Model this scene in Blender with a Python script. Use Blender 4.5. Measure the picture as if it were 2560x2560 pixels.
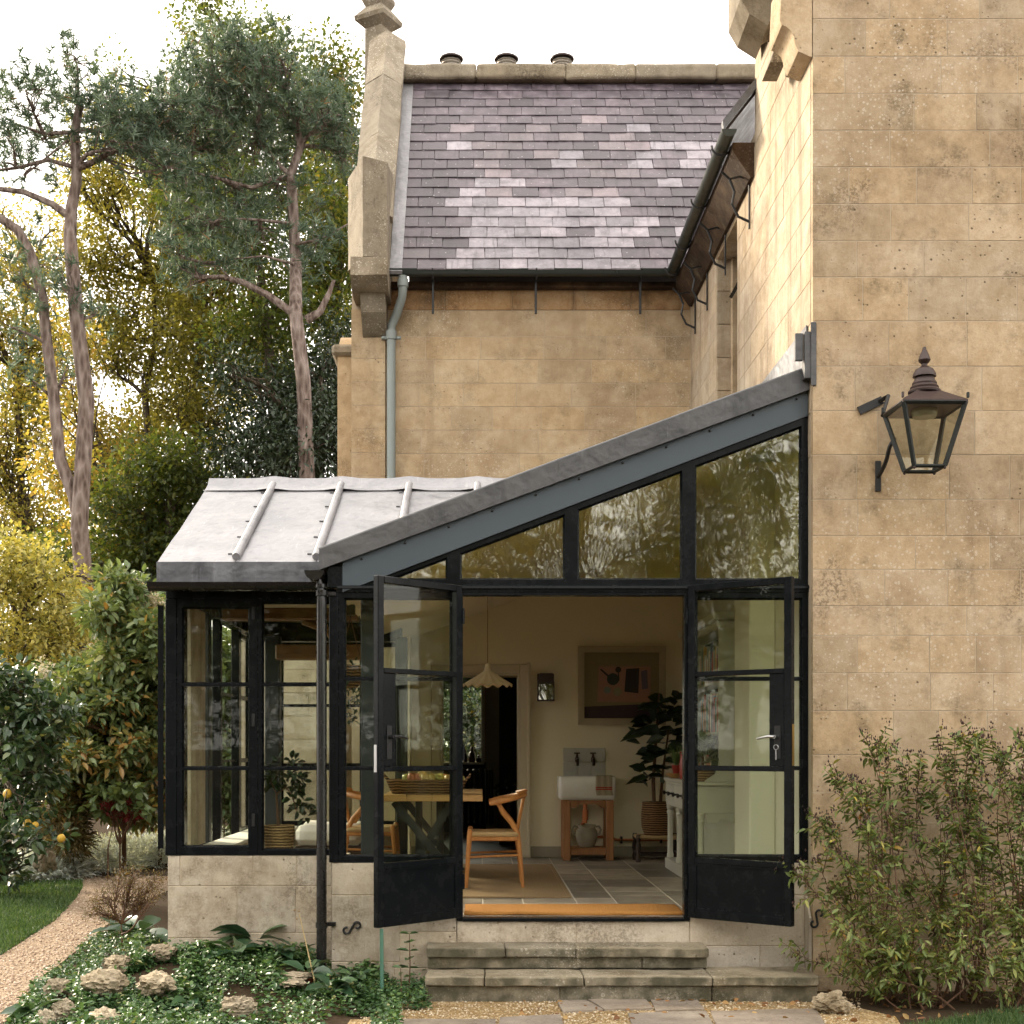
import bpy, bmesh, math, random
import numpy as np
from mathutils import Vector, Matrix

for _o in list(bpy.data.objects):
    bpy.data.objects.remove(_o, do_unlink=True)
scene = bpy.context.scene
COL = scene.collection
R = math.radians

# ------------------------------------------------------------------ camera
F, CX, HY, ZE = 3500.0, 1203.0, 1870.0, 1.13      # focal length / principal point in a 2560 px frame, eye height over the room floor
GZ = -0.46                                         # garden level below the room floor
cam_data = bpy.data.cameras.new('camera')
cam_data.sensor_width = 36.0
cam_data.lens = 36.0 * F / 2560.0
cam_data.shift_x = (1280.0 - CX) / 2560.0
cam_data.shift_y = (HY - 1280.0) / 2560.0
cam_data.clip_start = 0.1
cam_data.clip_end = 2000.0
cam = bpy.data.objects.new('camera', cam_data)
cam.location = (0.0, 0.0, ZE)
cam.rotation_euler = (R(90), 0, 0)
COL.objects.link(cam)
scene.camera = cam

# ------------------------------------------------------------------ sky and sun
SUN_AZ, SUN_EL = -46.0, 25.0                       # degrees left of the view axis, height
sd = Vector((math.sin(R(SUN_AZ)) * math.cos(R(SUN_EL)), math.cos(R(SUN_AZ)) * math.cos(R(SUN_EL)), math.sin(R(SUN_EL))))
world = bpy.data.worlds.new('World')
scene.world = world
world.use_nodes = True
wn = world.node_tree
wn.nodes.clear()
w_out = wn.nodes.new('ShaderNodeOutputWorld')
w_bg = wn.nodes.new('ShaderNodeBackground')
w_sky = wn.nodes.new('ShaderNodeTexSky')
w_sky.sky_type = 'NISHITA'
w_sky.sun_disc = False
w_sky.sun_elevation = R(SUN_EL)
w_sky.sun_rotation = R(SUN_AZ)
w_sky.dust_density = 3.0
w_mix = wn.nodes.new('ShaderNodeMix')
w_mix.data_type = 'RGBA'
w_mix.inputs['Factor'].default_value = 0.85          # thin bright overcast over the clear sky
w_mix.inputs['B'].default_value = (11.0, 10.35, 9.4, 1)
wn.links.new(w_sky.outputs['Color'], w_mix.inputs['A'])
wn.links.new(w_mix.outputs['Result'], w_bg.inputs['Color'])
w_bg.inputs['Strength'].default_value = 0.1
wn.links.new(w_bg.outputs['Background'], w_out.inputs['Surface'])

sun_data = bpy.data.lights.new('sun', 'SUN')
sun_data.energy = 2.4
sun_data.angle = R(10)
sun_data.color = (1.0, 0.87, 0.68)
sun = bpy.data.objects.new('sun', sun_data)
sun.rotation_euler = (-sd).to_track_quat('-Z', 'Y').to_euler()
sun.location = sd * 60
COL.objects.link(sun)

scene.view_settings.view_transform = 'Standard'
scene.view_settings.look = 'None'
scene.view_settings.exposure = 1.7
scene.view_settings.gamma = 1.0
scene.view_settings.use_curve_mapping = False
scene.render.engine = 'CYCLES'
scene.cycles.use_denoising = True
scene.cycles.use_adaptive_sampling = True
scene.cycles.adaptive_threshold = 0.035
scene.cycles.max_bounces = 8
scene.cycles.diffuse_bounces = 4
scene.cycles.glossy_bounces = 4
scene.cycles.transmission_bounces = 4
scene.cycles.transparent_max_bounces = 16
scene.cycles.caustics_reflective = False
scene.cycles.caustics_refractive = False

# ------------------------------------------------------------------ helpers
def P(px, py, Y):
    """photo pixel (2560 frame) at depth Y -> world point"""
    return Vector(((px - CX) * Y / F, Y, ZE - (py - HY) * Y / F))
def XA(px, Y): return (px - CX) * Y / F
def ZA(py, Y): return ZE - (py - HY) * Y / F
def GP(px, py, z=GZ):
    Y = (ZE - z) * F / (py - HY)
    return ((px - CX) * Y / F, Y)

BASE = {}
def tag(o, label=None, cat=None, group=None, kind=None):
    if label: o['label'] = label
    if cat: o['category'] = cat
    if group: o['group'] = group
    if kind: o['kind'] = kind
    return o
def thing(name, label, cat, loc=(0, 0, 0), group=None, kind=None):
    o = bpy.data.objects.new(name, None)
    o.empty_display_size = 0.1
    o.location = loc
    COL.objects.link(o)
    BASE[o.name] = Vector(loc)
    return tag(o, label, cat, group, kind)
def attach(o, parent):
    if parent is not None:
        o.parent = parent
        b = BASE.get(parent.name)
        if b is not None:
            o.matrix_parent_inverse = Matrix.Translation(-b)
        elif parent.type == 'MESH' and parent.location.length > 0 and not parent.get('localkids'):
            o.matrix_parent_inverse = Matrix.Translation(-parent.location)
    return o
def mobj(name, mesh, mat, parent=None, loc=None, rot=None):
    o = bpy.data.objects.new(name, mesh)
    COL.objects.link(o)
    if mat is not None and len(mesh.materials) == 0:
        mesh.materials.append(mat)
    if loc is not None: o.location = loc
    if rot is not None: o.rotation_euler = rot
    return attach(o, parent)

class MB:
    """collects boxes, prisms, tubes and lathes into one mesh"""
    def __init__(s): s.v = []; s.f = []
    def add(s, vs, fs):
        n = len(s.v); s.v += [tuple(v) for v in vs]; s.f += [tuple(i + n for i in f) for f in fs]; return s
    def box(s, x0, x1, y0, y1, z0, z1):
        if x0 > x1: x0, x1 = x1, x0
        if y0 > y1: y0, y1 = y1, y0
        if z0 > z1: z0, z1 = z1, z0
        return s.add([(x0,y0,z0),(x1,y0,z0),(x1,y1,z0),(x0,y1,z0),(x0,y0,z1),(x1,y0,z1),(x1,y1,z1),(x0,y1,z1)],
                     [(0,3,2,1),(4,5,6,7),(0,1,5,4),(1,2,6,5),(2,3,7,6),(3,0,4,7)])
    def cbox(s, x0, x1, y0, y1, z0, z1, c=0.005):
        """box with chamfered edges"""
        X = (min(x0,x1), max(x0,x1)); Y = (min(y0,y1), max(y0,y1)); Z = (min(z0,z1), max(z0,z1))
        c = min(c, (X[1]-X[0])*.45, (Y[1]-Y[0])*.45, (Z[1]-Z[0])*.45)
        vs = []; idx = {}
        for i in (0,1):
            for j in (0,1):
                for k in (0,1):
                    sx, sy, sz = (1,-1)[i], (1,-1)[j], (1,-1)[k]
                    for a in range(3):
                        p = [X[i]+sx*c, Y[j]+sy*c, Z[k]+sz*c]
                        p[a] = (X[i], Y[j], Z[k])[a]
                        idx[(i,j,k,a)] = len(vs); vs.append(tuple(p))
        fs = []
        for a in range(3):
            b, d = [q for q in range(3) if q != a]
            for e in (0,1):
                q = []
                for (m, n) in ((0,0),(1,0),(1,1),(0,1)):
                    key = [0,0,0]; key[a]=e; key[b]=m; key[d]=n
                    q.append(idx[(key[0],key[1],key[2],a)])
                fs.append(q)
        for a in range(3):          # edges along axis a
            b, d = [q for q in range(3) if q != a]
            for m in (0,1):
                for n in (0,1):
                    k0=[0,0,0]; k0[b]=m; k0[d]=n; k1=list(k0); k0[a]=0; k1[a]=1
                    fs.append([idx[tuple(k0)+(b,)], idx[tuple(k1)+(b,)], idx[tuple(k1)+(d,)], idx[tuple(k0)+(d,)]])
        for i in (0,1):
            for j in (0,1):
                for k in (0,1):
                    fs.append([idx[(i,j,k,0)], idx[(i,j,k,1)], idx[(i,j,k,2)]])
        return s.add(vs, fs)
    def prism(s, poly, a0, a1, axis='y'):
        """poly: 2D points; axis y -> (x,z), axis x -> (y,z), axis z -> (x,y)"""
        n = len(poly)
        def mk(p, a):
            return {'y': (p[0], a, p[1]), 'x': (a, p[0], p[1]), 'z': (p[0], p[1], a)}[axis]
        vs = [mk(p, a0) for p in poly] + [mk(p, a1) for p in poly]
        fs = [tuple(range(n)), tuple(range(2*n-1, n-1, -1))]
        for i in range(n):
            j = (i+1) % n
            fs.append((i, i+n, j+n, j))
        return s.add(vs, fs)
    def ring(s, poly, ins, a0, a1, axis='y'):
        """frame: a convex polygon with an inset hole; ins = width or list per edge"""
        n = len(poly)
        if not isinstance(ins, (list, tuple)): ins = [ins]*n
        inner = inset(poly, ins)
        def mk(p, a):
            return {'y': (p[0], a, p[1]), 'x': (a, p[0], p[1]), 'z': (p[0], p[1], a)}[axis]
        vs = [mk(p,a0) for p in poly]+[mk(p,a0) for p in inner]+[mk(p,a1) for p in poly]+[mk(p,a1) for p in inner]
        fs = []
        for i in range(n):
            j = (i+1) % n
            fs += [(i,j,j+n,i+n), (i+2*n,i+3*n,j+3*n,j+2*n), (i,i+2*n,j+2*n,j), (i+n,j+n,j+3*n,i+3*n)]
        return s.add(vs, fs)
    def tube(s, pts, r, seg=8, cap=True, sq=1.0):
        pts = [Vector(p) for p in pts]; n = len(pts)
        rs = list(r) if isinstance(r, (list, tuple)) else [r]*n
        vs = []; prev = None
        for i, p in enumerate(pts):
            t = (pts[min(i+1,n-1)] - pts[max(i-1,0)])
            if t.length < 1e-9: t = Vector((0,0,1))
            t.normalize()
            if prev is None:
                u = t.cross(Vector((0,0,1)) if abs(t.z) < .9 else Vector((0,1,0)))
            else:
                u = prev - t*prev.dot(t)
                if u.length < 1e-6: u = t.orthogonal()
            u.normalize(); prev = u; w = t.cross(u)
            for k in range(seg):
                a = 2*math.pi*k/seg
                vs.append(p + (u*math.cos(a) + w*math.sin(a)*sq)*rs[i])
        fs = []
        for i in range(n-1):
            for k in range(seg):
                k2 = (k+1) % seg
                fs.append((i*seg+k, i*seg+k2, (i+1)*seg+k2, (i+1)*seg+k))
        if cap:
            fs.append(tuple(range(seg-1,-1,-1))); fs.append(tuple((n-1)*seg+k for k in range(seg)))
        return s.add(vs, fs)
    def lathe(s, prof, c=(0,0,0), seg=20, caps=True, phase=0.0):
        vs = []
        for (r, z) in prof:
            for k in range(seg):
                a = 2*math.pi*k/seg + phase
                vs.append((c[0]+r*math.cos(a), c[1]+r*math.sin(a), c[2]+z))
        fs = []; n = len(prof)
        for i in range(n-1):
            for k in range(seg):
                k2 = (k+1) % seg
                fs.append((i*seg+k, i*seg+k2, (i+1)*seg+k2, (i+1)*seg+k))
        if caps:
            fs.append(tuple(range(seg-1,-1,-1))); fs.append(tuple((n-1)*seg+k for k in range(seg)))
        return s.add(vs, fs)
    def mesh(s, name, smooth=False, angle=35):
        me = bpy.data.meshes.new(name)
        me.from_pydata(s.v, [], s.f)
        bm = bmesh.new(); bm.from_mesh(me); bmesh.ops.recalc_face_normals(bm, faces=bm.faces); bm.to_mesh(me); bm.free()
        if smooth:
            me.shade_smooth(); me.set_sharp_from_angle(angle=R(angle))
        me.update()
        return me
    def build(s, name, mat, parent=None, smooth=False, angle=35, loc=None, rot=None):
        return mobj(name, s.mesh(name, smooth, angle), mat, parent, loc, rot)

def inset(poly, ins):
    n = len(poly)
    area = sum(poly[i][0]*poly[(i+1)%n][1]-poly[(i+1)%n][0]*poly[i][1] for i in range(n))
    sg = 1 if area > 0 else -1
    L = []
    for i in range(n):
        a = Vector(poly[i][:2]); b = Vector(poly[(i+1)%n][:2]); d = (b-a).normalized()
        nn = Vector((-d.y, d.x))*sg
        L.append((a+nn*ins[i], d))
    out = []
    for i in range(n):
        p, d = L[i-1]; q, e = L[i]
        cr = d.x*e.y-d.y*e.x
        t = ((q-p).x*e.y-(q-p).y*e.x)/cr
        r = p+d*t; out.append((r.x, r.y))
    return out

def noisy_mesh(name, mb, amt, scale, seed=0, smooth=True, angle=60, sub=0):
    """mesh from MB, subdivided and roughened by noise"""
    from mathutils import noise
    me = mb.mesh(name)
    bm = bmesh.new(); bm.from_mesh(me)
    bmesh.ops.remove_doubles(bm, verts=bm.verts, dist=1e-5)
    if sub: bmesh.ops.subdivide_edges(bm, edges=bm.edges, cuts=sub, use_grid_fill=True)
    off = Vector((seed*7.3, seed*3.1, seed*1.7))
    for v in bm.verts:
        v.co += noise.noise_vector((v.co*scale)+off)*amt
    bmesh.ops.recalc_face_normals(bm, faces=bm.faces)
    bm.to_mesh(me); bm.free()
    if smooth: me.shade_smooth(); me.set_sharp_from_angle(angle=R(angle))
    return me
def copy_tree(o, loc, rotz=None, label=None):
    def cp(x, par):
        c = x.copy(); COL.objects.link(c); c.parent = par
        for ch in x.children: cp(ch, c)
        return c
    r = cp(o, None); r.location = loc
    if rotz is not None: r.rotation_euler = (0, 0, rotz)
    if label: r['label'] = label
    return r
# ------------------------------------------------------------------ materials
class Mat:
    def __init__(s, name):
        s.m = bpy.data.materials.new(name); s.m.use_nodes = True
        s.t = s.m.node_tree; s.t.nodes.clear()
        s.out = s.t.nodes.new('ShaderNodeOutputMaterial')
    def set(s, sock, v):
        if isinstance(v, bpy.types.NodeSocket): s.t.links.new(v, sock)
        elif isinstance(v, (tuple, list)) and len(v) == 3 and sock.type == 'RGBA': sock.default_value = (*v, 1)
        else: sock.default_value = v
    def n(s, typ, props=None, **ins):
        nd = s.t.nodes.new('ShaderNode'+typ)
        for k, v in (props or {}).items(): setattr(nd, k, v)
        for k, v in ins.items():
            s.set(nd.inputs[k.replace('_', ' ')], v)
        return nd
    def pos(s, obj=False, scale=(1,1,1)):
        src = s.n('TexCoord').outputs['Object'] if obj else s.n('NewGeometry').outputs['Position']
        if scale == (1,1,1): return src
        return s.n('Mapping', Vector=src, Scale=scale).outputs['Vector']
    def noise(s, vec, scale, detail=5, rough=.55, dist=0.0):
        return s.n('TexNoise', Vector=vec, Scale=scale, Detail=detail, Roughness=rough, Distortion=dist).outputs['Fac']
    def vor(s, vec, scale, feature='F1', rnd=1.0):
        return s.n('TexVoronoi', {'feature': feature}, Vector=vec, Scale=scale, Randomness=rnd)
    def ramp(s, fac, stops, interp='LINEAR'):
        nd = s.n('ValToRGB', Fac=fac); cr = nd.color_ramp; cr.interpolation = interp
        while len(cr.elements) < len(stops): cr.elements.new(0.5)
        for e, (p, c) in zip(cr.elements, stops):
            e.position = p; e.color = (*c, 1) if not isinstance(c, (int, float)) else (c, c, c, 1)
        return nd.outputs['Color']
    def mix(s, fac, a, b, mode='MIX'):
        nd = s.n('Mix', {'data_type': 'RGBA', 'blend_type': mode})
        s.set(nd.inputs['Factor'], fac); s.set(nd.inputs['A'], a); s.set(nd.inputs['B'], b)
        return nd.outputs['Result']
    def math(s, op, a, b=0.0, c=None):
        nd = s.n('Math', {'operation': op}); s.set(nd.inputs[0], a); s.set(nd.inputs[1], b)
        if c is not None: s.set(nd.inputs[2], c)
        return nd.outputs[0]
    def sstep(s, v, lo, hi, a=0.0, b=1.0):
        nd = s.n('MapRange', {'interpolation_type': 'SMOOTHSTEP'}, Value=v)
        nd.inputs['From Min'].default_value = lo; nd.inputs['From Max'].default_value = hi
        nd.inputs['To Min'].default_value = a; nd.inputs['To Max'].default_value = b
        return nd.outputs['Result']
    def rnd(s): return s.n('ObjectInfo').outputs['Random']
    def bump(s, h, strength=.3, dist=.01, normal=None):
        nd = s.n('Bump', Strength=strength, Distance=dist, Height=h)
        if normal is not None: s.set(nd.inputs['Normal'], normal)
        return nd.outputs['Normal']
    def pbr(s, color, rough=.6, metal=0.0, normal=None, spec=.5):
        nd = s.n('BsdfPrincipled', Base_Color=color, Roughness=rough, Metallic=metal)
        nd.inputs['Specular IOR Level'].default_value = spec
        if normal is not None: s.set(nd.inputs['Normal'], normal)
        s.t.links.new(nd.outputs[0], s.out.inputs['Surface'])
        return s.m

def stone_mat(name, dark, mid, light, lichen=.5, stain=.5, pits=.6, perblock=.10, streak=.35):
    M = Mat(name); p = M.pos(); rn = M.rnd()
    big = M.noise(p, 1.1, 4); med = M.noise(p, 6.0, 6, .6); fine = M.noise(p, 70.0, 4, .7)
    f = M.math('ADD', M.math('MULTIPLY', big, .45), M.math('ADD', M.math('MULTIPLY', med, .35), M.math('MULTIPLY', M.noise(p, 19, 5, .7), .22)))
    col = M.ramp(f, [(.36, dark), (.5, mid), (.68, light)])
    # each block has its own shade of the same stone
    col = M.mix(1.0, col, M.ramp(rn, [(0, (1-perblock, 1-perblock, 1-perblock*1.05)), (.4, (.98,.96,.95)), (.7, (1.04,1.0,.93)), (1, (1+perblock*.6, 1+perblock*.6, 1+perblock*.7))]), 'MULTIPLY')
    col = M.mix(M.math('MULTIPLY', M.sstep(fine, .45, .7), .30), col, dark)
    # tooling: fine upright strokes
    tool = M.noise(M.pos(scale=(140, 140, 9)), 1.0, 2, .5)
    col = M.mix(M.math('MULTIPLY', M.sstep(tool, .55, .75), .20), col, light)
    # rain streaks
    stv = M.noise(M.pos(scale=(5.5, 5.5, .32)), 1.0, 5, .6)
    col = M.mix(M.math('MULTIPLY', M.sstep(stv, .52, .74), streak), col, (dark[0]*.62, dark[1]*.58, dark[2]*.55))
    col = M.mix(M.math('MULTIPLY', M.sstep(M.noise(p, 3.4, 8, .72), .50, .66), .35), col, light)
    stain_m = M.math('MULTIPLY', M.sstep(M.noise(p, 2.3, 7, .68), .52, .70), M.sstep(fine, .25, .6))
    col = M.mix(M.math('MULTIPLY', stain_m, stain), col, (.13,.10,.06))
    m2 = M.math('MULTIPLY', M.sstep(M.noise(p, 1.25, 6, .7, .4), .50, .66), M.sstep(M.noise(p, 48, 4, .75), .42, .60))
    col = M.mix(M.math('MULTIPLY', m2, stain*.85), col, (dark[0]*.42, dark[1]*.40, dark[2]*.38))
    # lichen: pale rosettes
    area = M.sstep(M.noise(p, 0.9, 5, .65), .47, .60)
    hgt = fine
    for sc, r, am in ((21.0, .26, .6), (38.0, .32, .7), (75., .38, .7)):
        v = M.vor(p, sc)
        d = M.math('DIVIDE', v.outputs['Distance'], M.math('ADD', .25, M.n('SeparateColor', Color=v.outputs['Color']).outputs['Red']))
        keep = M.sstep(M.n('SeparateColor', Color=v.outputs['Color']).outputs['Green'], .52, .56)
        disc = M.sstep(d, r, r*.72)
        ring = M.math('MULTIPLY', disc, M.sstep(d, r*.35, r*.75, .35, 1.0))
        a = M.math('MULTIPLY', M.math('MULTIPLY', ring, keep), M.math('MULTIPLY', area, am*lichen))
        col = M.mix(a, col, (.68, .62, .54))
    # pits
    v = M.vor(p, 34.0)
    pk = M.math('MULTIPLY', M.sstep(M.math('DIVIDE', v.outputs['Distance'], M.math('ADD', .35, M.n('SeparateColor', Color=v.outputs['Color']).outputs['Red'])), .26, .10), M.math('MULTIPLY', M.sstep(M.n('SeparateColor', Color=v.outputs['Color']).outputs['Blue'], .76, .80), M.sstep(M.noise(p, 1.7, 4), .46, .60)))
    col = M.mix(M.math('MULTIPLY', pk, pits), col, (.05,.035,.02))
    h = M.math('SUBTRACT', M.math('ADD', M.math('MULTIPLY', fine, .4), M.math('MULTIPLY', med, .8)), M.math('MULTIPLY', pk, 1.2))
    return M.pbr(col, .9, 0, M.bump(h, .55, .012), .2)

STONE = stone_mat('stone_ashlar', (.25,.178,.108), (.41,.308,.198), (.55,.445,.325), lichen=.75, streak=.30, pits=.7, stain=.8, perblock=.14)
STONE_REAR = stone_mat('stone_ashlar_rear', (.31,.22,.13), (.43,.325,.205), (.55,.45,.32), lichen=.7, streak=.25, stain=.55, perblock=.12)
STONE_RET = stone_mat('stone_ashlar_return', (.25,.185,.12), (.40,.32,.23), (.52,.45,.35), lichen=.5, streak=.75)
STONE_PALE = stone_mat('stone_plinth', (.30,.25,.185), (.46,.40,.32), (.58,.53,.45), lichen=.35, stain=.7, streak=.4, perblock=.16)
STONE_GREY = stone_mat('stone_coping', (.15,.125,.095), (.24,.205,.155), (.33,.29,.225), lichen=.8, stain=.9, streak=.45)
STONE_STEP = stone_mat('stone_step', (.11,.10,.07), (.24,.21,.155), (.35,.31,.245), lichen=.9, stain=1.0, streak=.4)
_m = STONE_STEP; _t = _m.node_tree; _b = [n for n in _t.nodes if n.type == 'BSDF_PRINCIPLED'][0]
_g = _t.nodes.new('ShaderNodeNewGeometry'); _s = _t.nodes.new('ShaderNodeSeparateXYZ'); _t.links.new(_g.outputs['True Normal'], _s.inputs[0])
_r = _t.nodes.new('ShaderNodeMapRange'); _r.inputs['From Min'].default_value = -.2; _r.inputs['From Max'].default_value = -.9; _t.links.new(_s.outputs['Y'], _r.inputs['Value'])
_n = _t.nodes.new('ShaderNodeTexNoise'); _n.inputs['Scale'].default_value = 9; _n.inputs['Detail'].default_value = 6; _t.links.new(_g.outputs['Position'], _n.inputs['Vector'])
_q = _t.nodes.new('ShaderNodeMapRange'); _q.inputs['From Min'].default_value = .3; _q.inputs['From Max'].default_value = .62; _q.inputs['To Max'].default_value = .85; _t.links.new(_n.outputs['Fac'], _q.inputs['Value'])
_k = _t.nodes.new('ShaderNodeMath'); _k.operation = 'MULTIPLY'; _t.links.new(_r.outputs[0], _k.inputs[0]); _t.links.new(_q.outputs[0], _k.inputs[1])
_x = _t.nodes.new('ShaderNodeMix'); _x.data_type = 'RGBA'; _t.links.new(_k.outputs[0], _x.inputs['Factor']); _x.inputs['B'].default_value = (.050,.048,.030,1)   # algae on the upright faces
_t.links.new(_b.inputs['Base Color'].links[0].from_socket, _x.inputs['A']); _t.links.new(_x.outputs['Result'], _b.inputs['Base Color'])
STONE_ROCK = stone_mat('rockery_stone', (.14,.11,.07), (.31,.26,.185), (.45,.39,.30), lichen=.3, stain=1.0)
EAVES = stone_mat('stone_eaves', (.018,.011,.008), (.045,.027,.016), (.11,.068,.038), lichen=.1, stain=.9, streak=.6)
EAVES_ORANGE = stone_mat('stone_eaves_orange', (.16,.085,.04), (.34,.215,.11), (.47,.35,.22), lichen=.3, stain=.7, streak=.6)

def simple(name, col, rough=.6, metal=0.0, nscale=0, namt=.0, bump=0.0, spec=.5, obj=False):
    M = Mat(name); c = col; nrm = None
    if nscale:
        nz = M.noise(M.pos(obj), nscale, 5, .6)
        c = M.mix(M.math('MULTIPLY', nz, namt), col, tuple(x*.35 for x in col))
        if bump: nrm = M.bump(nz, bump, .01)
    return M.pbr(c, rough, metal, nrm, spec)
MORTAR = simple('mortar', (.56,.46,.34), .95, 0, 2.5, .75, .3, .1)
CORE = simple('wall_core', (.30,.23,.15), .95, 0, 10, .3, 0, .1)
def paint_mat(name, col, rough, spec=.4):
    M = Mat(name); p = M.pos()
    nz = M.noise(p, 9, 6, .7)
    c = M.mix(M.math('MULTIPLY', M.sstep(nz, .5, .8), .2), col, tuple(min(1, x*1.5+.003) for x in col))
    return M.pbr(c, M.sstep(nz, .3, .7, rough-.08, rough+.12), 0, M.bump(M.noise(p, 160, 2), .05, .002), spec)
BLACK = paint_mat('black_paint', (.005,.0062,.0075), .22, .13)
BLACKPIPE = paint_mat('black_pipe', (.010,.009,.009), .22)
FASCIA = paint_mat('blue_grey_paint', (.050,.066,.080), .42)
GREENPIPE = paint_mat('grey_green_paint', (.235,.27,.265), .5)
GUTTER = paint_mat('dark_green_gutter', (.020,.026,.022), .35)
IRON = paint_mat('iron', (.012,.012,.013), .45)
def lead_mat(name, base, dark, metal=.45):
    M = Mat(name); p = M.pos()
    nz = M.noise(p, 2.6, 7, .7, .6); st = M.noise(M.pos(scale=(14,14,1.2)), 1.0, 5, .6)
    c = M.ramp(nz, [(.30, dark), (.52, base), (.75, tuple(min(1, x*1.22) for x in base))])
    c = M.mix(M.math('MULTIPLY', M.sstep(st, .5, .75), .55), c, dark)
    c = M.mix(M.math('MULTIPLY', M.sstep(M.noise(M.pos(scale=(30,6,2)), 1.0, 5, .7), .58, .72), .35), c, tuple(min(.8,x*1.9) for x in base))
    return M.pbr(c, M.sstep(nz, .3, .7, .38, .58), metal, M.bump(M.math('ADD', M.noise(p, 3.5, 3), M.math('MULTIPLY', M.noise(p, 14, 3), .35)), .45, .03), .5)
LEAD = lead_mat('lead_sheet', (.29,.285,.30), (.19,.19,.205))
LEAD_DARK = lead_mat('lead_verge', (.075,.075,.078), (.032,.033,.037), .2)
LEAD_EAVE = lead_mat('lead_eave', (.15,.155,.17), (.07,.073,.085))
def slate_mat(name, a, b, c3):
    M = Mat(name); p = M.pos(); rn = M.rnd()
    nz = M.noise(p, 7, 6, .65); st = M.noise(M.pos(scale=(26, 3, 3)), 1.0, 4, .6)
    col = M.ramp(nz, [(.32, a), (.52, b), (.72, c3)])
    col = M.mix(1, col, M.ramp(rn, [(0, (.70,.68,.70)), (.5, (1,.97,1)), (1, (1.25,1.18,1.2))]), 'MULTIPLY')
    col = M.mix(M.math('MULTIPLY', M.sstep(st, .54, .72), .45), col, tuple(x*.45 for x in a))
    col = M.mix(1, col, M.ramp(M.noise(M.pos(scale=(1,.5,.5)), 1.5, 6, .65), [(.3,(.55,.54,.56)),(.5,(.95,.95,.95)),(.7,(1.2,1.2,1.2))]), 'MULTIPLY')
    v = M.vor(p, 22); ln = M.math('MULTIPLY', M.sstep(v.outputs['Distance'], .22, .12), M.sstep(M.n('SeparateColor', Color=v.outputs['Color']).outputs['Red'], .78, .8))
    col = M.mix(M.math('MULTIPLY', ln, .55), col, (.45,.42,.42))
    return M.pbr(col, M.sstep(nz, .3, .7, .38, .6), 0, M.bump(M.noise(p, 30, 4, .7), .35, .006), .5)
SLATE = slate_mat('slate_purple', (.045,.036,.044), (.095,.078,.092), (.155,.135,.152))
SLATE_PALE = slate_mat('slate_silver', (.13,.115,.13), (.245,.228,.25), (.33,.31,.335))
SLATE_PINK = slate_mat('slate_pink', (.11,.088,.096), (.175,.148,.158), (.25,.215,.222))

def glass_mat(name, wav=.12, tint=(.93,.95,.91), sc=2.2, refl=.045):
    M = Mat(name); p = M.pos()
    h = M.noise(M.pos(scale=(1.0, 1.0, .45)), sc*2.2, 3, .5, .8)
    nrm = M.bump(h, wav, .05)
    fc = M.n('LayerWeight', Blend=.5, Normal=nrm).outputs['Facing']
    fr = M.math('MULTIPLY_ADD', M.math('POWER', fc, 5.0), .95, refl)
    tr = M.n('BsdfTransparent', Color=tint).outputs[0]
    gl = M.n('BsdfGlossy', Color=(1,1,1), Roughness=.02, Normal=nrm).outputs[0]
    ms = M.n('MixShader', Fac=fr); M.t.links.new(tr, ms.inputs[1]); M.t.links.new(gl, ms.inputs[2])
    M.t.links.new(ms.outputs[0], M.out.inputs['Surface'])
    return M.m
GLASS = glass_mat('window_glass', .012, (.93,.95,.90), 1.6, .016)
GLASS_OLD = glass_mat('hand_made_glass', .035, (.80,.80,.64), 1.8, .12)
GLASS_LAMP = glass_mat('lantern_glass', .05, (.86,.87,.80), 2.0, .10)

PLASTER = simple('cream_plaster', (.83,.745,.55), .92, 0, 5, .10, .15, .1)
PLASTER_W = simple('white_plaster', (.80,.77,.69), .92, 0, 5, .08, .1, .1)
CEIL = simple('ceiling_plaster', (.74,.66,.50), .92, 0, 4, .08, .1, .1)
TRIM = simple('cream_trim', (.62,.53,.38), .6, 0, 12, .15)
WHITEP = simple('white_painted_wood', (.60,.59,.50), .5, 0, 14, .15)
WHITES = simple('white_sill', (.74,.71,.64), .7, 0, 14, .15)
CERAMIC = simple('white_ceramic', (.80,.77,.73), .12, 0, 3, .03)
def wood_mat(name, a, b, sc=(3, 30, 30), rough=.45, obj=True):
    M = Mat(name); nz = M.noise(M.pos(obj, sc), 1.0, 6, .6, .4)
    return M.pbr(M.ramp(nz, [(.3, a), (.7, b)]), rough, 0, M.bump(nz, .15, .003), .4)
OAK = wood_mat('oak', (.26,.105,.035), (.42,.19,.07), (30,30,3))
CHAIRWOOD = wood_mat('oiled_chair_wood', (.36,.14,.035), (.52,.235,.07), (12,12,5))
TABLEWOOD = wood_mat('table_top_wood', (.36,.20,.07), (.54,.33,.13), (3,30,30))
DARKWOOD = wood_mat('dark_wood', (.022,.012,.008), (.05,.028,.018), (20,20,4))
BEAMWOOD = wood_mat('brown_beam', (.13,.062,.022), (.24,.125,.05), (4,20,20))
BLUEBLACK = paint_mat('blue_black_paint', (.014,.02,.024), .5)
def weave_mat(name, a, b, sc=60, bump=.8):
    M = Mat(name); p = M.pos(True)
    w1 = M.n('TexWave', {'bands_direction': 'Z', 'wave_type': 'BANDS'}, Vector=p, Scale=sc, Distortion=2.5, Detail=2.0).outputs['Fac']
    n1 = M.noise(p, 55, 4, .6)
    f = M.math('ADD', M.math('MULTIPLY', w1, .6), M.math('MULTIPLY', n1, .4))
    return M.pbr(M.ramp(f, [(.25, a), (.75, b)]), .85, 0, M.bump(f, bump, .008), .2)
WICKER = weave_mat('wicker', (.030,.015,.008), (.27,.155,.07), 14, 1.0)
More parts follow.
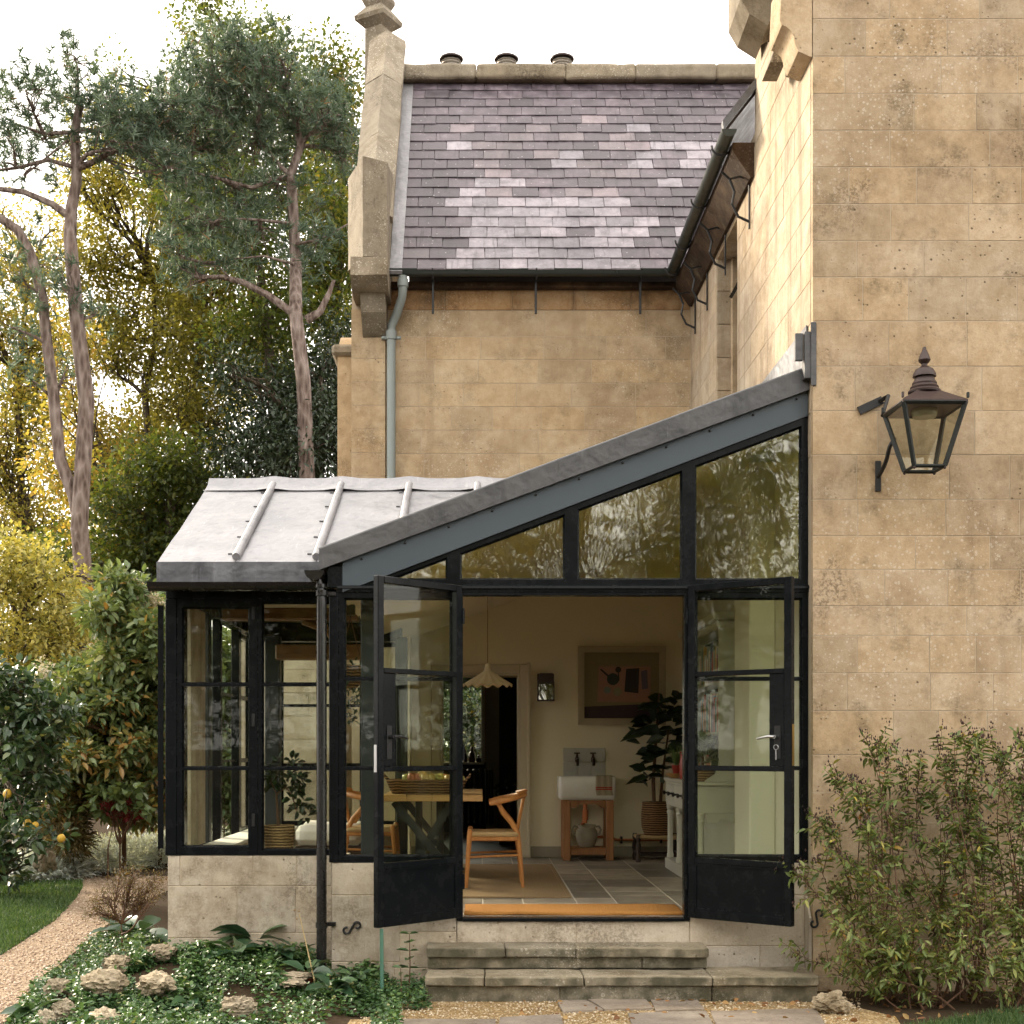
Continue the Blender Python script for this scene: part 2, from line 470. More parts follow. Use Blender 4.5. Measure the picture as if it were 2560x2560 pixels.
SEAGRASS = weave_mat('seagrass', (.075,.04,.016), (.36,.24,.12), 15, 1.0)
JUTE = simple('jute_rug', (.40,.28,.155), .95, 0, 70, .75, 1.0, .1)
COIR = simple('coir_mat', (.42,.20,.055), .95, 0, 90, .6, 1.0, .1)
CORDSEAT = weave_mat('paper_cord', (.42,.27,.12), (.62,.45,.24), 60, .6)
COPPER = simple('copper_pipe', (.55,.20,.09), .28, 1.0, 20, .4)
BRONZE = simple('bronze_tap', (.045,.022,.014), .35, .6, 20, .3)
RUSTY = simple('rusty_brown_metal', (.055,.032,.029), .5, .2, 14, .6, .3)
VERDI = simple('flaking_green_paint', (.008,.013,.012), .6, 0, 30, .7, .5)
BRASS = simple('brass', (.45,.30,.10), .35, 1.0, 20, .3)
CHROME = simple('worn_steel', (.45,.45,.46), .3, 1.0, 20, .3)
TERRA = simple('terracotta', (.40,.13,.07), .8, 0, 20, .3, .3)
REDGLAZE = simple('red_glaze', (.36,.045,.03), .3, 0, 8, .3)
STONEWARE = simple('stoneware_glaze', (.36,.32,.24), .25, 0, 18, .3)
LINEN = simple('linen', (.47,.39,.28), .95, 0, 80, .4, .6, .1)
LINENRED = simple('linen_red_stripe', (.42,.045,.035), .95, 0, 80, .3, .5, .1)
CUSHION = simple('white_cushion', (.80,.77,.71), .95, 0, 30, .1, .4, .1)
SHADE = simple('cream_shade', (.72,.61,.42), .7, 0, 10, .12)
TILE = simple('grey_zellige_tile', (.50,.49,.43), .3, 0, 16, .35, .25)
RADI = simple('dark_radiator', (.012,.014,.017), .4, 0, 6, .2)
GREYWALL = simple('grey_wall', (.42,.40,.34), .9, 0, 6, .15)
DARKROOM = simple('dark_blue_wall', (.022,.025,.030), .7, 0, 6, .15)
SKIRT = simple('stone_skirting', (.36,.32,.24), .8, 0, 20, .35, .3)
def floor_mat():
    M = Mat('limestone_floor_tile'); p = M.pos(); rn = M.rnd()
    nz = M.noise(p, 5, 6, .65, .5); v = M.noise(M.pos(scale=(2,9,9)), 1.3, 6, .7)
    col = M.ramp(nz, [(.3, (.19,.165,.13)), (.5, (.30,.265,.215)), (.72, (.42,.38,.32))])
    col = M.mix(1, col, M.ramp(rn, [(0, (.50,.50,.49)), (.5, (.95,.93,.90)), (1, (1.35,1.33,1.30))]), 'MULTIPLY')
    col = M.mix(M.math('MULTIPLY', M.sstep(v, .55, .72), .35), col, (.50,.46,.40))
    return M.pbr(col, .42, 0, M.bump(nz, .15, .004), .5)
FLOORTILE = floor_mat()
GROUT = simple('floor_grout', (.66,.61,.52), .9)
APPLEG = Mat('apple_skin')
_p = APPLEG.pos(True); _c = APPLEG.ramp(APPLEG.rnd(), [(0, (.33,.40,.10)), (.45, (.47,.47,.13)), (.7, (.50,.33,.10)), (1, (.42,.10,.05))])
APPLEG = APPLEG.pbr(APPLEG.mix(APPLEG.math('MULTIPLY', APPLEG.noise(_p, 14, 4), .35), _c, (.45,.16,.07)), .35)
def bark_mat(name, a, b, c):
    M = Mat(name); v = M.vor(M.pos(scale=(9,9,2.2)), 1.6, 'F1'); nz = M.noise(M.pos(scale=(12,12,3)), 1.0, 6, .7)
    f = M.math('ADD', M.math('MULTIPLY', v.outputs['Distance'], .6), M.math('MULTIPLY', nz, .6))
    return M.pbr(M.ramp(f, [(.25, a), (.52, b), (.85, c)]), .9, 0, M.bump(f, 1.0, .09), .1)
PINEBARK = bark_mat('pine_bark', (.055,.038,.032), (.165,.122,.105), (.30,.245,.22))
DARKBARK = bark_mat('dark_bark', (.035,.028,.02), (.08,.062,.045), (.13,.105,.08))
TWIG = simple('brown_twig', (.12,.06,.03), .8, 0, 20, .4)
def leaf_mat(name, stops, trans=.35, rough=.5, glow=(1.25,1.15,.6)):
    M = Mat(name)
    t = M.n('Attribute', {'attribute_name': 'tint', 'attribute_type': 'GEOMETRY'}).outputs['Fac']
    c = M.ramp(t, stops)
    d = M.n('BsdfPrincipled', Base_Color=c, Roughness=rough); d.inputs['Specular IOR Level'].default_value = .5
    tl = M.n('BsdfTranslucent', Color=M.mix(1, c, glow, 'MULTIPLY'))
    ms = M.n('MixShader', Fac=trans); M.t.links.new(d.outputs[0], ms.inputs[1]); M.t.links.new(tl.outputs[0], ms.inputs[2])
    M.t.links.new(ms.outputs[0], M.out.inputs['Surface'])
    return M.m
L_PINE = leaf_mat('pine_needles', [(0,(.045,.072,.048)), (.6,(.095,.140,.092)), (.93,(.17,.22,.145)), (1,(.26,.14,.07))], .30, .5, (1.3,1.3,.9))
L_GOLD = leaf_mat('golden_beech_leaves', [(0,(.06,.075,.022)), (.35,(.135,.135,.036)), (.75,(.22,.205,.06)), (1,(.29,.19,.055))], .62, .5, (1.9,1.7,.8))
L_GREEN = leaf_mat('oak_leaves', [(0,(.035,.058,.018)), (.5,(.075,.10,.03)), (.85,(.145,.155,.042)), (1,(.25,.18,.05))], .52, .5, (1.8,1.65,.65))
L_DARK = leaf_mat('yew_leaves', [(0,(.014,.026,.014)), (.6,(.03,.05,.026)), (1,(.055,.08,.035))], .15, .45)
L_YELLOW = leaf_mat('yellow_acer_leaves', [(0,(.18,.185,.05)), (.4,(.34,.315,.09)), (.8,(.50,.43,.125)), (1,(.46,.30,.07))], .4, .5, (1.3,1.2,.6))
L_MAG = leaf_mat('shrub_leaves_turning', [(0,(.065,.11,.045)), (.35,(.14,.195,.08)), (.6,(.23,.255,.10)), (.78,(.36,.27,.085)), (.93,(.40,.20,.06)), (1,(.30,.09,.045))], .35, .36)
L_QUINCE = leaf_mat('quince_leaves', [(0,(.020,.042,.018)), (.55,(.045,.085,.035)), (.9,(.12,.17,.10)), (1,(.30,.26,.05))], .25, .33)
L_SILVER = leaf_mat('silver_leaves', [(0,(.36,.40,.39)), (.5,(.55,.59,.58)), (1,(.72,.75,.74))], .2, .8)
L_HYP = leaf_mat('pointed_shrub_leaves', [(0,(.060,.095,.024)), (.5,(.145,.195,.050)), (.88,(.29,.31,.09)), (.96,(.42,.34,.06)), (1,(.36,.14,.03))], .3, .4)
L_COVER = leaf_mat('ground_cover_leaves', [(0,(.020,.048,.018)), (.5,(.050,.110,.036)), (.9,(.12,.20,.06)), (1,(.28,.28,.12))], .22, .42)
L_BROAD = leaf_mat('broad_leaves', [(0,(.020,.048,.022)), (.6,(.045,.095,.045)), (1,(.08,.14,.06))], .18, .32)
L_HOUSE = leaf_mat('house_plant_leaves', [(0,(.008,.018,.010)), (.6,(.018,.038,.018)), (1,(.04,.07,.03))], .15, .3)
L_SPIDER = leaf_mat('spider_plant_leaves', [(0,(.12,.19,.07)), (1,(.34,.40,.22))], .3, .4)
L_GRASS = leaf_mat('grass_blades', [(0,(.025,.060,.014)), (.6,(.055,.115,.028)), (1,(.13,.18,.055))], .25, .5)
L_BRONZE = leaf_mat('bronze_twiggy_leaves', [(0,(.05,.045,.018)), (.6,(.11,.09,.03)), (1,(.20,.13,.045))], .25, .6)
L_DRY = leaf_mat('fallen_leaves', [(0,(.13,.055,.02)), (.5,(.26,.12,.04)), (1,(.36,.24,.09))], .1, .8)
L_WHITEFL = leaf_mat('cream_seed_heads', [(0,(.45,.40,.33)), (1,(.66,.60,.52))], .2, .9)
L_RED = leaf_mat('red_flower_heads', [(0,(.14,.012,.015)), (1,(.28,.035,.035))], .1, .8)
BERRY = leaf_mat('brown_berries', [(0,(.030,.012,.010)), (.6,(.075,.03,.02)), (1,(.24,.17,.05))], .0, .5)
def gravel_mat(name, cols, sc=90):
    M = Mat(name); p = M.pos()
    v = M.vor(p, sc); hue = M.n('SeparateColor', Color=v.outputs['Color']).outputs['Red']
    big = M.noise(p, 1.6, 5, .6)
    c = M.ramp(hue, [(0, cols[0]), (.5, cols[1]), (1, cols[2])])
    c = M.mix(M.sstep(big, .35, .7, 0, .5), c, cols[0])
    c = M.mix(M.sstep(v.outputs['Distance'], .35, .75, 0, .5), c, tuple(x*.3 for x in cols[0]))
    return M.pbr(c, .95, 0, M.bump(M.math('MULTIPLY', v.outputs['Distance'], -1.0), .8, .012), .15)
GRAVEL_PATH = gravel_mat('pink_gravel', [(.24,.165,.105), (.36,.265,.18), (.48,.385,.28)])
GRAVEL = gravel_mat('yellow_gravel', [(.25,.155,.06), (.38,.265,.125), (.52,.42,.27)], 70)
SOIL = simple('soil', (.060,.042,.026), .98, 0, 14, .6, 1.0, .05)
LAWNBASE = simple('lawn_soil', (.030,.052,.016), .98, 0, 10, .5, .5, .05)
PAVING = stone_mat('paving_stone', (.13,.105,.08), (.22,.185,.15), (.31,.27,.225), lichen=.2, stain=.5)
# ------------------------------------------------------------------ terrain
def sm(a, b, x):
    t = min(1, max(0, (x-a)/(b-a))); return t*t*(3-2*t)
def ground_z(x, y):
    z = GZ
    z += .13*sm(-2.95,-2.1,x)*(1-sm(-1.45,-.95,x))*sm(8.35,9.5,y)*(1-sm(10.2,10.9,y))
    z += .06*sm(-2.9,-2.4,x)*(1-sm(-.8,-.5,x))*sm(8.0,8.8,y)*(1-sm(10.2,10.9,y))
    z += .9*sm(17.5, 27, y)
    return z
def grid_sheet(name, mat, xs, ys, zf):
    nx, ny = len(xs), len(ys)
    v = [(x, y, zf(x, y)) for y in ys for x in xs]
    f = [(j*nx+i, j*nx+i+1, (j+1)*nx+i+1, (j+1)*nx+i) for j in range(ny-1) for i in range(nx-1)]
    me = bpy.data.meshes.new(name); me.from_pydata(v, [], f); me.shade_smooth()
    return mobj(name, me, mat)
gxs = [-1200,-400,-120,-60,-30,-18,-12,-9,-7,-5.5,-4.5,-3.9] + [-3.4+.1*i for i in range(32)] + [0,.8,1.6,2.6,4,6,10,18,30,60,120,400,1200]
gys = [-1200,-400,-120,-60,-30,-15,-6,0,4,6.5] + [7.4+.12*i for i in range(32)] + [11.6,12.5,14,15.5,17,18.5,20,22,24,27,30,36,45,60,120,400,1200]
g = grid_sheet('ground', SOIL, gxs, gys, ground_z)
tag(g, 'dark garden soil under the plants', None, None, 'structure')

def poly_sheet(name, mat, pts, dz, th=.0, cuts=0):
    me = bpy.data.meshes.new(name); bm = bmesh.new()
    vs = [bm.verts.new((p[0], p[1], GZ+dz)) for p in pts]
    bm.faces.new(vs); bmesh.ops.triangulate(bm, faces=bm.faces)
    bmesh.ops.recalc_face_normals(bm, faces=bm.faces)
    for f in bm.faces:
        if f.normal.z < 0: f.normal_flip()
    bm.to_mesh(me); bm.free()
    return mobj(name, me, mat)
path_pts = [GP(-900,2620), GP(-900,2212), GP(0,2206), GP(430,2160), GP(560,2158), GP(560,2200), GP(430,2222), GP(345,2262), GP(262,2318), GP(140,2420), GP(95,2490), GP(30,2600)]
tag(poly_sheet('gravel_path', GRAVEL_PATH, path_pts, .006), 'pinkish gravel path curving past the lawn towards the silver plants', 'path', None, 'structure')
lawn_pts = [GP(-900,2222), GP(0,2215), GP(150,2204), GP(193,2201), GP(207,2216), GP(190,2246), GP(140,2300), GP(60,2352), GP(0,2390), GP(-200,2490), GP(-900,2600)]
tag(poly_sheet('lawn', LAWNBASE, lawn_pts, .012), 'mown lawn at the edge of the gravel path', 'lawn', None, 'structure')
front_pts = [GP(820,2640), GP(880,2545), GP(1010,2506), GP(1080,2500), (2.2, 8.72), GP(2140,2520), GP(2240,2545), GP(2300,2640)]
tag(poly_sheet('gravel_forecourt', GRAVEL, front_pts, .006), 'yellow gravel in front of the stone steps', 'gravel', None, 'structure')

# ------------------------------------------------------------------ masonry helper
rngM = random.Random(5)
def ashlar(parent, mat, plane, level, u0, u1, rows, wmin=.34, wmax=.72, gap=.0055, depth=.05, hole=None, umax=None, rng=rngM, name='stone_block'):
    """individual ashlar blocks on a wall. plane 'y': face at y=level looking to -y, u is x; plane 'x': face at x=level looking to -x, u is y"""
    k = 0
    for (z0, z1) in zip(rows[:-1], rows[1:]):
        u = u0; end = u1 if umax is None else min(u1, umax(z0))
        first = True
        while u < end-.02:
            w = rng.uniform(wmin, wmax)
            if first: w *= rng.choice((.55, 1.0)); first = False
            e = u+w
            if end-e < .16: e = end
            a, b = u, e
            segs = [(a, b)]
            if hole and z1 > hole[2]+.02 and z0 < hole[3]-.02:
                segs = []
                if a < hole[0]-.03: segs.append((a, min(b, hole[0])))
                if b > hole[1]+.03: segs.append((max(a, hole[1]), b))
            for (a, b) in segs:
                g2 = gap/2; off = rng.uniform(-.0006, .0010)
                w_, h_ = (b-a)-gap, (z1-z0)-gap
                mb = MB()
                if plane == 'y':
                    mb.cbox(-w_/2, w_/2, 0, depth, -h_/2, h_/2, .0012); loc = ((a+b)/2, level-off, (z0+z1)/2)
                else:
                    mb.cbox(0, depth, -w_/2, w_/2, -h_/2, h_/2, .0012); loc = (level-off, (a+b)/2, (z0+z1)/2)
                mb.build(name, mat, parent, loc=loc); k += 1
            u = e
    return k

# ------------------------------------------------------------------ the house
YF, YR, XR = 9.15, 14.5, 2.165           # front wall plane, rear wing wall plane, return wall plane
house = thing('stone_house', 'honey coloured ashlar stone house with steep slate roof and tall right wall', 'house', (XR, YF, GZ))
rows_px = [2560,2440,2345,2245,2140,2054,1981,1887,1777,1683,1589,1515,1424,1340,1249,1137,1027,916,803,693,602,510,418,326,234,141,47,-45,-140]
rows = [ZA(p, YF) for p in rows_px]
# front wall
fw = MB().box(XR+.003, 7.0, YF+.0022, YF+.40, GZ-.3, 8.2).build('front_wall', MORTAR, house)
ashlar(fw, STONE, 'y', YF, XR, 4.5, rows, .28, .70)
# return wall (looks to the left)
rw = MB()
WY0, WY1, WZ0, WZ1 = 11.84, 12.9, 3.2, 5.64
for (y0,y1,z0,z1) in ((YF+.41,11.08,GZ,6.9),(11.08,WY0,GZ,6.0),(WY0,WY1,GZ,WZ0),(WY0,WY1,WZ1,6.0),(WY1,YR+.4,GZ,6.0)):
    rw.box(XR+.0022, XR+.42, y0, y1, z0, z1)
rw.box(XR+.42, XR+.46, WY0-.1, WY1+.1, WZ0-.1, WZ1+.1)
rw.box(XR+.0022, 3.3, YF+.41, 11.08, 6.9, 8.8)
rw = rw.build('return_wall', MORTAR, house)
rrows = [z for z in rows if 3.0 < z < 6.1]
ashlar(rw, STONE_RET, 'x', XR, YF+.052, 14.49, rrows, .40, .85, hole=(WY0, WY1, WZ0, WZ1))
ashlar(rw, STONE_RET, 'x', XR, YF+.052, 11.05, [rrows[-1]]+[rrows[-1]+.24*i for i in range(1,9)]+[rrows[-1]+.24*i for i in range(9,12)], .40, .85)
# jambs and head of the return window
for i in range(8):
    z0 = WZ0+i*.305
    MB().cbox(XR+.006, XR+.40, WY1-.012, WY1+.1, z0+.003, z0+.302, .003).build('jamb_stone', STONE_RET, rw)
MB().cbox(XR+.006, XR+.40, WY0, WY1, WZ1-.012, WZ1+.06, .003).build('window_head', STONE, rw)
MB().cbox(XR+.13, XR+.21, WY1-.07, WY1-.012, WZ0, WZ1-.013, .01).build('mullion', STONE, rw)
win = MB().ring([(WY0+.02, WZ0+.05), (WY1-.07, WZ0+.05), (WY1-.07, WZ1-.02), (WY0+.02, WZ1-.02)], .04, XR+.24, XR+.28, 'x').build('window', BLACK, house)
MB().box(XR+.256, XR+.262, WY0+.06, WY1-.11, WZ0+.09, WZ1-.06).build('pane', GLASS, win)
# small top light pushed open
tl = MB().ring([(0,0),(.42,0),(.42,.36),(0,.36)], .03, -.015, .015, 'x').mesh('open_top_light')
tlo = mobj('open_top_light', tl, BLACK, house, loc=(XR+.10, 12.30, 5.22), rot=(0, R(28), 0)); tlo['localkids'] = 1
pt = MB().box(-.003,.003,.03,.39,.03,.33).mesh('pane'); po = bpy.data.objects.new('pane', pt); pt.materials.append(GLASS); COL.objects.link(po); po.parent = tlo

# rear wing wall with the doorway to the inner room
DX0, DX1, DZ = -.42, .40, 1.90
XL = -1.34
rear = MB()
for (x0,x1,z0,z1) in ((XL,DX0,GZ,5.95),(DX1,XR+.4,GZ,5.95),(DX0,DX1,DZ,5.95)):
    rear.box(x0, x1, YR+.0022, YR+.45, z0, z1)
rear = rear.build('rear_wall', MORTAR, house)
rz = [2.72+.243*i for i in range(13)]; rz[-1] = 5.66
ashlar(rear, STONE_REAR, 'y', YR, -.985, XR+.02, rz, .42, .78)
MB().box(XL+.003,-.993,YR-.0475,YR+.02,rz[0],rz[-1]-.01).build('pier_core', MORTAR, rear)
for i in range(12):   # corner pier
    MB().cbox(XL, -.99, YR-.05, YR+.03, rz[i]+.002, rz[i+1]-.002, .0012).build('corner_stone', STONE_REAR, rear)
for a_, b_ in ((-.985,-.38),(-.38,.32),(.32,.96),(.96,1.55),(1.55,XR-.002)): MB().cbox(a_+.002, b_-.002, YR-.008, YR+.1, 5.665, 5.87, .004).build('eaves_stone', EAVES_ORANGE, house)
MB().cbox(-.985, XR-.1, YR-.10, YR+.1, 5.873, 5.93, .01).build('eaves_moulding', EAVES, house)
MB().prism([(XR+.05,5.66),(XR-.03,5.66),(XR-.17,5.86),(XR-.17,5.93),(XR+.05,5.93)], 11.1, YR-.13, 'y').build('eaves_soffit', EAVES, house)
# hidden back and side of the rear wing
bk = MB()
WB = (-1.0, .042, .94, 2.2)
for (x0,x1,z0,z1) in ((XL,WB[0],GZ,5.95),(WB[1],7,GZ,5.95),(WB[0],WB[1],GZ,WB[2]),(WB[0],WB[1],WB[3],5.95)):
    bk.box(x0, x1, 18.75, 19.1, z0, z1)
bk.build('back_wall', STONE_REAR, house)
MB().prism([(YR+.46,GZ),(18.74,GZ),(18.74,5.9),(16.6,8.95),(YR+.46,5.9)], XL, XL+.33, 'x').build('gable_wall', STONE_REAR, house)
# stepped buttress at the far left corner
MB().prism([(14.9,GZ),(15.6,GZ),(15.6,5.2),(15.25,5.6),(14.9,5.35)], XL-.19, XL-.003, 'x').build('buttress', STONE_REAR, house)
MB().cbox(XL-.25, XL+.0, 14.85, 15.6, 5.30, 5.42, .03).build('buttress_cap', STONE_GREY, house)

# slate roof
EY, EZ, RY, RZ = 14.20, 5.965, 16.6, 9.0
SL = math.hypot(RY-EY, RZ-EZ); TH = math.atan2(RZ-EZ, RY-EY)
su = Vector((0, math.cos(TH), math.sin(TH))); sn = Vector((0, -math.sin(TH), math.cos(TH)))
def SP(x, s, n=0.0): return Vector((x, EY, EZ)) + su*s + sn*n
rb = MB()
q = [SP(-.93, 0, -.03), SP(3.6, 0, -.03), SP(3.6, SL, -.03), SP(-.93, SL, -.03)]
q2 = [Vector((p.x, 2*RY-p.y, p.z)) for p in q]
rb.add(q, [(0,1,2,3)]); rb.add(q2, [(3,2,1,0)])
roof = rb.build('slate_roof', simple('roofing_felt', (.02,.018,.02), .9), house)
NR = 20; EX = SL/NR
rngS = random.Random(11)
slate_meshes = {}
for i in range(NR):
    s0 = i*EX
    pmid = SP(0, s0+EX*.5); ypx = HY-(pmid.z-ZE)*F/pmid.y
    xpx = 1674-.376*(ypx-678) if ypx > 322 else 1890
    xmax = XA(xpx+45, pmid.y)
    x = -.80+(0 if i % 2 else -.142)
    while x < xmax:
        w = .284+rngS.choice((-.012, 0, 0, .01))
        x0, x1 = max(x, -.80), x+w-.004
        if x1-x0 > .05:
            key = round(x1-x0, 3)
            if key not in slate_meshes:
                hw = key/2
                slate_meshes[key] = MB().cbox(-hw, hw, 0, .34, -.013, 0, .003).mesh('slate')
            cxn = (x0+x1)/2; cpx = CX+cxn*F/pmid.y
            r = rngS.random()
            if i <= 6 and 1140+i*6 < cpx+rngS.uniform(-40,40) < 1600-i*4 and r < .93: m = SLATE_PALE
            elif 7 <= i <= 14 and 1130 < cpx < 1600: m = SLATE_PINK if r < .27 else (SLATE_PALE if r < .45 else SLATE)
            elif i < 13 and cpx >= 1560 and r < .22: m = SLATE_PALE
            else: m = SLATE if r > .05 else SLATE_PINK
            me = slate_meshes[key]
            if m is not SLATE:
                kk = (key, m.name)
                if kk not in slate_meshes:
                    c = me.copy(); c.materials.clear(); c.materials.append(m); slate_meshes[kk] = c
                me = slate_meshes[kk]
            o = mobj('slate', me, SLATE, roof, loc=SP(cxn, s0+rngS.uniform(-.009,.007), .030+rngS.uniform(0,.004)), rot=(TH-.055+rngS.uniform(-.012,.008), rngS.uniform(-.006,.006), rngS.uniform(-.010,.010)))
        x += w
# ridge stones, side flashing
x = -.93
while x < 3.5:
    w = rngS.uniform(.75, 1.1)
    me = noisy_mesh('ridge_stone', MB().cbox(-w/2+.002, w/2-.002, -.15, .15, -.10, .08, .02), .012, 9, x, sub=4)
    mobj('ridge_stone', me, STONE_GREY, house, loc=(x+w/2, RY, RZ+.10)); x += w
MB().add([SP(-.93,-.02,.02),SP(-.80,-.02,.02),SP(-.80,SL,.02),SP(-.93,SL,.02),SP(-.93,-.02,-.02),SP(-.80,-.02,-.02),SP(-.80,SL,-.02),SP(-.93,SL,-.02),],
         [(0,1,2,3),(4,7,6,5),(0,4,5,1),(1,5,6,2),(2,6,7,3),(3,7,4,0)]).build('side_flashing', LEAD, house)
for px in (1128, 1266, 1405):
    X = XA(px, 17.3); zt = ZA(150, 17.3)
    v = MB().lathe([(.115,-.9),(.115,.0)], (X,17.3,zt-.02), 20).build('roof_vent', simple('vent_metal', (.20,.17,.14), .5, .5, 20, .4), house, True)
    MB().lathe([(.02,.07),(.09,.05),(.148,.015),(.148,0),(.12,.0)], (X,17.3,zt), 24).build('vent_cap', RUSTY, v, True)
    for k in range(5):
        MB().lathe([(.118,0),(.126,.01),(.118,.02)], (X,17.3,zt-.04-.035*k), 20, False).build('vent_louvre', simple('vent_louvre_metal', (.30,.27,.23), .5, .4), v, True)
# left gable parapet with saddleback coping
def sweep(cs, s0, s1):
    a = [SP(c[0], s0, c[1]) for c in cs]; b = [SP(c[0], s1, c[1]) for c in cs]; n = len(cs)
    m = MB(); m.add(a+b, [tuple(range(n)), tuple(range(2*n-1,n-1,-1))]+[(i,i+n,(i+1)%n+n,(i+1)%n) for i in range(n)])
    return m
par = sweep([(-1.29,-.4),(-.94,-.4),(-.94,.20),(-1.29,.20)], .35, 4.25).build('gable_parapet', STONE_GREY, house)
sc = [(-1.33,.20),(-.905,.20),(-.905,.27),(-1.115,.40),(-1.33,.27)]
for k, (a, b) in enumerate(((.55,2.0),(2.006,3.3),(3.306,4.38))):
    mobj('coping_stone', noisy_mesh('coping_stone', sweep(sc, a, b), .012, 5, k, sub=3, angle=30), STONE_GREY, house)
kn = MB().prism([(-1.36,14.35),(-1.18,13.93),(-.935,13.93),(-.935,14.75),(-1.36,14.75)], 6.02, 6.95, 'z')
for i, v in enumerate(kn.v):
    if v[2] > 6.5: kn.v[i] = (v[0], v[1], 7.02-(.16 if v[0] < -1.3 else 0)-(.06 if v[0] > -1 else 0)+max(0,(v[1]-14.0))*.3)
mobj('kneeler', noisy_mesh('kneeler', kn, .012, 4, 3, sub=4, angle=30), STONE_GREY, house)
mobj('kneeler_foot', noisy_mesh('kneeler_foot', MB().prism([(13.93,6.02),(14.75,6.02),(14.75,5.72),(14.05,5.72),(13.90,5.83)], -1.30, -.93, 'x'), .01, 4, 5, sub=2), STONE_GREY, house)
MB().prism([(14.1,5.72),(14.6,5.72),(14.6,5.30),(14.42,5.38),(14.2,5.55)], -1.22, -.97, 'x').build('kneeler_corbel', STONE_GREY, house)
fin = MB().lathe([(.25,-.42),(.25,-.3),(.17,-.2),(.165,1.24),(.29,1.32),(.30,1.37),(.16,1.50),(.205,1.57),(.205,1.61),(.12,1.74),(.09,2.4)], (-1.24,16.9,8.55), 4, True, .28)
fin.lathe([(.19,-1.2),(.19,-.4)], (-1.24,16.9,8.55), 4, True, .28).build('finial', STONE_GREY, house)
# mouldings under the right hand gable
prof = [(2030,-60),(2030,142),(2024,141),(1996,128),(1988,112),(1985,92),(1979,78),(1968,68),(1955,62),(1950,52),(1955,-60)]
MB().prism([(XA(a,YF), ZA(b,YF)) for a,b in prof], YF+.0, YF+.34, 'y').build('corbel', STONE, house, True)
(MB().prism([(XA(1836,10.6),7.6),(XA(1836,10.6),ZA(40,10.6)),(XA(1858,10.6),ZA(78,10.6)),(XA(1905,10.6),ZA(108,10.6)),(XA(1937,10.6),ZA(30,10.6)),(XA(1937,10.6),7.6)], 10.35, 10.85, 'y').build('kneeler', STONE_GREY, house))
MB().prism([(XA(1905,10.2),ZA(100,10.2)),(XA(1950,10.2),ZA(15,10.2)),(XA(1985,10.2),ZA(15,10.2)),(XA(1985,10.2),ZA(88,10.2)),(XA(1920,10.2),ZA(88,10.2))], 9.95, 10.3, 'y').build('kneeler_moulding', STONE_GREY, house)
MB().prism([(1.985,ZA(178,9.75)),(2.09,ZA(178,9.75)),(2.17,ZA(112,9.75)),(2.17,ZA(90,9.75)),(2.05,ZA(112,9.75))], 9.62, 9.9, 'y').build('string_course', STONE_GREY, house)
MB().cbox(XR-.07, XR-.003, 9.56, 9.66, ZA(185,9.6), ZA(150,9.6), .01).build('string_course', STONE_GREY, house)

# gutters, brackets and downpipe of the house
def half_prof(r, t=.008, n=10):
    o = [(r*math.cos(math.pi+math.pi*k/n), r*math.sin(math.pi+math.pi*k/n)) for k in range(n+1)]
    i = [((r-t)*math.cos(2*math.pi-math.pi*k/n), (r-t)*math.sin(2*math.pi-math.pi*k/n)) for k in range(n+1)]
    return o+i
def gutter(x0, y0, z, length, r, axis, mat, parent, name='gutter', cap=True):
    pr = half_prof(r); m = MB()
    if axis == 'x': m.prism([(p[0]+y0, p[1]+z) for p in pr], x0, x0+length, 'x')
    else: m.prism([(p[0]+x0, p[1]+z) for p in pr], y0, y0+length, 'y')
    if cap:
        d = [(r*1.02*math.cos(math.pi+math.pi*k/12), r*1.02*math.sin(math.pi+math.pi*k/12)) for k in range(13)]
        if axis == 'x': m.prism([(p[0]+y0, p[1]+z) for p in d], x0-.008, x0+.004, 'x'); m.prism([(p[0]+y0, p[1]+z) for p in d], x0+length-.004, x0+length+.008, 'x')
        else: m.prism([(p[0]+x0, p[1]+z) for p in d], y0-.008, y0+.004, 'y'); m.prism([(p[0]+x0, p[1]+z) for p in d], y0+length-.004, y0+length+.008, 'y')
    return m.build(name, mat, parent, True, 40)
gutter(-.97, 14.24, 5.99, 2.97, .062, 'x', GUTTER, house)
gutter(1.94, 10.95, 5.97, 3.30, .058, 'y', GUTTER, house)
MB().prism([(1.93,6.0),(4.25,8.95),(4.25,9.0),(1.93,6.05)], 11.09, 14.35, 'y').build('side_roof', SLATE, house)
MB().prism([(1.91,6.0),(2.75,7.07),(2.72,7.12),(1.90,6.07)], 11.02, 11.088, 'y').build('lead_verge', LEAD_EAVE, house)
for px in (1082, 1340, 1602):
    X = XA(px, 14.3)
    MB().cbox(X-.012, X+.012, 14.34, 14.36, ZA(785,14.35), 5.93, .003).tube([(X,14.35,5.93),(X,14.24,5.92),(X,14.172,5.99)], .01, 6).build('gutter_bracket', IRON, house)
for Y in (11.25, 12.35, 13.35, 14.1):
    b = MB().cbox(XR-.018, XR-.006, Y-.012, Y+.012, 5.30, 5.76, .003)
    b.tube([(XR-.012,Y,5.36),(XR-.10,Y,5.40),(XR-.15,Y,5.50),(XR-.13,Y,5.60),(XR-.17,Y,5.70),(XR-.235,Y,5.76)], .011, 6)
    b.tube([(XR-.012,Y,5.70),(XR-.09,Y,5.72),(XR-.17,Y,5.70)], .009, 6)
    b.tube([(XR-.235+.078*math.cos(a)-.0,Y,5.97+.078*math.sin(a)) for a in [math.pi*(1+k/10) for k in range(11)]], .009, 6)
    b.build('gutter_bracket', IRON, house)
xp = XA(978, 14.4); xg = XA(1008, 14.3)
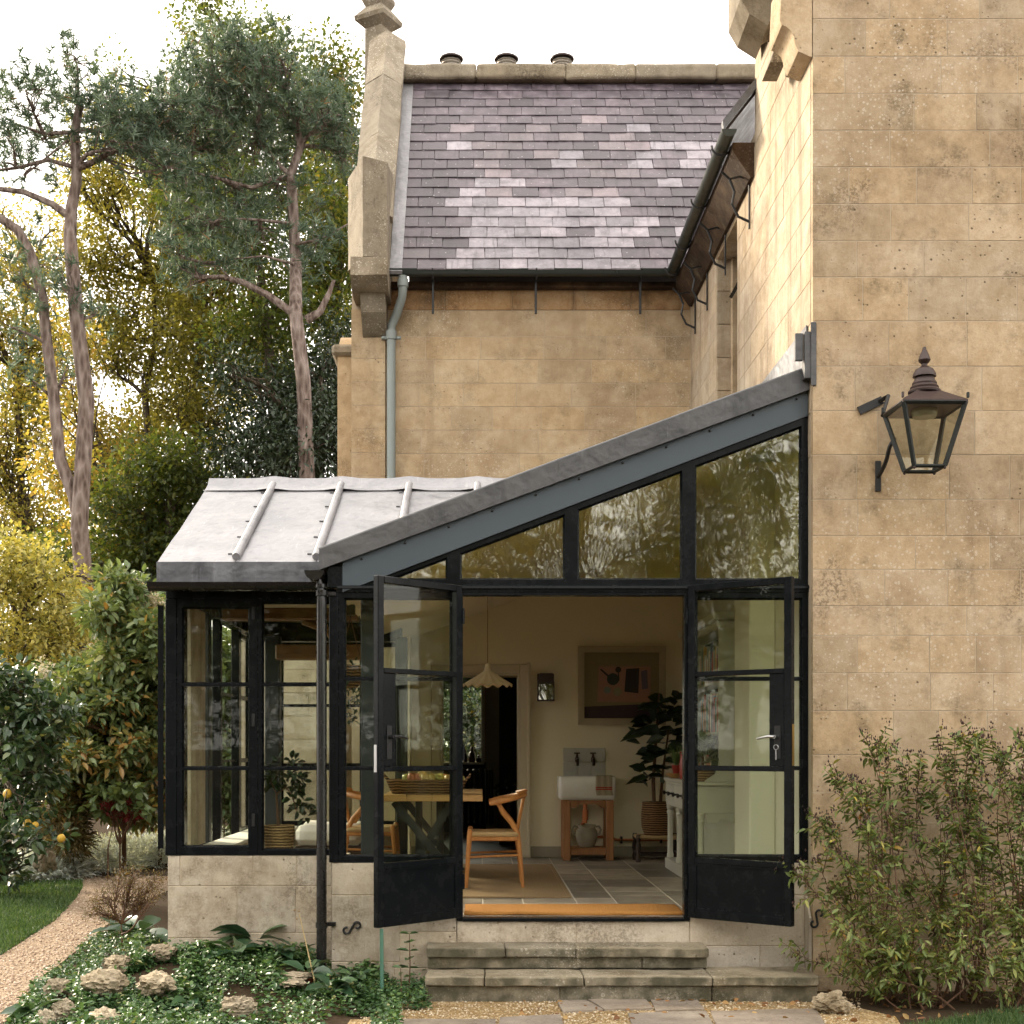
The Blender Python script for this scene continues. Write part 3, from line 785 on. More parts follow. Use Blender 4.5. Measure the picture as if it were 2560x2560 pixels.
pts = [(xg,14.24,5.93),(xg,14.24,5.80),(xg-.01,14.26,5.72),(xp+.06,14.36,5.58),(xp+.005,14.40,5.48),(xp,14.40,5.36),(xp,14.40,2.6)]
MB().tube(pts, .045, 14).tube([(xp,14.40,5.42),(xp,14.40,5.33)], .056, 14).tube([(xg,14.24,5.90),(xg,14.24,5.82)], .056, 14).cbox(xp-.10,xp+.10,14.40,14.44,5.34,5.37,.004).build('downpipe', GREENPIPE, house, True)

# low stone wall behind the glazed side room
lw = thing('low_stone_wall', 'pale stone wall seen through the side room rear window', 'wall', (-2.3, YR, GZ))
MB().box(-2.48, XL-.2, YR+.005, YR+.3, GZ, 3.0).build('wall_core', MORTAR, lw)
ashlar(lw, STONE_PALE, 'y', YR, -2.48, XL-.2, [GZ+.24*i for i in range(14)], .4, .7)
# ------------------------------------------------------------------ garden room (lean-to gable with doors + side room)
YG, YW = 9.275, 9.80
cons = thing('garden_room', 'black framed glazed garden room with lead roof and open double doors', 'garden room', (-.3, YG, GZ))
def gx(px): return XA(px, YG)
def gz(py): return ZA(py, YG)
def GPt(px, py): return (gx(px), gz(py))
def lead_top(px): return 1373-.372*(px-798)
def lead_bot(px): return 1421-.3676*(px-816)
def fas_bot(px): return 1462-.373*(px-889)
def light(poly_px, w_px, bars=(), glass=GLASS, Y=YG, name='window', parent=None, bead=True, yscale=None):
    """a glazed light: ring frame, inner bead, panes between bars. poly in photo px at depth Y"""
    parent = parent or cons
    poly = [(XA(a,Y), ZA(b,Y)) for a,b in poly_px]
    s = Y/F; w = [x*s for x in (w_px if isinstance(w_px,(list,tuple)) else [w_px]*len(poly))]
    fr = MB().ring(poly, w, Y, Y+.055, 'y').build(name, BLACK, parent)
    inn = inset(poly, w)
    b2 = inset(inn, [.012]*len(inn))
    # splayed bead
    n = len(inn); m = MB()
    for i in range(n):
        j = (i+1) % n
        a, b, c, d = inn[i], inn[j], b2[j], b2[i]
        m.add([(a[0],Y+.006,a[1]),(b[0],Y+.006,b[1]),(c[0],Y+.022,c[1]),(d[0],Y+.022,d[1]),(a[0],Y+.05,a[1]),(b[0],Y+.05,b[1]),(c[0],Y+.05,c[1]),(d[0],Y+.05,d[1])],
              [(0,1,2,3),(4,7,6,5),(3,2,6,7),(0,4,5,1)])
    m.build('glazing_bead', BLACK, fr)
    if not bars:
        MB().prism(inset(inn, [.004]*n), Y+.024, Y+.030, 'y').build('pane', glass, fr)
    else:
        x0 = min(p[0] for p in inn); x1 = max(p[0] for p in inn); z0 = min(p[1] for p in inn); z1 = max(p[1] for p in inn)
        zs = [z1]+[ZA(b,Y) for b in bars]+[z0]
        for k in range(len(zs)-1):
            MB().box(x0+.003, x1-.003, Y+.024, Y+.030, zs[k+1]+.004, zs[k]-.004).build('pane', glass, fr)
        for b in bars:
            zc = ZA(b, Y)
            MB().prism([(Y+.004,zc-.013),(Y+.004,zc+.006),(Y+.022,zc+.016),(Y+.046,zc+.013),(Y+.046,zc-.013)], x0+.001, x1-.001, 'x').build('glazing_bar', BLACK, fr)
    return fr
# triangular top lights
xs = [889, 1134, 1428, 1722, 2020]
for k in range(4):
    a, b = xs[k], xs[k+1]
    if k == 0: poly = [(a,1462),(b,1462),(b,fas_bot(b))]
    else: poly = [(a,1462),(b,1462),(b,fas_bot(b)),(a,fas_bot(a))]
    light(poly, [13,16,17,16] if k else [13,16,15], glass=GLASS_OLD, name='top_light')
# transom, side lights, posts
MB().prism([(YG-.028,gz(1466)),(YG-.03,gz(1472)),(YG-.012,gz(1472)),(YG-.012,gz(1480)),(YG+.06,gz(1480)),(YG+.06,gz(1462.5)),(YG-.012,gz(1462.5))], gx(843), gx(2021), 'x').build('transom', BLACK, cons)
MB().cbox(gx(823), gx(846.5), YG-.01, YG+.09, gz(2156), gz(1480.5), .004).build('corner_post', BLACK, cons)
MB().cbox(gx(819), gx(857), YG-.022, YG+.09, gz(1470), gz(1416), .004).build('post_head', BLACK, cons)
light([(847,2156),(1142,2156),(1142,1480.5),(847,1480.5)], [15,14,14,13], (1697,1921), name='side_light')
light([(1725,2156),(2020,2156),(2020,1480.5),(1725,1480.5)], [15,14,14,13], (1697,1921), name='side_light')
for a, b in ((1142.5,1157),(1710,1724.5)):
    MB().cbox(gx(a), gx(b), YG-.012, YG+.08, gz(2301), gz(1480.5), .003).build('door_jamb', BLACK, cons)
MB().cbox(gx(1157.5), gx(1709.5), YG-.01, YG+.07, gz(1489), gz(1480.5), .002).build('door_head', BLACK, cons)
MB().cbox(gx(1157.5), gx(1709.5), YG-.03, YG+.08, gz(2302), gz(2294), .003).build('threshold', BLACK, cons)
# fascia board, lead verge
MB().prism([GPt(857,fas_bot(857)+7), GPt(2018,fas_bot(2018)), GPt(2018,lead_bot(2018)-6), GPt(857,lead_bot(857)-6)], YG-.02, YG+.03, 'y').build('fascia_board', FASCIA, cons)
for i in range(11):
    px = 905+i*108.5; py = lead_bot(px)+10
    MB().lathe([(.0085,0),(.0085,.006),(.004,.011)], (0,0,0), 10).build('screw_cap', IRON, cons, loc=(gx(px), YG-.02, gz(py)), rot=(R(90),0,0))
def verge_piece(a, b, k, y0=YG-.055):
    m = MB().prism([GPt(a,lead_bot(a)), GPt(b,lead_bot(b)), GPt(b,lead_top(b)+4), GPt(a,lead_top(a)+4)], y0, YG+.05, 'y')
    # rolled top edge
    m.tube([(gx(a),YG-.030,gz(lead_top(a)+6)),(gx(b),YG-.030,gz(lead_top(b)+6))], .020, 10)
    return m.build('lead_verge', LEAD_DARK, cons, True, 40)
verge_piece(800, 1398, 0); verge_piece(1396, 1955, 1, YG-.059); verge_piece(1953, 2026, 2, YG-.055)
MB().cbox(XR-.05, XR-.006, YF+.0, YF+.09, gz(958), gz(842), .004).build('lead_upstand', LEAD_DARK, cons)
MB().cbox(XR-.012, XR+.024, YF-.012, YF-.003, ZA(965,YF), ZA(806,YF), .003).build('lead_upstand', LEAD_DARK, cons)
MB().prism([(YF+.10,3.62),(14.40,3.62),(14.40,3.93),(YF+.12,3.93)], XR-.014, XR-.006, 'x').build('wall_flashing', LEAD_EAVE, cons)
MB().cbox(XA(1986,9.2), XR-.055, 9.17, 9.20, ZA(904,9.2), ZA(836,9.2), .003).build('lead_upstand', LEAD_DARK, cons)
# lean-to roof and its ceiling
xa, xb = gx(800), XR-.016
za, zb = gz(lead_top(800)+8), gz(lead_top(800)+8)+.372*(xb-xa)
MB().prism([(xa,za),(xb,zb),(xb,zb-.10),(xa,za-.10)], YG+.055, YR-.055, 'y').build('lead_roof', LEAD, cons)
MB().prism([(xa+.1,za-.26+.0372),(xb-.02,zb-.26),(xb-.02,zb-.30),(xa+.1,za-.30+.0372)], YG+.10, YR-.06, 'y').build('ceiling', CEIL, cons)
MB().box(xa, xa+.03, YG+.055, 9.60, za-.22, za-.10).build('eaves_board', BLACK, cons)

# stone plinth under the gable
pl = MB()
for (x0,x1,z0,z1) in ((gx(828),gx(1142),GZ-.2,gz(2157)),(gx(1142),gx(1724),GZ-.2,gz(2303)),(gx(1724),XR-.002,GZ-.2,gz(2157))):
    pl.box(x0+.004, x1-.004 if x1 < 1.0 else x1, YG+.004, YG+.30, z0, z1-.004)
pl = pl.build('plinth_wall', MORTAR, cons)
def blk(x0,x1,z0,z1,mat=STONE_PALE,Y=YG,d=.05,par=None,name='stone_block'):
    w,h=(x1-x0)-.004,(z1-z0)-.004
    return MB().cbox(-w/2,w/2,0,d,-h/2,h/2,.004).build(name, mat, par or pl, loc=((x0+x1)/2,Y,(z0+z1)/2))
for (a,b,t,u) in ((828,985,2157,2238),(985,1142,2157,2238),(828,1000,2238,2405),(1000,1142,2238,2330),(1000,1142,2330,2420),(828,985,2405,2520),(985,1142,2420,2520),
                  (1142,1440,2303,2362),(1440,1724,2303,2362),(1142,1350,2362,2520),(1350,1724,2362,2520),
                  (1724,1880,2157,2238),(1880,2012,2157,2238),(1724,2012,2238,2365),(1724,1900,2365,2520),(1900,2012,2365,2520)):
    blk(gx(a), gx(b), gz(u), gz(t))
# stone stop at the house corner
MB().prism([(YF+.006,GZ),(YG-.004,GZ),(YG-.004,gz(2240)),(YF+.006,gz(2290))], gx(2012)+.002, XR-.004, 'x').build('chamfered_stop', STONE_PALE, cons)

# double doors
def door(hinge, vec, left):
    w, z0, z1 = .755, .012, 2.203
    ang = math.atan2(vec[1], vec[0])
    t = .045; mb = MB(); sgn = 1
    st = .052
    # stiles / rails (u along the leaf from the hinge)
    for (u0,u1,a,b) in ((0,st,z0,z1),(w-st,w,z0,z1),(st,w-st,z1-.045,z1),(st,w-st,z0,z0+.055),(st,w-st,1.598,1.63),(st,w-st,.982,1.014),(st,w-st,.372,.412)):
        mb.cbox(u0,u1,-t/2,t/2,a,b,.004)
    mb.cbox(w-st-.105,w-st,-t/2+.006,t/2-.006,1.0145,1.5975,.003)
    mb.box(st,w-st,-.012,.012,z0+.055,.372)
    me = mb.mesh('door')
    d = mobj('door', me, BLACK, cons, loc=(hinge[0],hinge[1],0), rot=(0,0,ang)); d['localkids'] = 1
    def kid(name, m, mat, smooth=False):
        k = bpy.data.objects.new(name, m.mesh(name, smooth)); k.data.materials.append(mat); COL.objects.link(k); k.parent = d; return k
    for (u0,u1,a,b) in ((st,w-st,1.63,z1-.045),(st,w-st-.105,1.014,1.598),(st,w-st,.412,.982)):
        kid('pane', MB().box(u0-.004,u1+.004,-.003,.003,a-.004,b+.004), GLASS)
    # outside face is +y or -y of the leaf depending on the side
    sy = -1 if not left else 1     # the face turned to the viewer
    kid('kick_panel', MB().ring([(st+.0,z0+.055),(w-st-.0,z0+.055),(w-st,.372),(st,.372)], .012, sy*.013, sy*.02, 'y'), BLACK)
    for zc in (.25, 1.1, 2.0):
        kid('hinge', MB().tube([(-.004,sy*.026,zc-.05),(-.004,sy*.026,zc+.05)], .010, 8), BLACK)
    uc = w-st-.045
    kid('lock_plate', MB().cbox(uc-.022,uc+.022,sy*.0175,sy*.024,1.06,1.27,.003), IRON)
    kid('handle', MB().tube([(uc,sy*.024,1.20),(uc,sy*.065,1.20)], .012, 10).tube([(uc,sy*.065,1.20),(uc-.04,sy*.068,1.203),(uc-.085,sy*.066,1.195),(uc-.12,sy*.064,1.188)], [.010,.009,.008,.006], 8), CHROME if not left else IRON, True)
    if not left:
        kid('key', MB().tube([(uc+.016*math.cos(2*math.pi*k/10),sy*.04,1.135+.016*math.sin(2*math.pi*k/10)) for k in range(11)], .003, 6).tube([(uc,sy*.04,1.12),(uc,sy*.04,1.055)], .003, 6), CHROME)
        kid('lock_edge', MB().box(w+.0005,w+.003,-.012,.012,1.02,1.28), BRASS)
    else:
        kid('lock_edge', MB().box(w+.0005,w+.003,-.012,.012,.98,1.15), CHROME)
    return d
dl = door((gx(1150), YG-.028), (-.515,-.552), True); dl['label'] = 'left glazed door leaf folded back against the side light'
dr = door((gx(1722), YG-.028), (.575,-.49), False); dr['label'] = 'right glazed door leaf with lever handle and key'

# ---- side room
def wx(px): return XA(px, YW)
def wz(py): return ZA(py, YW)
WX0, WX1 = wx(418), gx(824)
sp = MB().box(WX0+.004, WX1+.06, YW+.004, YW+.28, GZ-.2, wz(2139)-.004).build('plinth_wall', MORTAR, cons)
for (a,b,t,u) in ((419,450,2139,2215),(450,632,2139,2215),(632,742,2139,2215),(742,830,2139,2215),(419,592,2215,2345),(592,740,2215,2332),(740,830,2215,2332),(592,830,2332,2400),(419,592,2345,2470),(592,700,2400,2500),(700,830,2400,2500)):
    blk(wx(a), wx(b), wz(u), wz(t), STONE_PALE, YW, .05, sp)
MB().cbox(wx(414), wx(442), YW-.01, YW+.09, wz(2138), wz(1497), .004).build('corner_post', BLACK, cons)
MB().cbox(WX0-.01, WX1+.06, YW-.005, YW+.09, wz(1496.5), wz(1470), .004).build('eaves_beam', BLACK, cons)
f1 = light([(442.5,2138),(644,2138),(644,1497),(442.5,1497)], [20,21,20,12], (1711,1921), Y=YW, name='casement')
for zc in (1533, 1800, 2050):
    MB().cbox(wx(630), wx(638), YW-.012, YW-.0005, wz(zc+16), wz(zc-16), .002).build('hinge', IRON, f1)
light([(645,2138),(834,2138),(834,1497),(645,1497)], [12,8,8,9], (1711,1921), Y=YW, name='fixed_light')
# casement on the end wall standing open (seen edge on)
oc = MB().ring([(0,wz(2122)),(.55,wz(2122)),(.55,wz(1512)),(0,wz(1512))], .04, -.02, .02, 'x').build('open_casement', BLACK, cons, loc=(WX0-.05,YW+.02,0), rot=(0,0,R(13))); oc['localkids'] = 1
pk_ = bpy.data.objects.new('pane', MB().box(-.003,.003,.04,.51,wz(2122)+.04,wz(1512)-.04).mesh('pane')); pk_.data.materials.append(GLASS); COL.objects.link(pk_); pk_.parent = oc
# end wall: plinth, posts, sill, bars
ep = MB().box(WX0+.005, WX0+.28, YW+.29, 13.1, GZ-.2, .37).build('plinth_wall', STONE_PALE, cons)
for (y0,y1) in ((YW+.10,10.1),(11.38,11.46),(12.25,12.36),(12.98,13.1)):
    MB().cbox(WX0+.01, WX0+.08, y0, y1, .372, 2.17, .004).build('window_post', BLACK, cons)
MB().cbox(WX0+.02, WX0+.08, 10.22, 10.75, .402, 2.17, .004).build('stone_pier', STONE_PALE, cons)
for zc in (.40, 1.02, 1.58, 2.13):
    MB().cbox(WX0+.025, WX0+.06, 12.37, 12.97, zc-.018, zc+.018, .003).build('glazing_bar', BLACK, cons)
for zc in (1.02, 1.58):
    MB().cbox(WX0+.025, WX0+.06, 11.47, 12.24, zc-.012, zc+.012, .003).build('glazing_bar', BLACK, cons)
MB().box(WX0+.04, WX0+.046, 12.37, 12.97, .42, 2.1).build('pane', GLASS, cons)
MB().cbox(WX0-.01, WX0+.09, YW+.10, 13.1, 2.175, 2.26, .004).build('eaves_beam', BLACK, cons)
MB().cbox(WX0+.09, WX0+.33, YW+.30, 12.95, .372, .40, .006).build('window_board', WHITES, cons)
MB().cbox(WX0+.30, gx(1142), YG+.31, YG+.50, gz(2157)-.03, gz(2157), .006).build('window_board', WHITES, cons) if False else None
MB().cbox(WX0+.34, WX1+.06, YW+.10, YW+.33, .345, .372, .006).build('window_board', WHITES, cons)
MB().cbox(gx(850), gx(1140), YG+.07, YG+.31, .345, .370, .006).build('window_board', WHITES, cons)
MB().cbox(gx(1728), gx(2012), YG+.07, YG+.31, .345, .370, .006).build('window_board', WHITES, cons)
# rear window wall of the side room
YB = 13.0
MB().box(WX0+.3, -.76, YB, YB+.25, GZ, .375).build('plinth_wall', STONE_PALE, cons)
MB().cbox(WX0+.3, -.76, YB-.12, YB+.1, .376, .402, .006).build('window_board', WHITES, cons)
rwm = MB().ring([(WX0+.3,.403),(-.76,.403),(-.76,2.12),(WX0+.3,2.12)], .045, YB+.10, YB+.15, 'y').build('rear_window', BLACK, cons)
for px in (796, 905):
    MB().cbox(XA(px,YB)-.03, XA(px,YB)+.03, YB+.095, YB+.155, .45, 2.075, .003).build('mullion', BLACK, rwm)
for py in (1763, 1912):
    MB().cbox(WX0+.345, -.805, YB+.105, YB+.145, ZA(py,YB)-.014, ZA(py,YB)+.014, .003).build('glazing_bar', BLACK, rwm)
MB().box(WX0+.34, -.80, YB+.122, YB+.128, .44, 2.08).build('pane', GLASS, rwm)
MB().cbox(WX0+.1, -.74, YB+.05, YB+.2, 2.125, 2.30, .006).build('eaves_beam', BLACK, cons)
# lead roof of the side room: eave at Y 9.55, ridge at 11.42
ey, ez, ry, rz_ = 9.55, 2.395, 11.42, 3.285
xe = WX0-.015
LS = math.hypot(ry-ey, rz_-ez); LT = math.atan2(rz_-ez, ry-ey)
lu = Vector((0, math.cos(LT), math.sin(LT))); ln = Vector((0,-math.sin(LT),math.cos(LT)))
def LP(x, s, n=0.0): return Vector((x, ey, ez))+lu*s+ln*n
def slab(p, q, n0, n1, s0, s1):
    sa, sb = s0
    a = [LP(p,sa,n0),LP(q,sb,n0),LP(q,s1,n0),LP(p,s1,n0),LP(p,sa,n1),LP(q,sb,n1),LP(q,s1,n1),LP(p,s1,n1)]
    return MB().add(a, [(0,3,2,1),(4,5,6,7),(0,1,5,4),(1,2,6,5),(2,3,7,6),(3,0,4,7)])
def valley(x): return min(LS-.05, max(0.0, (za+.372*(x-xa)-.05-ez)/math.sin(LT)))   # where the lean-to roof cuts this slope
rolls = [-1.68, -1.13, -.58, -.03, .52]
edges = [xe]+rolls+[1.0]
for a, b in zip(edges[:-1], edges[1:]):
    mobj('lead_sheet', noisy_mesh('lead_sheet', slab(a+.004 if a != xe else a, b-.004, -.02, 0, (valley(a), valley(b)), LS-.02), .006, 2.2, a*3, sub=7, angle=50), LEAD, cons)
for X in rolls[:-1]:
    m = MB().tube([LP(X,max(.06,valley(X)+.02),.022),LP(X,LS-.10,.022)], .028, 12); m.build('lead_roll', LEAD, cons, True, 50)
    for k in range(5):
        if .18+k*.40 < valley(X)+.05: continue
        p = LP(X-.062, .18+k*.40, .004)
        MB().cbox(p.x-.014, p.x+.016, p.y-.005, p.y+.005, p.z-.004, p.z+.005, .002).build('lead_clip', LEAD_DARK, cons)
# ridge capping draped over the rolls
for a, b in zip(edges[:-1], edges[1:]):
    n = 8; vs = []; fs = []
    for k in range(n+1):
        x = a+(b-a)*k/n; bump_ = .018*(math.cos(math.pi*2*k/n)*.5+.5)**3 if a != xe or k > n/2 else 0.0
        vs += [LP(x, LS-.24, .010+bump_), LP(x, LS-.10, .014+bump_), LP(x, LS-.015, .05+bump_), Vector((x, ry+.10, rz_-.01+bump_))]
    for k in range(n):
        for j in range(3): fs.append((k*4+j, (k+1)*4+j, (k+1)*4+j+1, k*4+j+1))
    MB().add(vs, fs).build('ridge_capping', LEAD, cons, True, 60)
bs = [(xe,ry+.005,rz_-.03),(1.1,ry+.005,rz_-.03),(-1.1,13.3,2.40),(xe,13.3,2.40)]
MB().add(bs+[(a,b,c-.03) for a,b,c in bs], [(0,1,2,3),(4,7,6,5),(0,4,5,1),(1,5,6,2),(2,6,7,3),(3,7,4,0)]).build('lead_sheet', LEAD, cons)
# eave upstand (dark lead), end verge, soffit / ceiling
for a, b in ((xe,-1.62),(-1.622,gx(800))):
    MB().prism([(ey-.012,ez+.004),(ey+.01,ez+.004),(ey+.01,ez-.135),(ey-.004,ez-.135)], a, b, 'x').build('lead_eave', LEAD_EAVE, cons)
gb = [(YW+.0,2.20),(13.1,2.20),(13.1,2.34),(ry,rz_-.09),(YW,2.40)]
MB().prism(gb, WX0+.0, WX0+.05, 'x').build('end_gable', BLACK, cons)
MB().prism([(ey+.02,ez-.05),(ry,rz_-.085),(13.2,2.35),(13.2,2.30),(ry,rz_-.135),(YW+.1,2.40)], WX0+.06, .95, 'x').build('ceiling', CEIL, cons) if False else None
MB().prism([(ey+.02,ez-.06),(ry,rz_-.09),(ry,rz_-.13),(ey+.02,ez-.10)], WX0+.06, -.98, 'x').build('ceiling', CEIL, cons)
MB().prism([(ry,rz_-.09),(13.2,2.34),(13.2,2.30),(ry,rz_-.13)], WX0+.06, -.98, 'x').build('ceiling', CEIL, cons)
MB().box(WX0+.0, WX1+.05, ey+.02, YW+.0, ez-.135, ez-.10).build('soffit', BLACK, cons)
# rainwater goods
gutter(XA(375,9.49), 9.49, ZA(1457,9.49), XA(790,9.49)-XA(375,9.49), .058, 'x', BLACKPIPE, cons)
gutter(XA(787,9.2), 9.17, ZA(1427,9.2), .42, .064, 'y', BLACKPIPE, cons)
dx = XA(804, 9.22); dy = 9.22
dp = MB().tube([(dx-.02,dy,ZA(1450,dy)),(dx-.005,dy,ZA(1470,dy)),(dx,dy,ZA(1500,dy)),(dx,dy,-.40)], [.022,.024,.034,.034], 14)
for py in (1465, 1485): dp.tube([(dx-.006,dy,ZA(py,dy)+.012),(dx-.006,dy,ZA(py,dy)-.012)], .034, 14)
dp.build('downpipe', BLACKPIPE, cons, True)
for py in (1483, 2312):
    MB().tube([(dx,dy,ZA(py,dy)-.018),(dx,dy,ZA(py,dy)+.018)], .040, 14).cbox(dx,dx+.09,dy+.03,YG-.0,ZA(py,dy)-.014,ZA(py,dy)+.014,.003).build('pipe_bracket', BLACKPIPE, cons, True)
# inside posts and beams of the side room
def post(px, Y, w, zt, name='timber_post', mat=BLUEBLACK):
    X = XA(px, Y); MB().cbox(X-w/2, X+w/2, Y-w/2, Y+w/2, .0, zt, .008).build(name, mat, cons)
post(508, 10.92, .115, 2.2); post(683, 12.7, .135, ZA(1590,12.7)); post(921, 9.75, .10, 2.35); post(1005, 12.7, .10, ZA(1593,12.7))
MB().cbox(WX0+.35, -.98, 12.55, 12.68, ZA(1650,12.6), ZA(1612,12.6), .012).build('timber_beam', BEAMWOOD, cons)
MB().cbox(WX0+.1, -1.0, 11.3, 11.46, ZA(1552,11.4), ZA(1522,11.4), .012).build('timber_beam', BEAMWOOD, cons)
MB().tube([(WX0+.75,11.38,ZA(1552,11.4)),(WX0+.95,11.38,ZA(1575,11.4)),(WX0+1.1,11.38,ZA(1640,11.4))], .035, 8).build('brace', BEAMWOOD, cons)
# inner walls
MB().box(-.75, -.72, YR-.4, YR-.02, 0, 3.0).build('inner_wall', PLASTER, cons)
sill = []
MB().prism([(-.75,0),(DX0-.10,0),(DX0-.10,2.9),(-.75,2.42)], YR-.045, YR-.02, 'y').build('inner_wall', PLASTER, cons)
MB().prism([(DX1+.10,0),(XR-.05,0),(XR-.05,3.6),(DX1+.10,3.0)], YR-.045, YR-.02, 'y').build('inner_wall', PLASTER, cons)
MB().prism([(DX0-.10,DZ+.09),(DX1+.10,DZ+.09),(DX1+.10,3.0),(DX0-.10,2.9)], YR-.045, YR-.02, 'y').build('inner_wall', PLASTER, cons)
MB().box(XR-.030, XR-.006, YG+.07, YR-.05, 0, 3.6).build('inner_wall', PLASTER_W, cons)
MB().cbox(XR-.22, XR-.031, 10.15, 10.75, 0, 3.2, .01).build('wall_pier', PLASTER_W, cons)
MB().box(XR-.036, XR-.031, 10.77, 11.27, 0, 2.5).build('shadow_gap_panel', DARKROOM, cons)  # flat dark panel, paints in the shadow gap between dresser and pier
# architrave of the inner doorway
arch = MB()
arch.cbox(DX1, DX1+.095, YR-.075, YR-.046, 0, DZ+.095, .008).cbox(DX0-.095, DX0, YR-.075, YR-.046, 0, DZ+.095, .008).cbox(DX0+.001, DX1-.001, YR-.073, YR-.046, DZ, DZ+.09, .008)
arch.cbox(DX1+.07, DX1+.105, YR-.095, YR-.076, 0, DZ+.11, .006).build('architrave', TRIM, cons)
MB().box(DX1-.02, DX1-.001, YR-.04, YR+.45, 0, DZ).box(DX0+.001, DX0+.02, YR-.04, YR+.45, 0, DZ).box(DX0+.02, DX1-.02, YR-.04, YR+.45, DZ-.02, DZ-.001).build('door_lining', TRIM, cons)
for (a,b) in ((DX1+.11, XR-.04), (-.74, DX0-.10)):
    MB().cbox(a, b, YR-.065, YR-.046, 0, .115, .004).build('skirting', SKIRT, cons)

# ---- steps
st = thing('stone_steps', 'two weathered stone steps below the garden doors', 'steps', (1.0, 8.8, GZ))
def slab_stone(name, x0,x1,y0,y1,z0,z1,mat,seed,amt=.010):
    me = noisy_mesh(name, MB().cbox(x0,x1,y0,y1,z0,z1,.006), amt*.8, 6.5, seed, sub=6, angle=28)
    return mobj(name, me, mat, st)
for k,(a,b) in enumerate(((1065,1262),(1262,1440),(1440,1772))):
    slab_stone('tread', XA(a,9.0)+.003, XA(b,9.0)-.003, 8.985+(.0,.01,-.005)[k], YG-.003, -.215, -.155, STONE_STEP, k+1)
for k,(a,b) in enumerate(((1068,1605),(1605,1768))):
    slab_stone('riser', XA(a,9.03)+.003, XA(b,9.03)-.003, 9.025, YG-.004, -.292, -.217, STONE_STEP, k+11, .004)
for k,(a,b) in enumerate(((1062,1212),(1212,1460),(1460,1782),(1782,2052))):
    slab_stone('tread', XA(a,8.71)+.003, XA(b,8.71)-.003, 8.70+(.012,.0,.018,.006)[k], 9.024 if k < 3 else 9.145, -.352, -.295, STONE_STEP, k+21)
for k,(a,b) in enumerate(((1062,1400),(1400,1780),(1780,2046))):
    slab_stone('riser', XA(a,8.74)+.003, XA(b,8.74)-.003, 8.745, 9.0, GZ-.1, -.354, STONE_STEP, k+31, .004)

# paving by the steps
pv = thing('paving', 'worn stone paving slabs set in the gravel', 'paving', (1.2, 8.4, GZ), None, 'structure')
for k, q in enumerate(([(1390,2506),(1455,2500),(1508,2530),(1408,2537)],[(1458,2500),(1608,2498),(1632,2528),(1512,2531)],[(1625,2503),(1740,2500),(1760,2530),(1640,2534)],
                       [(1250,2552),(1400,2545),(1420,2600),(1240,2610)],[(1570,2540),(1765,2534),(1800,2600),(1590,2600)],[(1775,2536),(2040,2530),(2080,2600),(1810,2600)],[(960,2556),(1240,2554),(1230,2640),(930,2640)])):
    me = noisy_mesh('paving_slab', MB().prism([GP(a,b) for a,b in q], GZ-.03, GZ+.018+.004*(k%2), 'z'), .005, 4, k, sub=4)
    mobj('paving_slab', me, PAVING, pv)

# ---- room floor
fl = MB().box(gx(832), XR-.035, YG+.32, YR-.05, -.06, -.0028).box(WX0+.29, gx(832), YW+.29, YR-.05, -.06, -.0028).box(gx(1142), gx(1724), YG+.085, YG+.32, -.06, -.0028).box(DX0,DX1,YR-.05,YR+.45,-.06,-.008).build('floor', GROUT)
tag(fl, 'floor of worn limestone tiles inside the garden room', 'floor', None, 'structure')
xl = [-1.9,-1.45,-1.05,-.72,-.36,.01,.307,.698,.99,1.424,1.78,XR-.04]
rngF = random.Random(3); nt = 0
for a, b in zip(xl[:-1], xl[1:]):
    y = YG+.10+rngF.uniform(0,.2)
    y0 = YG+.34 if (a < gx(1142)-.01 or b > gx(1724)+.01) else YG+.088
    if a < gx(832): y0 = YW+.30
    y = y0
    while y < YR-.06:
        e = min(y+rngF.uniform(.28,.75), YR-.055)
        if YR-.055-e < .15: e = YR-.055
        MB().cbox(-(b-a)/2+.0045,(b-a)/2-.0045,-(e-y)/2+.0045,(e-y)/2-.0045,-.02,0,.002).build('floor_tile', FLOORTILE, fl, loc=((a+b)/2,(y+e)/2,rngF.uniform(-.001,.001)))
        y = e
# inner dark room beyond the doorway
ir = thing('inner_room', 'dark room beyond the inner doorway with a window to the garden', 'room', (0,16.5,0), None, 'structure')
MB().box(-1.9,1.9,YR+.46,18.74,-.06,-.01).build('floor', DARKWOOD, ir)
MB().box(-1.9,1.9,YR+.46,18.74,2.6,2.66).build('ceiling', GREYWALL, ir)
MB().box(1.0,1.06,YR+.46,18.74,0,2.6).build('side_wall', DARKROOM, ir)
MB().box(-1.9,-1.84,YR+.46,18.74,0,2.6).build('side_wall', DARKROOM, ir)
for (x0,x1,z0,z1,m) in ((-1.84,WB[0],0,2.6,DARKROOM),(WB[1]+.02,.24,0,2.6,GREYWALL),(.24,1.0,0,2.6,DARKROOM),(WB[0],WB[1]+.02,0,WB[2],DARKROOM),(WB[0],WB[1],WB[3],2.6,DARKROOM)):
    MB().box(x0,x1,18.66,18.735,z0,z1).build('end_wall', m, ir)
MB().cbox(.0,.05,18.60,18.75,WB[2],WB[3],.004).build('window_frame', WHITEP, ir)
MB().cbox(WB[0],WB[1],18.56,18.75,WB[2]-.03,WB[2],.004).build('window_sill', WHITEP, ir)
MB().box(WB[0],WB[1]-.05,18.80,18.806,WB[2],WB[3]).build('pane', GLASS, ir)
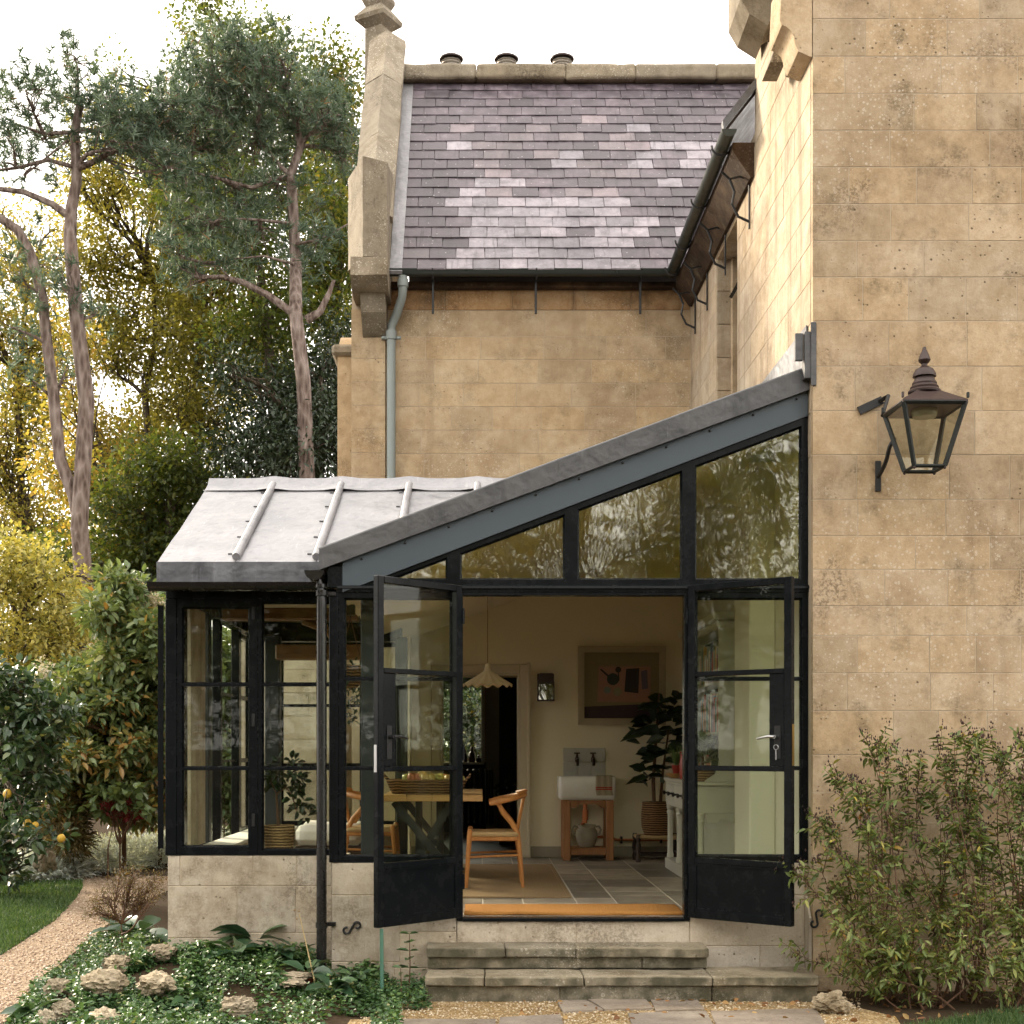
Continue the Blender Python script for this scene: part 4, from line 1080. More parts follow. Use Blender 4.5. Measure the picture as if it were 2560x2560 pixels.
# ------------------------------------------------------------------ leaf and branch builders
def nrm(a): return a/np.maximum(np.linalg.norm(a, axis=1, keepdims=True), 1e-9)
def np_mesh(name, V, faces_per, k, tint=None):
    """V: (N*k,3); faces_per: list of index tuples (all the same length) for one unit of k verts"""
    N = len(V)//k; fl = len(faces_per[0])
    base = (np.arange(N)*k)[:,None,None]; fa = (np.array(faces_per)[None]+base).reshape(-1)
    me = bpy.data.meshes.new(name)
    nf = N*len(faces_per)
    me.vertices.add(len(V)); me.vertices.foreach_set('co', V.astype(np.float32).ravel())
    me.loops.add(nf*fl); me.loops.foreach_set('vertex_index', fa.astype(np.int32))
    me.polygons.add(nf); me.polygons.foreach_set('loop_start', (np.arange(nf)*fl).astype(np.int32))
    me.update(calc_edges=True)
    if tint is not None:
        at = me.attributes.new('tint', 'FLOAT', 'FACE')
        at.data.foreach_set('value', np.repeat(np.clip(tint,0,1), len(faces_per)).astype(np.float32))
    return me
def leaf_mesh(name, rg, p, axis, L, W, tint, fold=.22, droop=.18, roll=.5, simple_=False, up=(0,0,1)):
    N = len(p); axis = nrm(axis); L = np.broadcast_to(L,(N,))[:,None]; W = np.broadcast_to(W,(N,))[:,None]
    u = np.array(up)[None]+rg.normal(0, roll, (N,3)); s = nrm(np.cross(axis, u)); n = nrm(np.cross(s, axis))
    dz = np.zeros((N,3)); dz[:,2] = -1
    tip = p+axis*L+dz*L*droop
    if simple_:
        m = p+axis*L*.45
        V = np.stack([p, m-s*W*.5+n*W*fold, tip, m+s*W*.5+n*W*fold], 1).reshape(-1,3)
        return np_mesh(name, V, [(0,1,2),(0,2,3)], 4, tint)
    a1 = p+axis*L*.30+dz*L*droop*.1; a2 = p+axis*L*.68+dz*L*droop*.45
    V = np.stack([p, a1-s*W*.46+n*W*fold, a2-s*W*.40+n*W*fold, tip, a2+s*W*.40+n*W*fold, a1+s*W*.46+n*W*fold], 1).reshape(-1,3)
    return np_mesh(name, V, [(0,1,2,3),(0,3,4,5)], 6, tint)
def clump_leaves(name, rg, centers, n_per, rad, L, W, mat, parent, tint=(.1,.9), tfun=None, **kw):
    C = np.repeat(np.array([tuple(c) for c in centers]), n_per, 0)
    d = nrm(rg.normal(0,1,C.shape)); r = np.array(rad)*rg.random((len(C),1))**.5
    p = C+d*r
    ax = d+rg.normal(0,.5,C.shape)
    t = rg.uniform(tint[0], tint[1], len(C))
    if tfun is not None: t = tfun(p, t, rg)
    l = L*rg.uniform(.7,1.25,len(C)); w = W*rg.uniform(.75,1.2,len(C))
    o = mobj(name, leaf_mesh(name, rg, p, ax, l, w, t, **kw), mat, parent); o['kind'] = 'stuff'; return o
def leaf_parts(name, rg, p, ax, L, W, tint, mat, parent, **kw):
    # large leaves one by one
    n = len(p); L = np.broadcast_to(L,(n,)); W = np.broadcast_to(W,(n,))
    for i in range(n):
        mobj(name, leaf_mesh(name, rg, p[i:i+1], ax[i:i+1], L[i:i+1], W[i:i+1], tint[i:i+1], **kw), mat, parent)
def bend(rg, a, b, n=5, amt=.12, sag=0.0):
    a = np.array(a, float); b = np.array(b, float); L = np.linalg.norm(b-a)
    pts = []
    o1 = rg.normal(0, amt*L, 3); o2 = rg.normal(0, amt*L*.5, 3)
    for i in range(n+1):
        t = i/n
        pts.append(tuple(a+(b-a)*t+o1*math.sin(math.pi*t)+o2*math.sin(2*math.pi*t)+np.array([0,0,-sag*L*math.sin(math.pi*t)])))
    return pts

def coil(prof, pitch, amp):
    # coiled rope basket profile
    o = []; h = prof[-1][1]; n = int(h/pitch)
    for k in range(n*4+1):
        z = h*k/(n*4)
        for (r0,z0),(r1,z1) in zip(prof[:-1],prof[1:]):
            if z0 <= z <= z1+1e-9: r = r0+(r1-r0)*(z-z0)/(z1-z0); break
        o.append((r+amp*abs(math.sin(math.pi*k/4))-amp*.5, z))
    return o
# ------------------------------------------------------------------ things in the garden room
def rrect(x0,x1,y0,y1,r,n=5):
    o = []
    for (cx,cy,a0) in ((x1-r,y0+r,-90),(x1-r,y1-r,0),(x0+r,y1-r,90),(x0+r,y0+r,180)):
        for k in range(n+1):
            a = R(a0+90*k/n); o.append((cx+r*math.cos(a), cy+r*math.sin(a)))
    return o
YS = 14.03
def bx(px): return XA(px, YS)
def bz(py): return ZA(py, YS)
# sink on its oak stand
sink = thing('butler_sink', 'white ceramic butler sink standing on an oak frame', 'sink', (1.07,14.2,.6))
rr = rrect(bx(1397), bx(1540), YS, 14.44, .045)
m = MB(); n = len(rr)
levels = [(.607,.035),(.612,.015),(.64,.0),(.825,.0),(.842,.008),(.845,.022)]
for (z, ins) in levels:
    for p in inset(rr, [ins]*n): m.v.append((p[0],p[1],z))
for (z, ins) in ((.842,.034),(.66,.05)):
    for p in inset(rr, [min(ins,.043)]*n): m.v.append((p[0],p[1],z))
for k in range(len(levels)+1):
    for i in range(n): j=(i+1)%n; m.f.append((k*n+i,k*n+j,(k+1)*n+j,(k+1)*n+i))
m.f.append(tuple(range(n-1,-1,-1))); m.f.append(tuple((len(levels)+1)*n+i for i in range(n)))
m.build('basin', CERAMIC, sink, True, 50)
stand = thing('sink_stand', 'oak sink stand with low shelf and arched rail', 'stand', (1.07,14.2,0))
x0, x1 = bx(1408), bx(1535)
for X in (x0, x1-.075):
    for Y in (YS+.02, 14.36): MB().cbox(X, X+.075, Y, Y+.07, 0, .604, .004).build('leg', OAK, stand)
ar = [(x0+.076,.603),(x1-.076,.603),(x1-.076,.53)]+[(x1-.076-.05+.0*k,.53) for k in (0,)]+[(x1-.15,.555),(x1-.18,.565),(x0+.18,.565),(x0+.15,.555),(x0+.126,.53),(x0+.076,.53)]
MB().prism(ar, YS+.03, YS+.055, 'y').build('front_rail', OAK, stand)
MB().cbox(x0+.076, x1-.076, YS+.03, YS+.065, .055, .115, .004).build('bottom_rail', OAK, stand)
MB().cbox(x0+.076, x1-.076, YS+.066, 14.41, .10, .125, .003).build('shelf', OAK, stand)
jar = thing('stoneware_jar', 'glazed grey stoneware jar with two handles under the sink', 'jar', (bx(1470),14.2,.125))
jx = bx(1470)
MB().lathe([(.07,0),(.095,.04),(.112,.12),(.108,.16),(.085,.195),(.095,.225),(.088,.225),(.07,.19)], (jx,14.22,.126), 24).build('body', STONEWARE, jar, True)
for s in (-1,1):
    MB().tube([(jx+s*.085,14.22,.33),(jx+s*.125,14.22,.335),(jx+s*.145,14.22,.30),(jx+s*.13,14.22,.26),(jx+s*.105,14.22,.245)], .011, 8).build('handle', STONEWARE, jar, True)
trap = thing('copper_pipe', 'copper waste pipe and supply pipe below the sink', 'pipe', (bx(1470),14.3,.2))
MB().tube([(bx(1466),14.2,.60),(bx(1466),14.2,.37)], .022, 12).tube([(bx(1466),14.2,.50),(bx(1466),14.2,.40)], .032, 12).tube([(bx(1466),14.2,.40),(bx(1460),14.22,.36),(bx(1459),14.26,.30)], .02, 12).build('waste_trap', COPPER, trap, True)
MB().tube([(bx(1500),14.40,.215),(bx(1538),14.40,.21),(bx(1546),14.40,.19),(bx(1555),14.40,.185),(2.0,14.40,.185)], .014, 10).build('supply_pipe', COPPER, trap, True)
for X in (bx(1563), 1.85): MB().cbox(X-.01,X+.01,14.38,14.45,.15,.22,.002).build('pipe_clip', BRONZE, trap)
spl = thing('tiled_splashback', 'grey tiled splashback above the white sink', 'splashback', (bx(1460),14.45,.85))
for i in range(3):
    for j in range(2):
        a = XA(1408+35.2*i,14.44); z = ZA(1940-35.2*j,14.44)
        MB().cbox(a+.0015,a+.1435,14.440,14.454,z+.0015,z+.1435,.003).build('tile', TILE, spl)
for nm, px, lab in (('tap',1442,'left bronze tap on the grey splashback'),('tap',1482,'right bronze tap on the grey splashback')):
    X = XA(px,14.4); zt = ZA(1898,14.4)
    t = thing(nm, lab, 'tap', (X,14.4,zt))
    MB().tube([(X,14.44,zt),(X,14.36,zt)], .016, 10).lathe([(.02,-.03),(.022,.0),(.014,.03),(.010,.06)], (X,14.37,zt), 12).build('body', BRONZE, t, True)
    MB().tube([(X,14.37,zt),(X,14.30,zt-.01),(X,14.27,zt-.06)], [.017,.016,.014], 10).build('spout', BRONZE, t, True)
    MB().tube([(X-.03,14.37,zt+.062),(X+.03,14.37,zt+.062)], .008, 8).build('handle', BRONZE, t, True)
tow = thing('tea_towel', 'linen tea towel with red stripes over the sink edge', 'towel', (bx(1510),14.02,.8))
tx0, tx1 = bx(1489), bx(1531)
def strip(z0, z1, mat, nm):
    mb = MB(); n = 10; vs=[]; fs=[]
    for k in range(n+1):
        x = tx0+(tx1-tx0)*k/n; y = YS-.006-.006*math.sin(k*1.7)
        vs += [(x+.01*(z0<.7),y-.002,z0),(x,y,z1)]
    for k in range(n): fs.append((2*k,2*k+2,2*k+3,2*k+1))
    return mb.add(vs,fs).build(nm, mat, tow, True)
zt = .852
strip(.74,zt,LINEN,'cloth'); strip(.728,.74,LINENRED,'stripe'); strip(.722,.728,LINEN,'cloth'); strip(.710,.722,LINENRED,'stripe'); strip(.655,.710,LINEN,'cloth')
MB().cbox(tx0,tx1,YS-.008,YS+.10,.847,.853,.002).build('cloth', LINEN, tow)
# painting: generic still life
pic = thing('framed_painting', 'framed still life painting of dark pans on a pink cloth', 'painting', (1.45,14.44,1.4))
fx0, fx1, fz0, fz1 = XA(1445,14.42), XA(1664,14.42), ZA(1812,14.42), ZA(1615,14.42)
GOLDF = simple('pale_frame_wood', (.48,.40,.27), .6, 0, 12, .3)
MB().ring([(fx0,fz0),(fx1,fz0),(fx1,fz1),(fx0,fz1)], .03, 14.395, 14.45, 'y').ring(inset([(fx0,fz0),(fx1,fz0),(fx1,fz1),(fx0,fz1)],[.03]*4), .035, 14.41, 14.45, 'y').build('frame', GOLDF, pic)
def flat(pts, y, col, nm, rough=.7):
    return MB().prism([(fx0+(fx1-fx0)*a, fz0+(fz1-fz0)*b) for a,b in pts], y, y+.003, 'y').build(nm, simple('paint_'+nm, col, rough, 0, 25, .35), pic)
def disc(cx,cz,r,k=14,e=1.0): return [(cx+r*math.cos(2*math.pi*i/k), cz+r*e*1.1*math.sin(2*math.pi*i/k)) for i in range(k)]
flat([(.06,.06),(.94,.06),(.94,.94),(.06,.94)], 14.436, (.27,.22,.12), 'canvas')
flat([(.07,.085),(.93,.085),(.93,.27),(.07,.23)], 14.431, (.05,.025,.03), 'dark_table')
flat([(.22,.29),(.82,.29),(.83,.74),(.24,.74)], 14.427, (.42,.22,.16), 'pink_cloth')
flat(disc(.40,.58,.07), 14.423, (.05,.06,.05), 'pan'); flat([(.25,.70),(.27,.71),(.36,.62),(.35,.60)], 14.423, (.03,.03,.025), 'pan_handle')
flat(disc(.335,.44,.04), 14.4225, (.22,.26,.20), 'ladle'); flat(disc(.45,.42,.05), 14.4225, (.30,.28,.17), 'plate')
flat(disc(.46,.70,.035), 14.4225, (.04,.03,.025), 'spoon_head'); flat([(.455,.66),(.468,.66),(.475,.56),(.465,.56)], 14.4225, (.04,.03,.025), 'spoon_handle')
flat([(.53,.42),(.69,.40),(.70,.72),(.55,.71)], 14.423, (.035,.025,.02), 'dark_dish'); flat([(.73,.45),(.80,.46),(.79,.70),(.72,.68)], 14.423, (.13,.11,.14), 'grey_pot')
# wall lantern inside
wl = thing('candle_lantern', 'small dark tin candle lantern on the cream inner wall', 'lantern', (XA(1365,14.4),14.4,1.6))
a, b, z0, z1 = XA(1344,14.36), XA(1386,14.36), ZA(1752,14.36), ZA(1683,14.36)
MB().box(a,b,14.435,14.452,z0,z1).build('back_plate', RUSTY, wl)
MB().prism([(a,z0+.19),(b,z0+.19),(b-.02,z0+.235),(b-.02,z1),(a+.02,z1),(a+.02,z0+.235)], 14.33, 14.434, 'y').build('hood', RUSTY, wl)
MB().ring([(a,z0),(b,z0),(b,z0+.188),(a,z0+.188)], .012, 14.33, 14.345, 'y').box(a,b,14.346,14.43,z0,z0+.012).build('frame', RUSTY, wl)
MB().box(a+.012,b-.012,14.336,14.339,z0+.012,z0+.176).build('pane', GLASS_OLD, wl)
MB().tube([((a+b)/2,14.39,z0+.012),((a+b)/2,14.39,z0+.10)], .011, 10).build('candle', CERAMIC, wl, True)
# pendant
YP = 11.9; px0 = XA(1219,YP); zs = ZA(1714,YP)
pend = thing('pendant_lamp', 'cream scalloped pendant lampshade on a long thin cord', 'pendant lamp', (px0,YP,zs))
mb = MB(); seg = 84; prof = [(.018,.187),(.030,.125),(.040,.118),(.10,.075),(.16,.035),(.212,.0)]
for (r,z) in prof:
    for k in range(seg):
        a = 2*math.pi*k/seg; amp = max(0,(r-.04))/.17
        mb.v.append((px0+r*math.cos(a), YP+r*math.sin(a), zs+z+.012*amp*math.cos(14*a)))
for i in range(len(prof)-1):
    for k in range(seg): mb.f.append((i*seg+k,i*seg+(k+1)%seg,(i+1)*seg+(k+1)%seg,(i+1)*seg+k))
mb.build('shade', SHADE, pend, True, 60)
MB().tube([(px0,YP,zs+.187),(px0,YP,2.52)], .0035, 6).build('cord', simple('tan_flex', (.24,.14,.06), .8), pend)
# rug and mat
rug = thing('jute_rug', 'woven jute rug under the dining chair', 'rug', (-.4,12,0))
MB().cbox(-1.7,.68,10.52,13.45,.002,.012,.004).build('weave', JUTE, rug)
MB().ring([(-1.7,10.52),(.68,10.52),(.68,13.45),(-1.7,13.45)], .03, .0122, .015, 'z').build('border', JUTE, rug)
mat_ = thing('door_mat', 'long orange coir mat just inside the doors', 'door mat', (.63,9.7,0))
mobj('pile', noisy_mesh('pile', MB().cbox(-.115,1.375,9.44,9.93,.002,.024,.006), .008, 6, 4, sub=7), COIR, mat_)
# dining table
tb = thing('dining_table', 'oak topped dining table on crossed black trestles', 'table', (-.4,12.1,0))
for k in range(4):
    MB().cbox(-.80+.2036*k,-.80+.2036*k+.2010,11.27,12.95,.70,.752,.004).build('plank', TABLEWOOD, tb)
def bar(m, a, b, w, y0, y1):
    d = Vector((b[0]-a[0], b[1]-a[1])).normalized(); nn = Vector((-d.y,d.x))*w/2
    return m.prism([(a[0]+nn.x,a[1]+nn.y),(b[0]+nn.x,b[1]+nn.y),(b[0]-nn.x,b[1]-nn.y),(a[0]-nn.x,a[1]-nn.y)], y0, y1, 'y')
for (ya, k) in ((11.42,0),(12.6,1)):
    m = MB(); bar(m, (XA(985,11.45),.69), (XA(1150,11.45),.0+.02), .06, ya, ya+.05); bar(m, (XA(1130,11.45),.69), (XA(1005,11.45),.02), .06, ya+.052, ya+.10)
    m.build('trestle', BLUEBLACK, tb)
for px in (1043, 1097): MB().cbox(XA(px,11.7)-.03, XA(px,11.7)+.03, 12.0, 12.06, 0, .698, .005).build('leg', BLUEBLACK, tb)
MB().cbox(-.42,-.36,11.53,12.59,.32,.38,.005).build('stretcher', BLUEBLACK, tb)
# chairs (built facing -x at the origin)
def make_chair(name, label):
    c = thing(name, label, 'chair', (0,0,0), 'round-backed wooden dining chairs')
    for v in (.03,.50):
        s = 1 if v > .2 else -1
        MB().tube([(.02,v,0),(.035,v,.25),(.05,v,.455)], [.014,.019,.021], 10).lathe([(.021,0),(.012,.012)],(.05,v,.455),10).build('leg', CHAIRWOOD, c, True)
        vi = .06 if v < .2 else .47
        MB().tube([(.475,vi,0),(.455,vi,.22),(.43,vi,.44),(.385,vi-s*.005,.52),(.315,vi+s*.012,.60),(.275,vi+s*.02,.675)], [.013,.018,.022,.022,.020,.016], 10).build('leg', CHAIRWOOD, c, True)
        MB().cbox(.05,.43,v-.008 if s<0 else v-.02,v+.02 if s<0 else v+.008,.375,.405,.006).build('side_rail', CHAIRWOOD, c)
        MB().tube([(.04,v,.245),(.44,vi,.26)], .014, 8, True, .7).build('stretcher', CHAIRWOOD, c, True)
    MB().tube([(.035,.04,.20),(.035,.49,.20)], .012, 8).build('stretcher', CHAIRWOOD, c, True)
    MB().tube([(.45,.07,.30),(.45,.46,.30)], .012, 8).build('stretcher', CHAIRWOOD, c, True)
    mobj('seat', noisy_mesh('seat', MB().cbox(.03,.44,.02,.51,.405,.445,.015), .006, 9, 2, sub=4), CORDSEAT, c)
    pts = [(.265+.235*math.sin(math.pi*k/18)-.06*(1-math.sin(math.pi*k/18)), .265-.285*math.cos(math.pi*k/18), .675+.065*math.sin(math.pi*k/18)) for k in range(19)]
    MB().tube(pts, [.012]+[.017]*17+[.012], 10, True, 1.35).build('arm_rail', CHAIRWOOD, c, True)
    MB().tube([(p[0]+.006,p[1],p[2]+.030) for p in pts[5:14]], .014, 8).build('back_rail', CHAIRWOOD, c, True)
    for s in (-1,1):
        MB().tube([(.43,.265,.43),(.455,.265+s*.015,.56),(.49,.265+s*.075,.735)], [.016,.013,.012], 8).build('back_splat', CHAIRWOOD, c, True)
    return c
ch = make_chair('dining_chair', 'warm wooden dining chair with round back pulled out on the jute rug')
ch.location = (-.14, 11.16, .012); BASE.pop(ch.name)
c2 = copy_tree(ch, (-.70, 12.35, .012), R(180), 'wooden dining chair behind the black trestles of the table')
# basket of apples
bk_ = thing('apple_basket', 'long shallow wicker basket on the dining table', 'basket', (-.45,11.6,.752))
bx0, bx1 = XA(968,11.5), XA(1165,11.5)
rr = lambda ins: rrect(bx0+ins, bx1-ins, 11.40+ins, 11.85-ins, .10)
m = MB(); n = len(rr(0))
for (z, ins) in ((.753,.04),(.79,.02),(.84,.0),(.866,-.01),(.872,.0),(.85,.012),(.77,.045)):
    for p in rr(ins): m.v.append((p[0],p[1],z))
for k in range(6):
    for i in range(n): j=(i+1)%n; m.f.append((k*n+i,k*n+j,(k+1)*n+j,(k+1)*n+i))
m.f.append(tuple(6*n+i for i in range(n)))
m.build('weave', WICKER, bk_, True, 60)
for (X,s) in ((bx0,-1),(bx1,1)):
    MB().tube([(X,11.55,.865),(X+s*.03,11.57,.90),(X+s*.035,11.63,.91),(X+s*.03,11.69,.90),(X,11.71,.865)], .009, 8).build('handle', WICKER, bk_, True)
rngA = random.Random(8)
apm = MB().lathe([(.004,.052),(.018,.062),(.034,.058),(.042,.035),(.040,.012),(.028,-.012),(.010,-.016),(.002,-.010)], (0,0,0), 16).mesh('apple', True, 80); apm.materials.append(APPLEG)
APL = [1036,1043,1055,1064,1083,1096,1108,1118,1072,1130,1025,1155,1148]; APR = {p: i+1 for i, p in enumerate(sorted(APL))}
ORD = ['', 'first','second','third','fourth','fifth','sixth','seventh','eighth','ninth','tenth','eleventh','twelfth','thirteenth']
for k, (px, py) in enumerate(((1036,1948),(1043,1958),(1055,1950),(1064,1953),(1083,1950),(1096,1945),(1108,1948),(1118,1951),(1072,1956),(1130,1953),(1025,1958),(1155,1945),(1148,1953))):
    a = mobj('apple', apm, None, None, loc=(XA(px-6,11.6), 11.6+rngA.uniform(-.07,.07), .835+rngA.uniform(0,.03)), rot=(rngA.uniform(-.5,.5),rngA.uniform(-.5,.5),rngA.uniform(0,6)))
    sc = rngA.uniform(.85,1.15); a.scale = (sc,sc,sc)
    tag(a, '%s apple from the left in the long wicker basket' % ORD[APR[px]], 'apple', 'apples in the long wicker basket')
# dresser with bookshelves
dr_ = thing('dresser', 'white painted dresser with drawers below and bookshelves above', 'dresser', (1.95,12.3,0))
XD0, XD1, YD0, YD1 = 1.75, 2.125, 11.34, 13.25
MB().cbox(XD0-.02,XD1,YD0-.03,YD1+.03,.825,.855,.006).build('top', WHITEP, dr_)
MB().cbox(XD0,XD1,YD0,YD1,.60,.824,.004).build('drawer_case', WHITEP, dr_)
for k in range(3):
    y0 = YD0+.06+k*.61
    d = MB().cbox(XD0-.012,XD0-.0005,y0,y0+.57,.63,.80,.004).build('drawer', WHITEP, dr_)
    for yy in (y0+.14,y0+.43): MB().lathe([(.012,0),(.008,.015),(.02,.03),(.018,.042),(.004,.046)], (0,0,0), 12).build('knob', IRON, d, True, loc=(XD0-.012,yy,.715), rot=(0,R(-90),0))
for Y in (YD0+.03, YD0+.66, YD0+1.26, YD1-.03):
    MB().lathe([(.032,.0),(.032,.03),(.026,.05),(.024,.40),(.034,.43),(.026,.45),(.034,.47),(.034,.50)], (XD0+.035,Y,.10), 16).build('leg', WHITEP, dr_, True)
MB().cbox(XD0-.01,XD1,YD0,YD1,.0,.098,.004).build('plinth_shelf', WHITEP, dr_)
MB().prism([(XD0+.08,.60),(XD1-.001,.60),(XD1-.001,.10),(XD1-.06,.10),(XD1-.06,.52),(XD1-.10,.52),(XD1-.13,.55),(XD0+.19,.55),(XD0+.16,.52),(XD0+.08,.52)], YD0+.005, YD0+.03, 'y').build('end_panel', WHITEP, dr_)
XU = 1.93
for (y0,y1) in ((YD0+.01,YD0+.04),(YD1-.04,YD1-.01)):
    MB().prism([(XU-.12,.856),(XU-.10,.875),(XU-.03,.92),(XU-.005,.98),(XU-.005,2.10),(XD1,2.10),(XD1,.856)], y0, y1, 'y').build('side_panel', WHITEP, dr_)
MB().cbox(XU-.06,XD1,YD0-.05,YD1+.05,2.17,2.235,.01).cbox(XU-.03,XD1,YD0-.02,YD1+.02,2.10,2.169,.02).build('cornice', WHITEP, dr_)
MB().box(XD1-.015,XD1-.001,YD0+.041,YD1-.041,.856,2.10).build('back_board', DARKROOM, dr_)
for z in (1.24,1.66): MB().cbox(XU,XD1-.016,YD0+.041,YD1-.041,z,z+.022,.003).build('shelf', WHITEP, dr_)
rngB = random.Random(21); bcols = [(.45,.10,.06),(.10,.20,.26),(.62,.56,.44),(.55,.33,.08),(.06,.07,.08),(.30,.32,.28),(.50,.06,.05),(.14,.25,.15),(.66,.62,.56),(.08,.12,.22)]
bm_ = [simple('book_cover_%d' % i, c, .55, 0, 20, .2) for i, c in enumerate(bcols)]
bname = ['rust red','teal','cream','ochre','black','grey','scarlet','green','white','navy']
def ordn(n): return '%d%s' % (n, 'th' if 10 <= n % 100 <= 20 else {1:'st',2:'nd',3:'rd'}.get(n % 10, 'th'))
for z in (.857, 1.263, 1.683):
    y = YD0+.05 if z > .9 else YD0+.42; k = 0
    while y < YD1-.10 and k < 34:
        th = rngB.uniform(.018,.045); h = rngB.uniform(.20,.34); dpt = rngB.uniform(.13,.17); i = rngB.randrange(10)
        b = MB().cbox(XU+.005,XU+.005+dpt,y,y+th,z,z+h,.002).build('book', bm_[i])
        tag(b, '%s book, %s from the near end of the %s dresser shelf' % (bname[i], ordn(k+1), {.857:'lowest',1.263:'middle',1.683:'upper'}[z]), 'book', 'books on the dresser shelves')
        y += th+.0015; k += 1
# white book standing at the near end with printed title
wb = thing('white_book', 'white book with black title leaning at the dresser end', 'book', (1.86,11.46,.856))
bx_, by_ = XA(1803,11.40), 11.40
MB().cbox(bx_,bx_+.062,by_,by_+.02,.857,1.06,.002).build('cover', simple('white_book_cover', (.68,.66,.61), .5), wb)
def text(body, size, loc, mat, parent, name='lettering', rot=(R(90),0,0)):
    cu = bpy.data.curves.new(name, 'FONT'); cu.body = body; cu.size = size; cu.extrude = .0006; cu.align_x = 'LEFT'
    o = bpy.data.objects.new(name, cu); COL.objects.link(o); o.location = loc; o.rotation_euler = rot
    bpy.context.view_layer.update(); me = bpy.data.meshes.new_from_object(o); bpy.data.objects.remove(o)
    me.materials.clear(); return mobj(name, me, mat, parent, loc, rot)
INK = simple('black_ink', (.01,.01,.01), .6)
text('THER', .022, (bx_+.010,by_-.001,1.032), INK, wb); text('C', .022, (bx_+.046,by_-.001,1.010), INK, wb)
MB().prism([(bx_+.008,.90),(bx_+.05,.90),(bx_+.05,.965),(bx_+.03,.985),(bx_+.008,.95)], by_-.0012, by_-.0004, 'y').build('cover_picture', INK, wb)
MB().cbox(XU+.0,XU+.16,YD0+.43,YD0+.46,1.30,1.60,.002).build('tall_red_book', bm_[6]) if False else None
# plants and pots on the dresser
rgH = np.random.default_rng(4)
def potplant(name, label, cat='plant', loc=(0,0,0)): return thing(name, label, cat, loc)
cal = potplant('striped_leaf_plant', 'striped leaf plant in a woven basket on the dresser', 'plant', (1.80,11.55,.856))
MB().lathe(coil([(.085,0),(.10,.10),(.105,.13)], .013, .0035)+[(.09,.125)], (1.82,11.50,.856), 20).build('basket', SEAGRASS, cal, True)
C = rgH.normal(0,1,(34,3)); C = nrm(C); C[:,2] = np.abs(C[:,2])*1.1+.25
p0 = np.tile(np.array([[1.82,11.50,.98]]),(34,1))+C*np.array([[.06,.06,.16]])*rgH.uniform(.4,1.1,(34,1))
L_STRIPE = Mat('striped_leaf'); _w = L_STRIPE.n('TexWave', {'bands_direction':'DIAGONAL'}, Vector=L_STRIPE.pos(), Scale=42.0, Distortion=1.5).outputs['Fac']
L_STRIPE = L_STRIPE.pbr(L_STRIPE.ramp(_w, [(.45,(.025,.06,.025)),(.6,(.30,.36,.22))]), .35)
leaf_parts('leaf', rgH, p0, C+np.array([[-.1,-.3,.2]]), rgH.uniform(.13,.19,34), .085, rgH.random(34), L_STRIPE, cal, droop=.25)
MB().tube([(1.82,11.5,.97),(1.82,11.5,1.12)], .012, 6).build('stem', TWIG, cal)
spd = potplant('spider_plant', 'spider plant in a small red pot on the dresser', 'plant', (XA(1692,12.9),12.9,.856))
sx, sy = XA(1692,12.7), 12.72
MB().lathe([(.032,0),(.045,.07),(.048,.075),(.03,.07)], (sx,sy,.90), 16).build('pot', REDGLAZE, spd, True)
A = rgH.uniform(0,6.28,60); mb = MB()
for a in A:
    r = rgH.uniform(.10,.26); h = rgH.uniform(.05,.18); w = .006
    pts = [(sx+r*t*math.cos(a), sy+r*t*math.sin(a), .97+h*math.sin(t*2.3)*1.1) for t in (0,.25,.5,.75,1.0)]
    tx, ty = -math.sin(a)*w, math.cos(a)*w
    n0 = len(mb.v)
    for i,p in enumerate(pts):
        k = 1-i/4.6; mb.v += [(p[0]-tx*k,p[1]-ty*k,p[2]),(p[0]+tx*k,p[1]+ty*k,p[2])]
    for i in range(4): mb.f.append((n0+2*i,n0+2*i+1,n0+2*i+3,n0+2*i+2))
mb.build('leaf_cluster', L_SPIDER, spd)['kind'] = 'stuff'
bw = thing('wooden_bowl', 'shallow wooden bowl under the small red pot', 'bowl', (sx,sy,.856))
MB().lathe([(.03,0),(.075,.035),(.082,.045),(.07,.038),(.02,.012)], (sx-.02,sy-.02,.856), 20).build('bowl', TABLEWOOD, bw, True)
vs = thing('red_vase', 'tall red banded vase on the dresser top', 'vase', (XA(1712,12.45),12.45,.856))
MB().lathe([(.045,0),(.052,.06),(.048,.16),(.040,.19),(.046,.24),(.038,.238)], (XA(1712,12.45),12.45,.856), 20).build('vase', REDGLAZE, vs, True)
# fiddle leaf fig on a rush stool
YFG = 14.0
stl = thing('rush_stool', 'dark turned wood stool with rush seat near the sink', 'stool', (XA(1640,YFG),YFG,0))
xs0, xs1 = XA(1584,YFG), XA(1700,YFG)
for X in (xs0+.03,xs1-.03):
    for Y in (YFG-.16,YFG+.16):
        MB().lathe([(.022,0),(.026,.05),(.018,.08),(.026,.12),(.026,.17),(.016,.20),(.026,.23),(.022,.27)], (X,Y,0), 12).build('leg', DARKWOOD, stl, True)
for (a,b) in (((xs0+.03,YFG-.16,.07),(xs1-.03,YFG-.16,.07)),((xs0+.03,YFG+.16,.07),(xs1-.03,YFG+.16,.07)),((xs0+.03,YFG-.16,.09),(xs0+.03,YFG+.16,.09)),((xs1-.03,YFG-.16,.09),(xs1-.03,YFG+.16,.09))):
    MB().tube([a,b], .011, 8).build('stretcher', DARKWOOD, stl)
mobj('seat', noisy_mesh('seat', MB().cbox(xs0+.01,xs1-.01,YFG-.18,YFG+.18,.225,.262,.012), .008, 8, 3, sub=3), CORDSEAT, stl)
fig = thing('fiddle_leaf_fig', 'tall dark leaved fig plant in a round basket on the stool', 'plant', (XA(1643,YFG),YFG,.262))
fx = XA(1643,YFG)
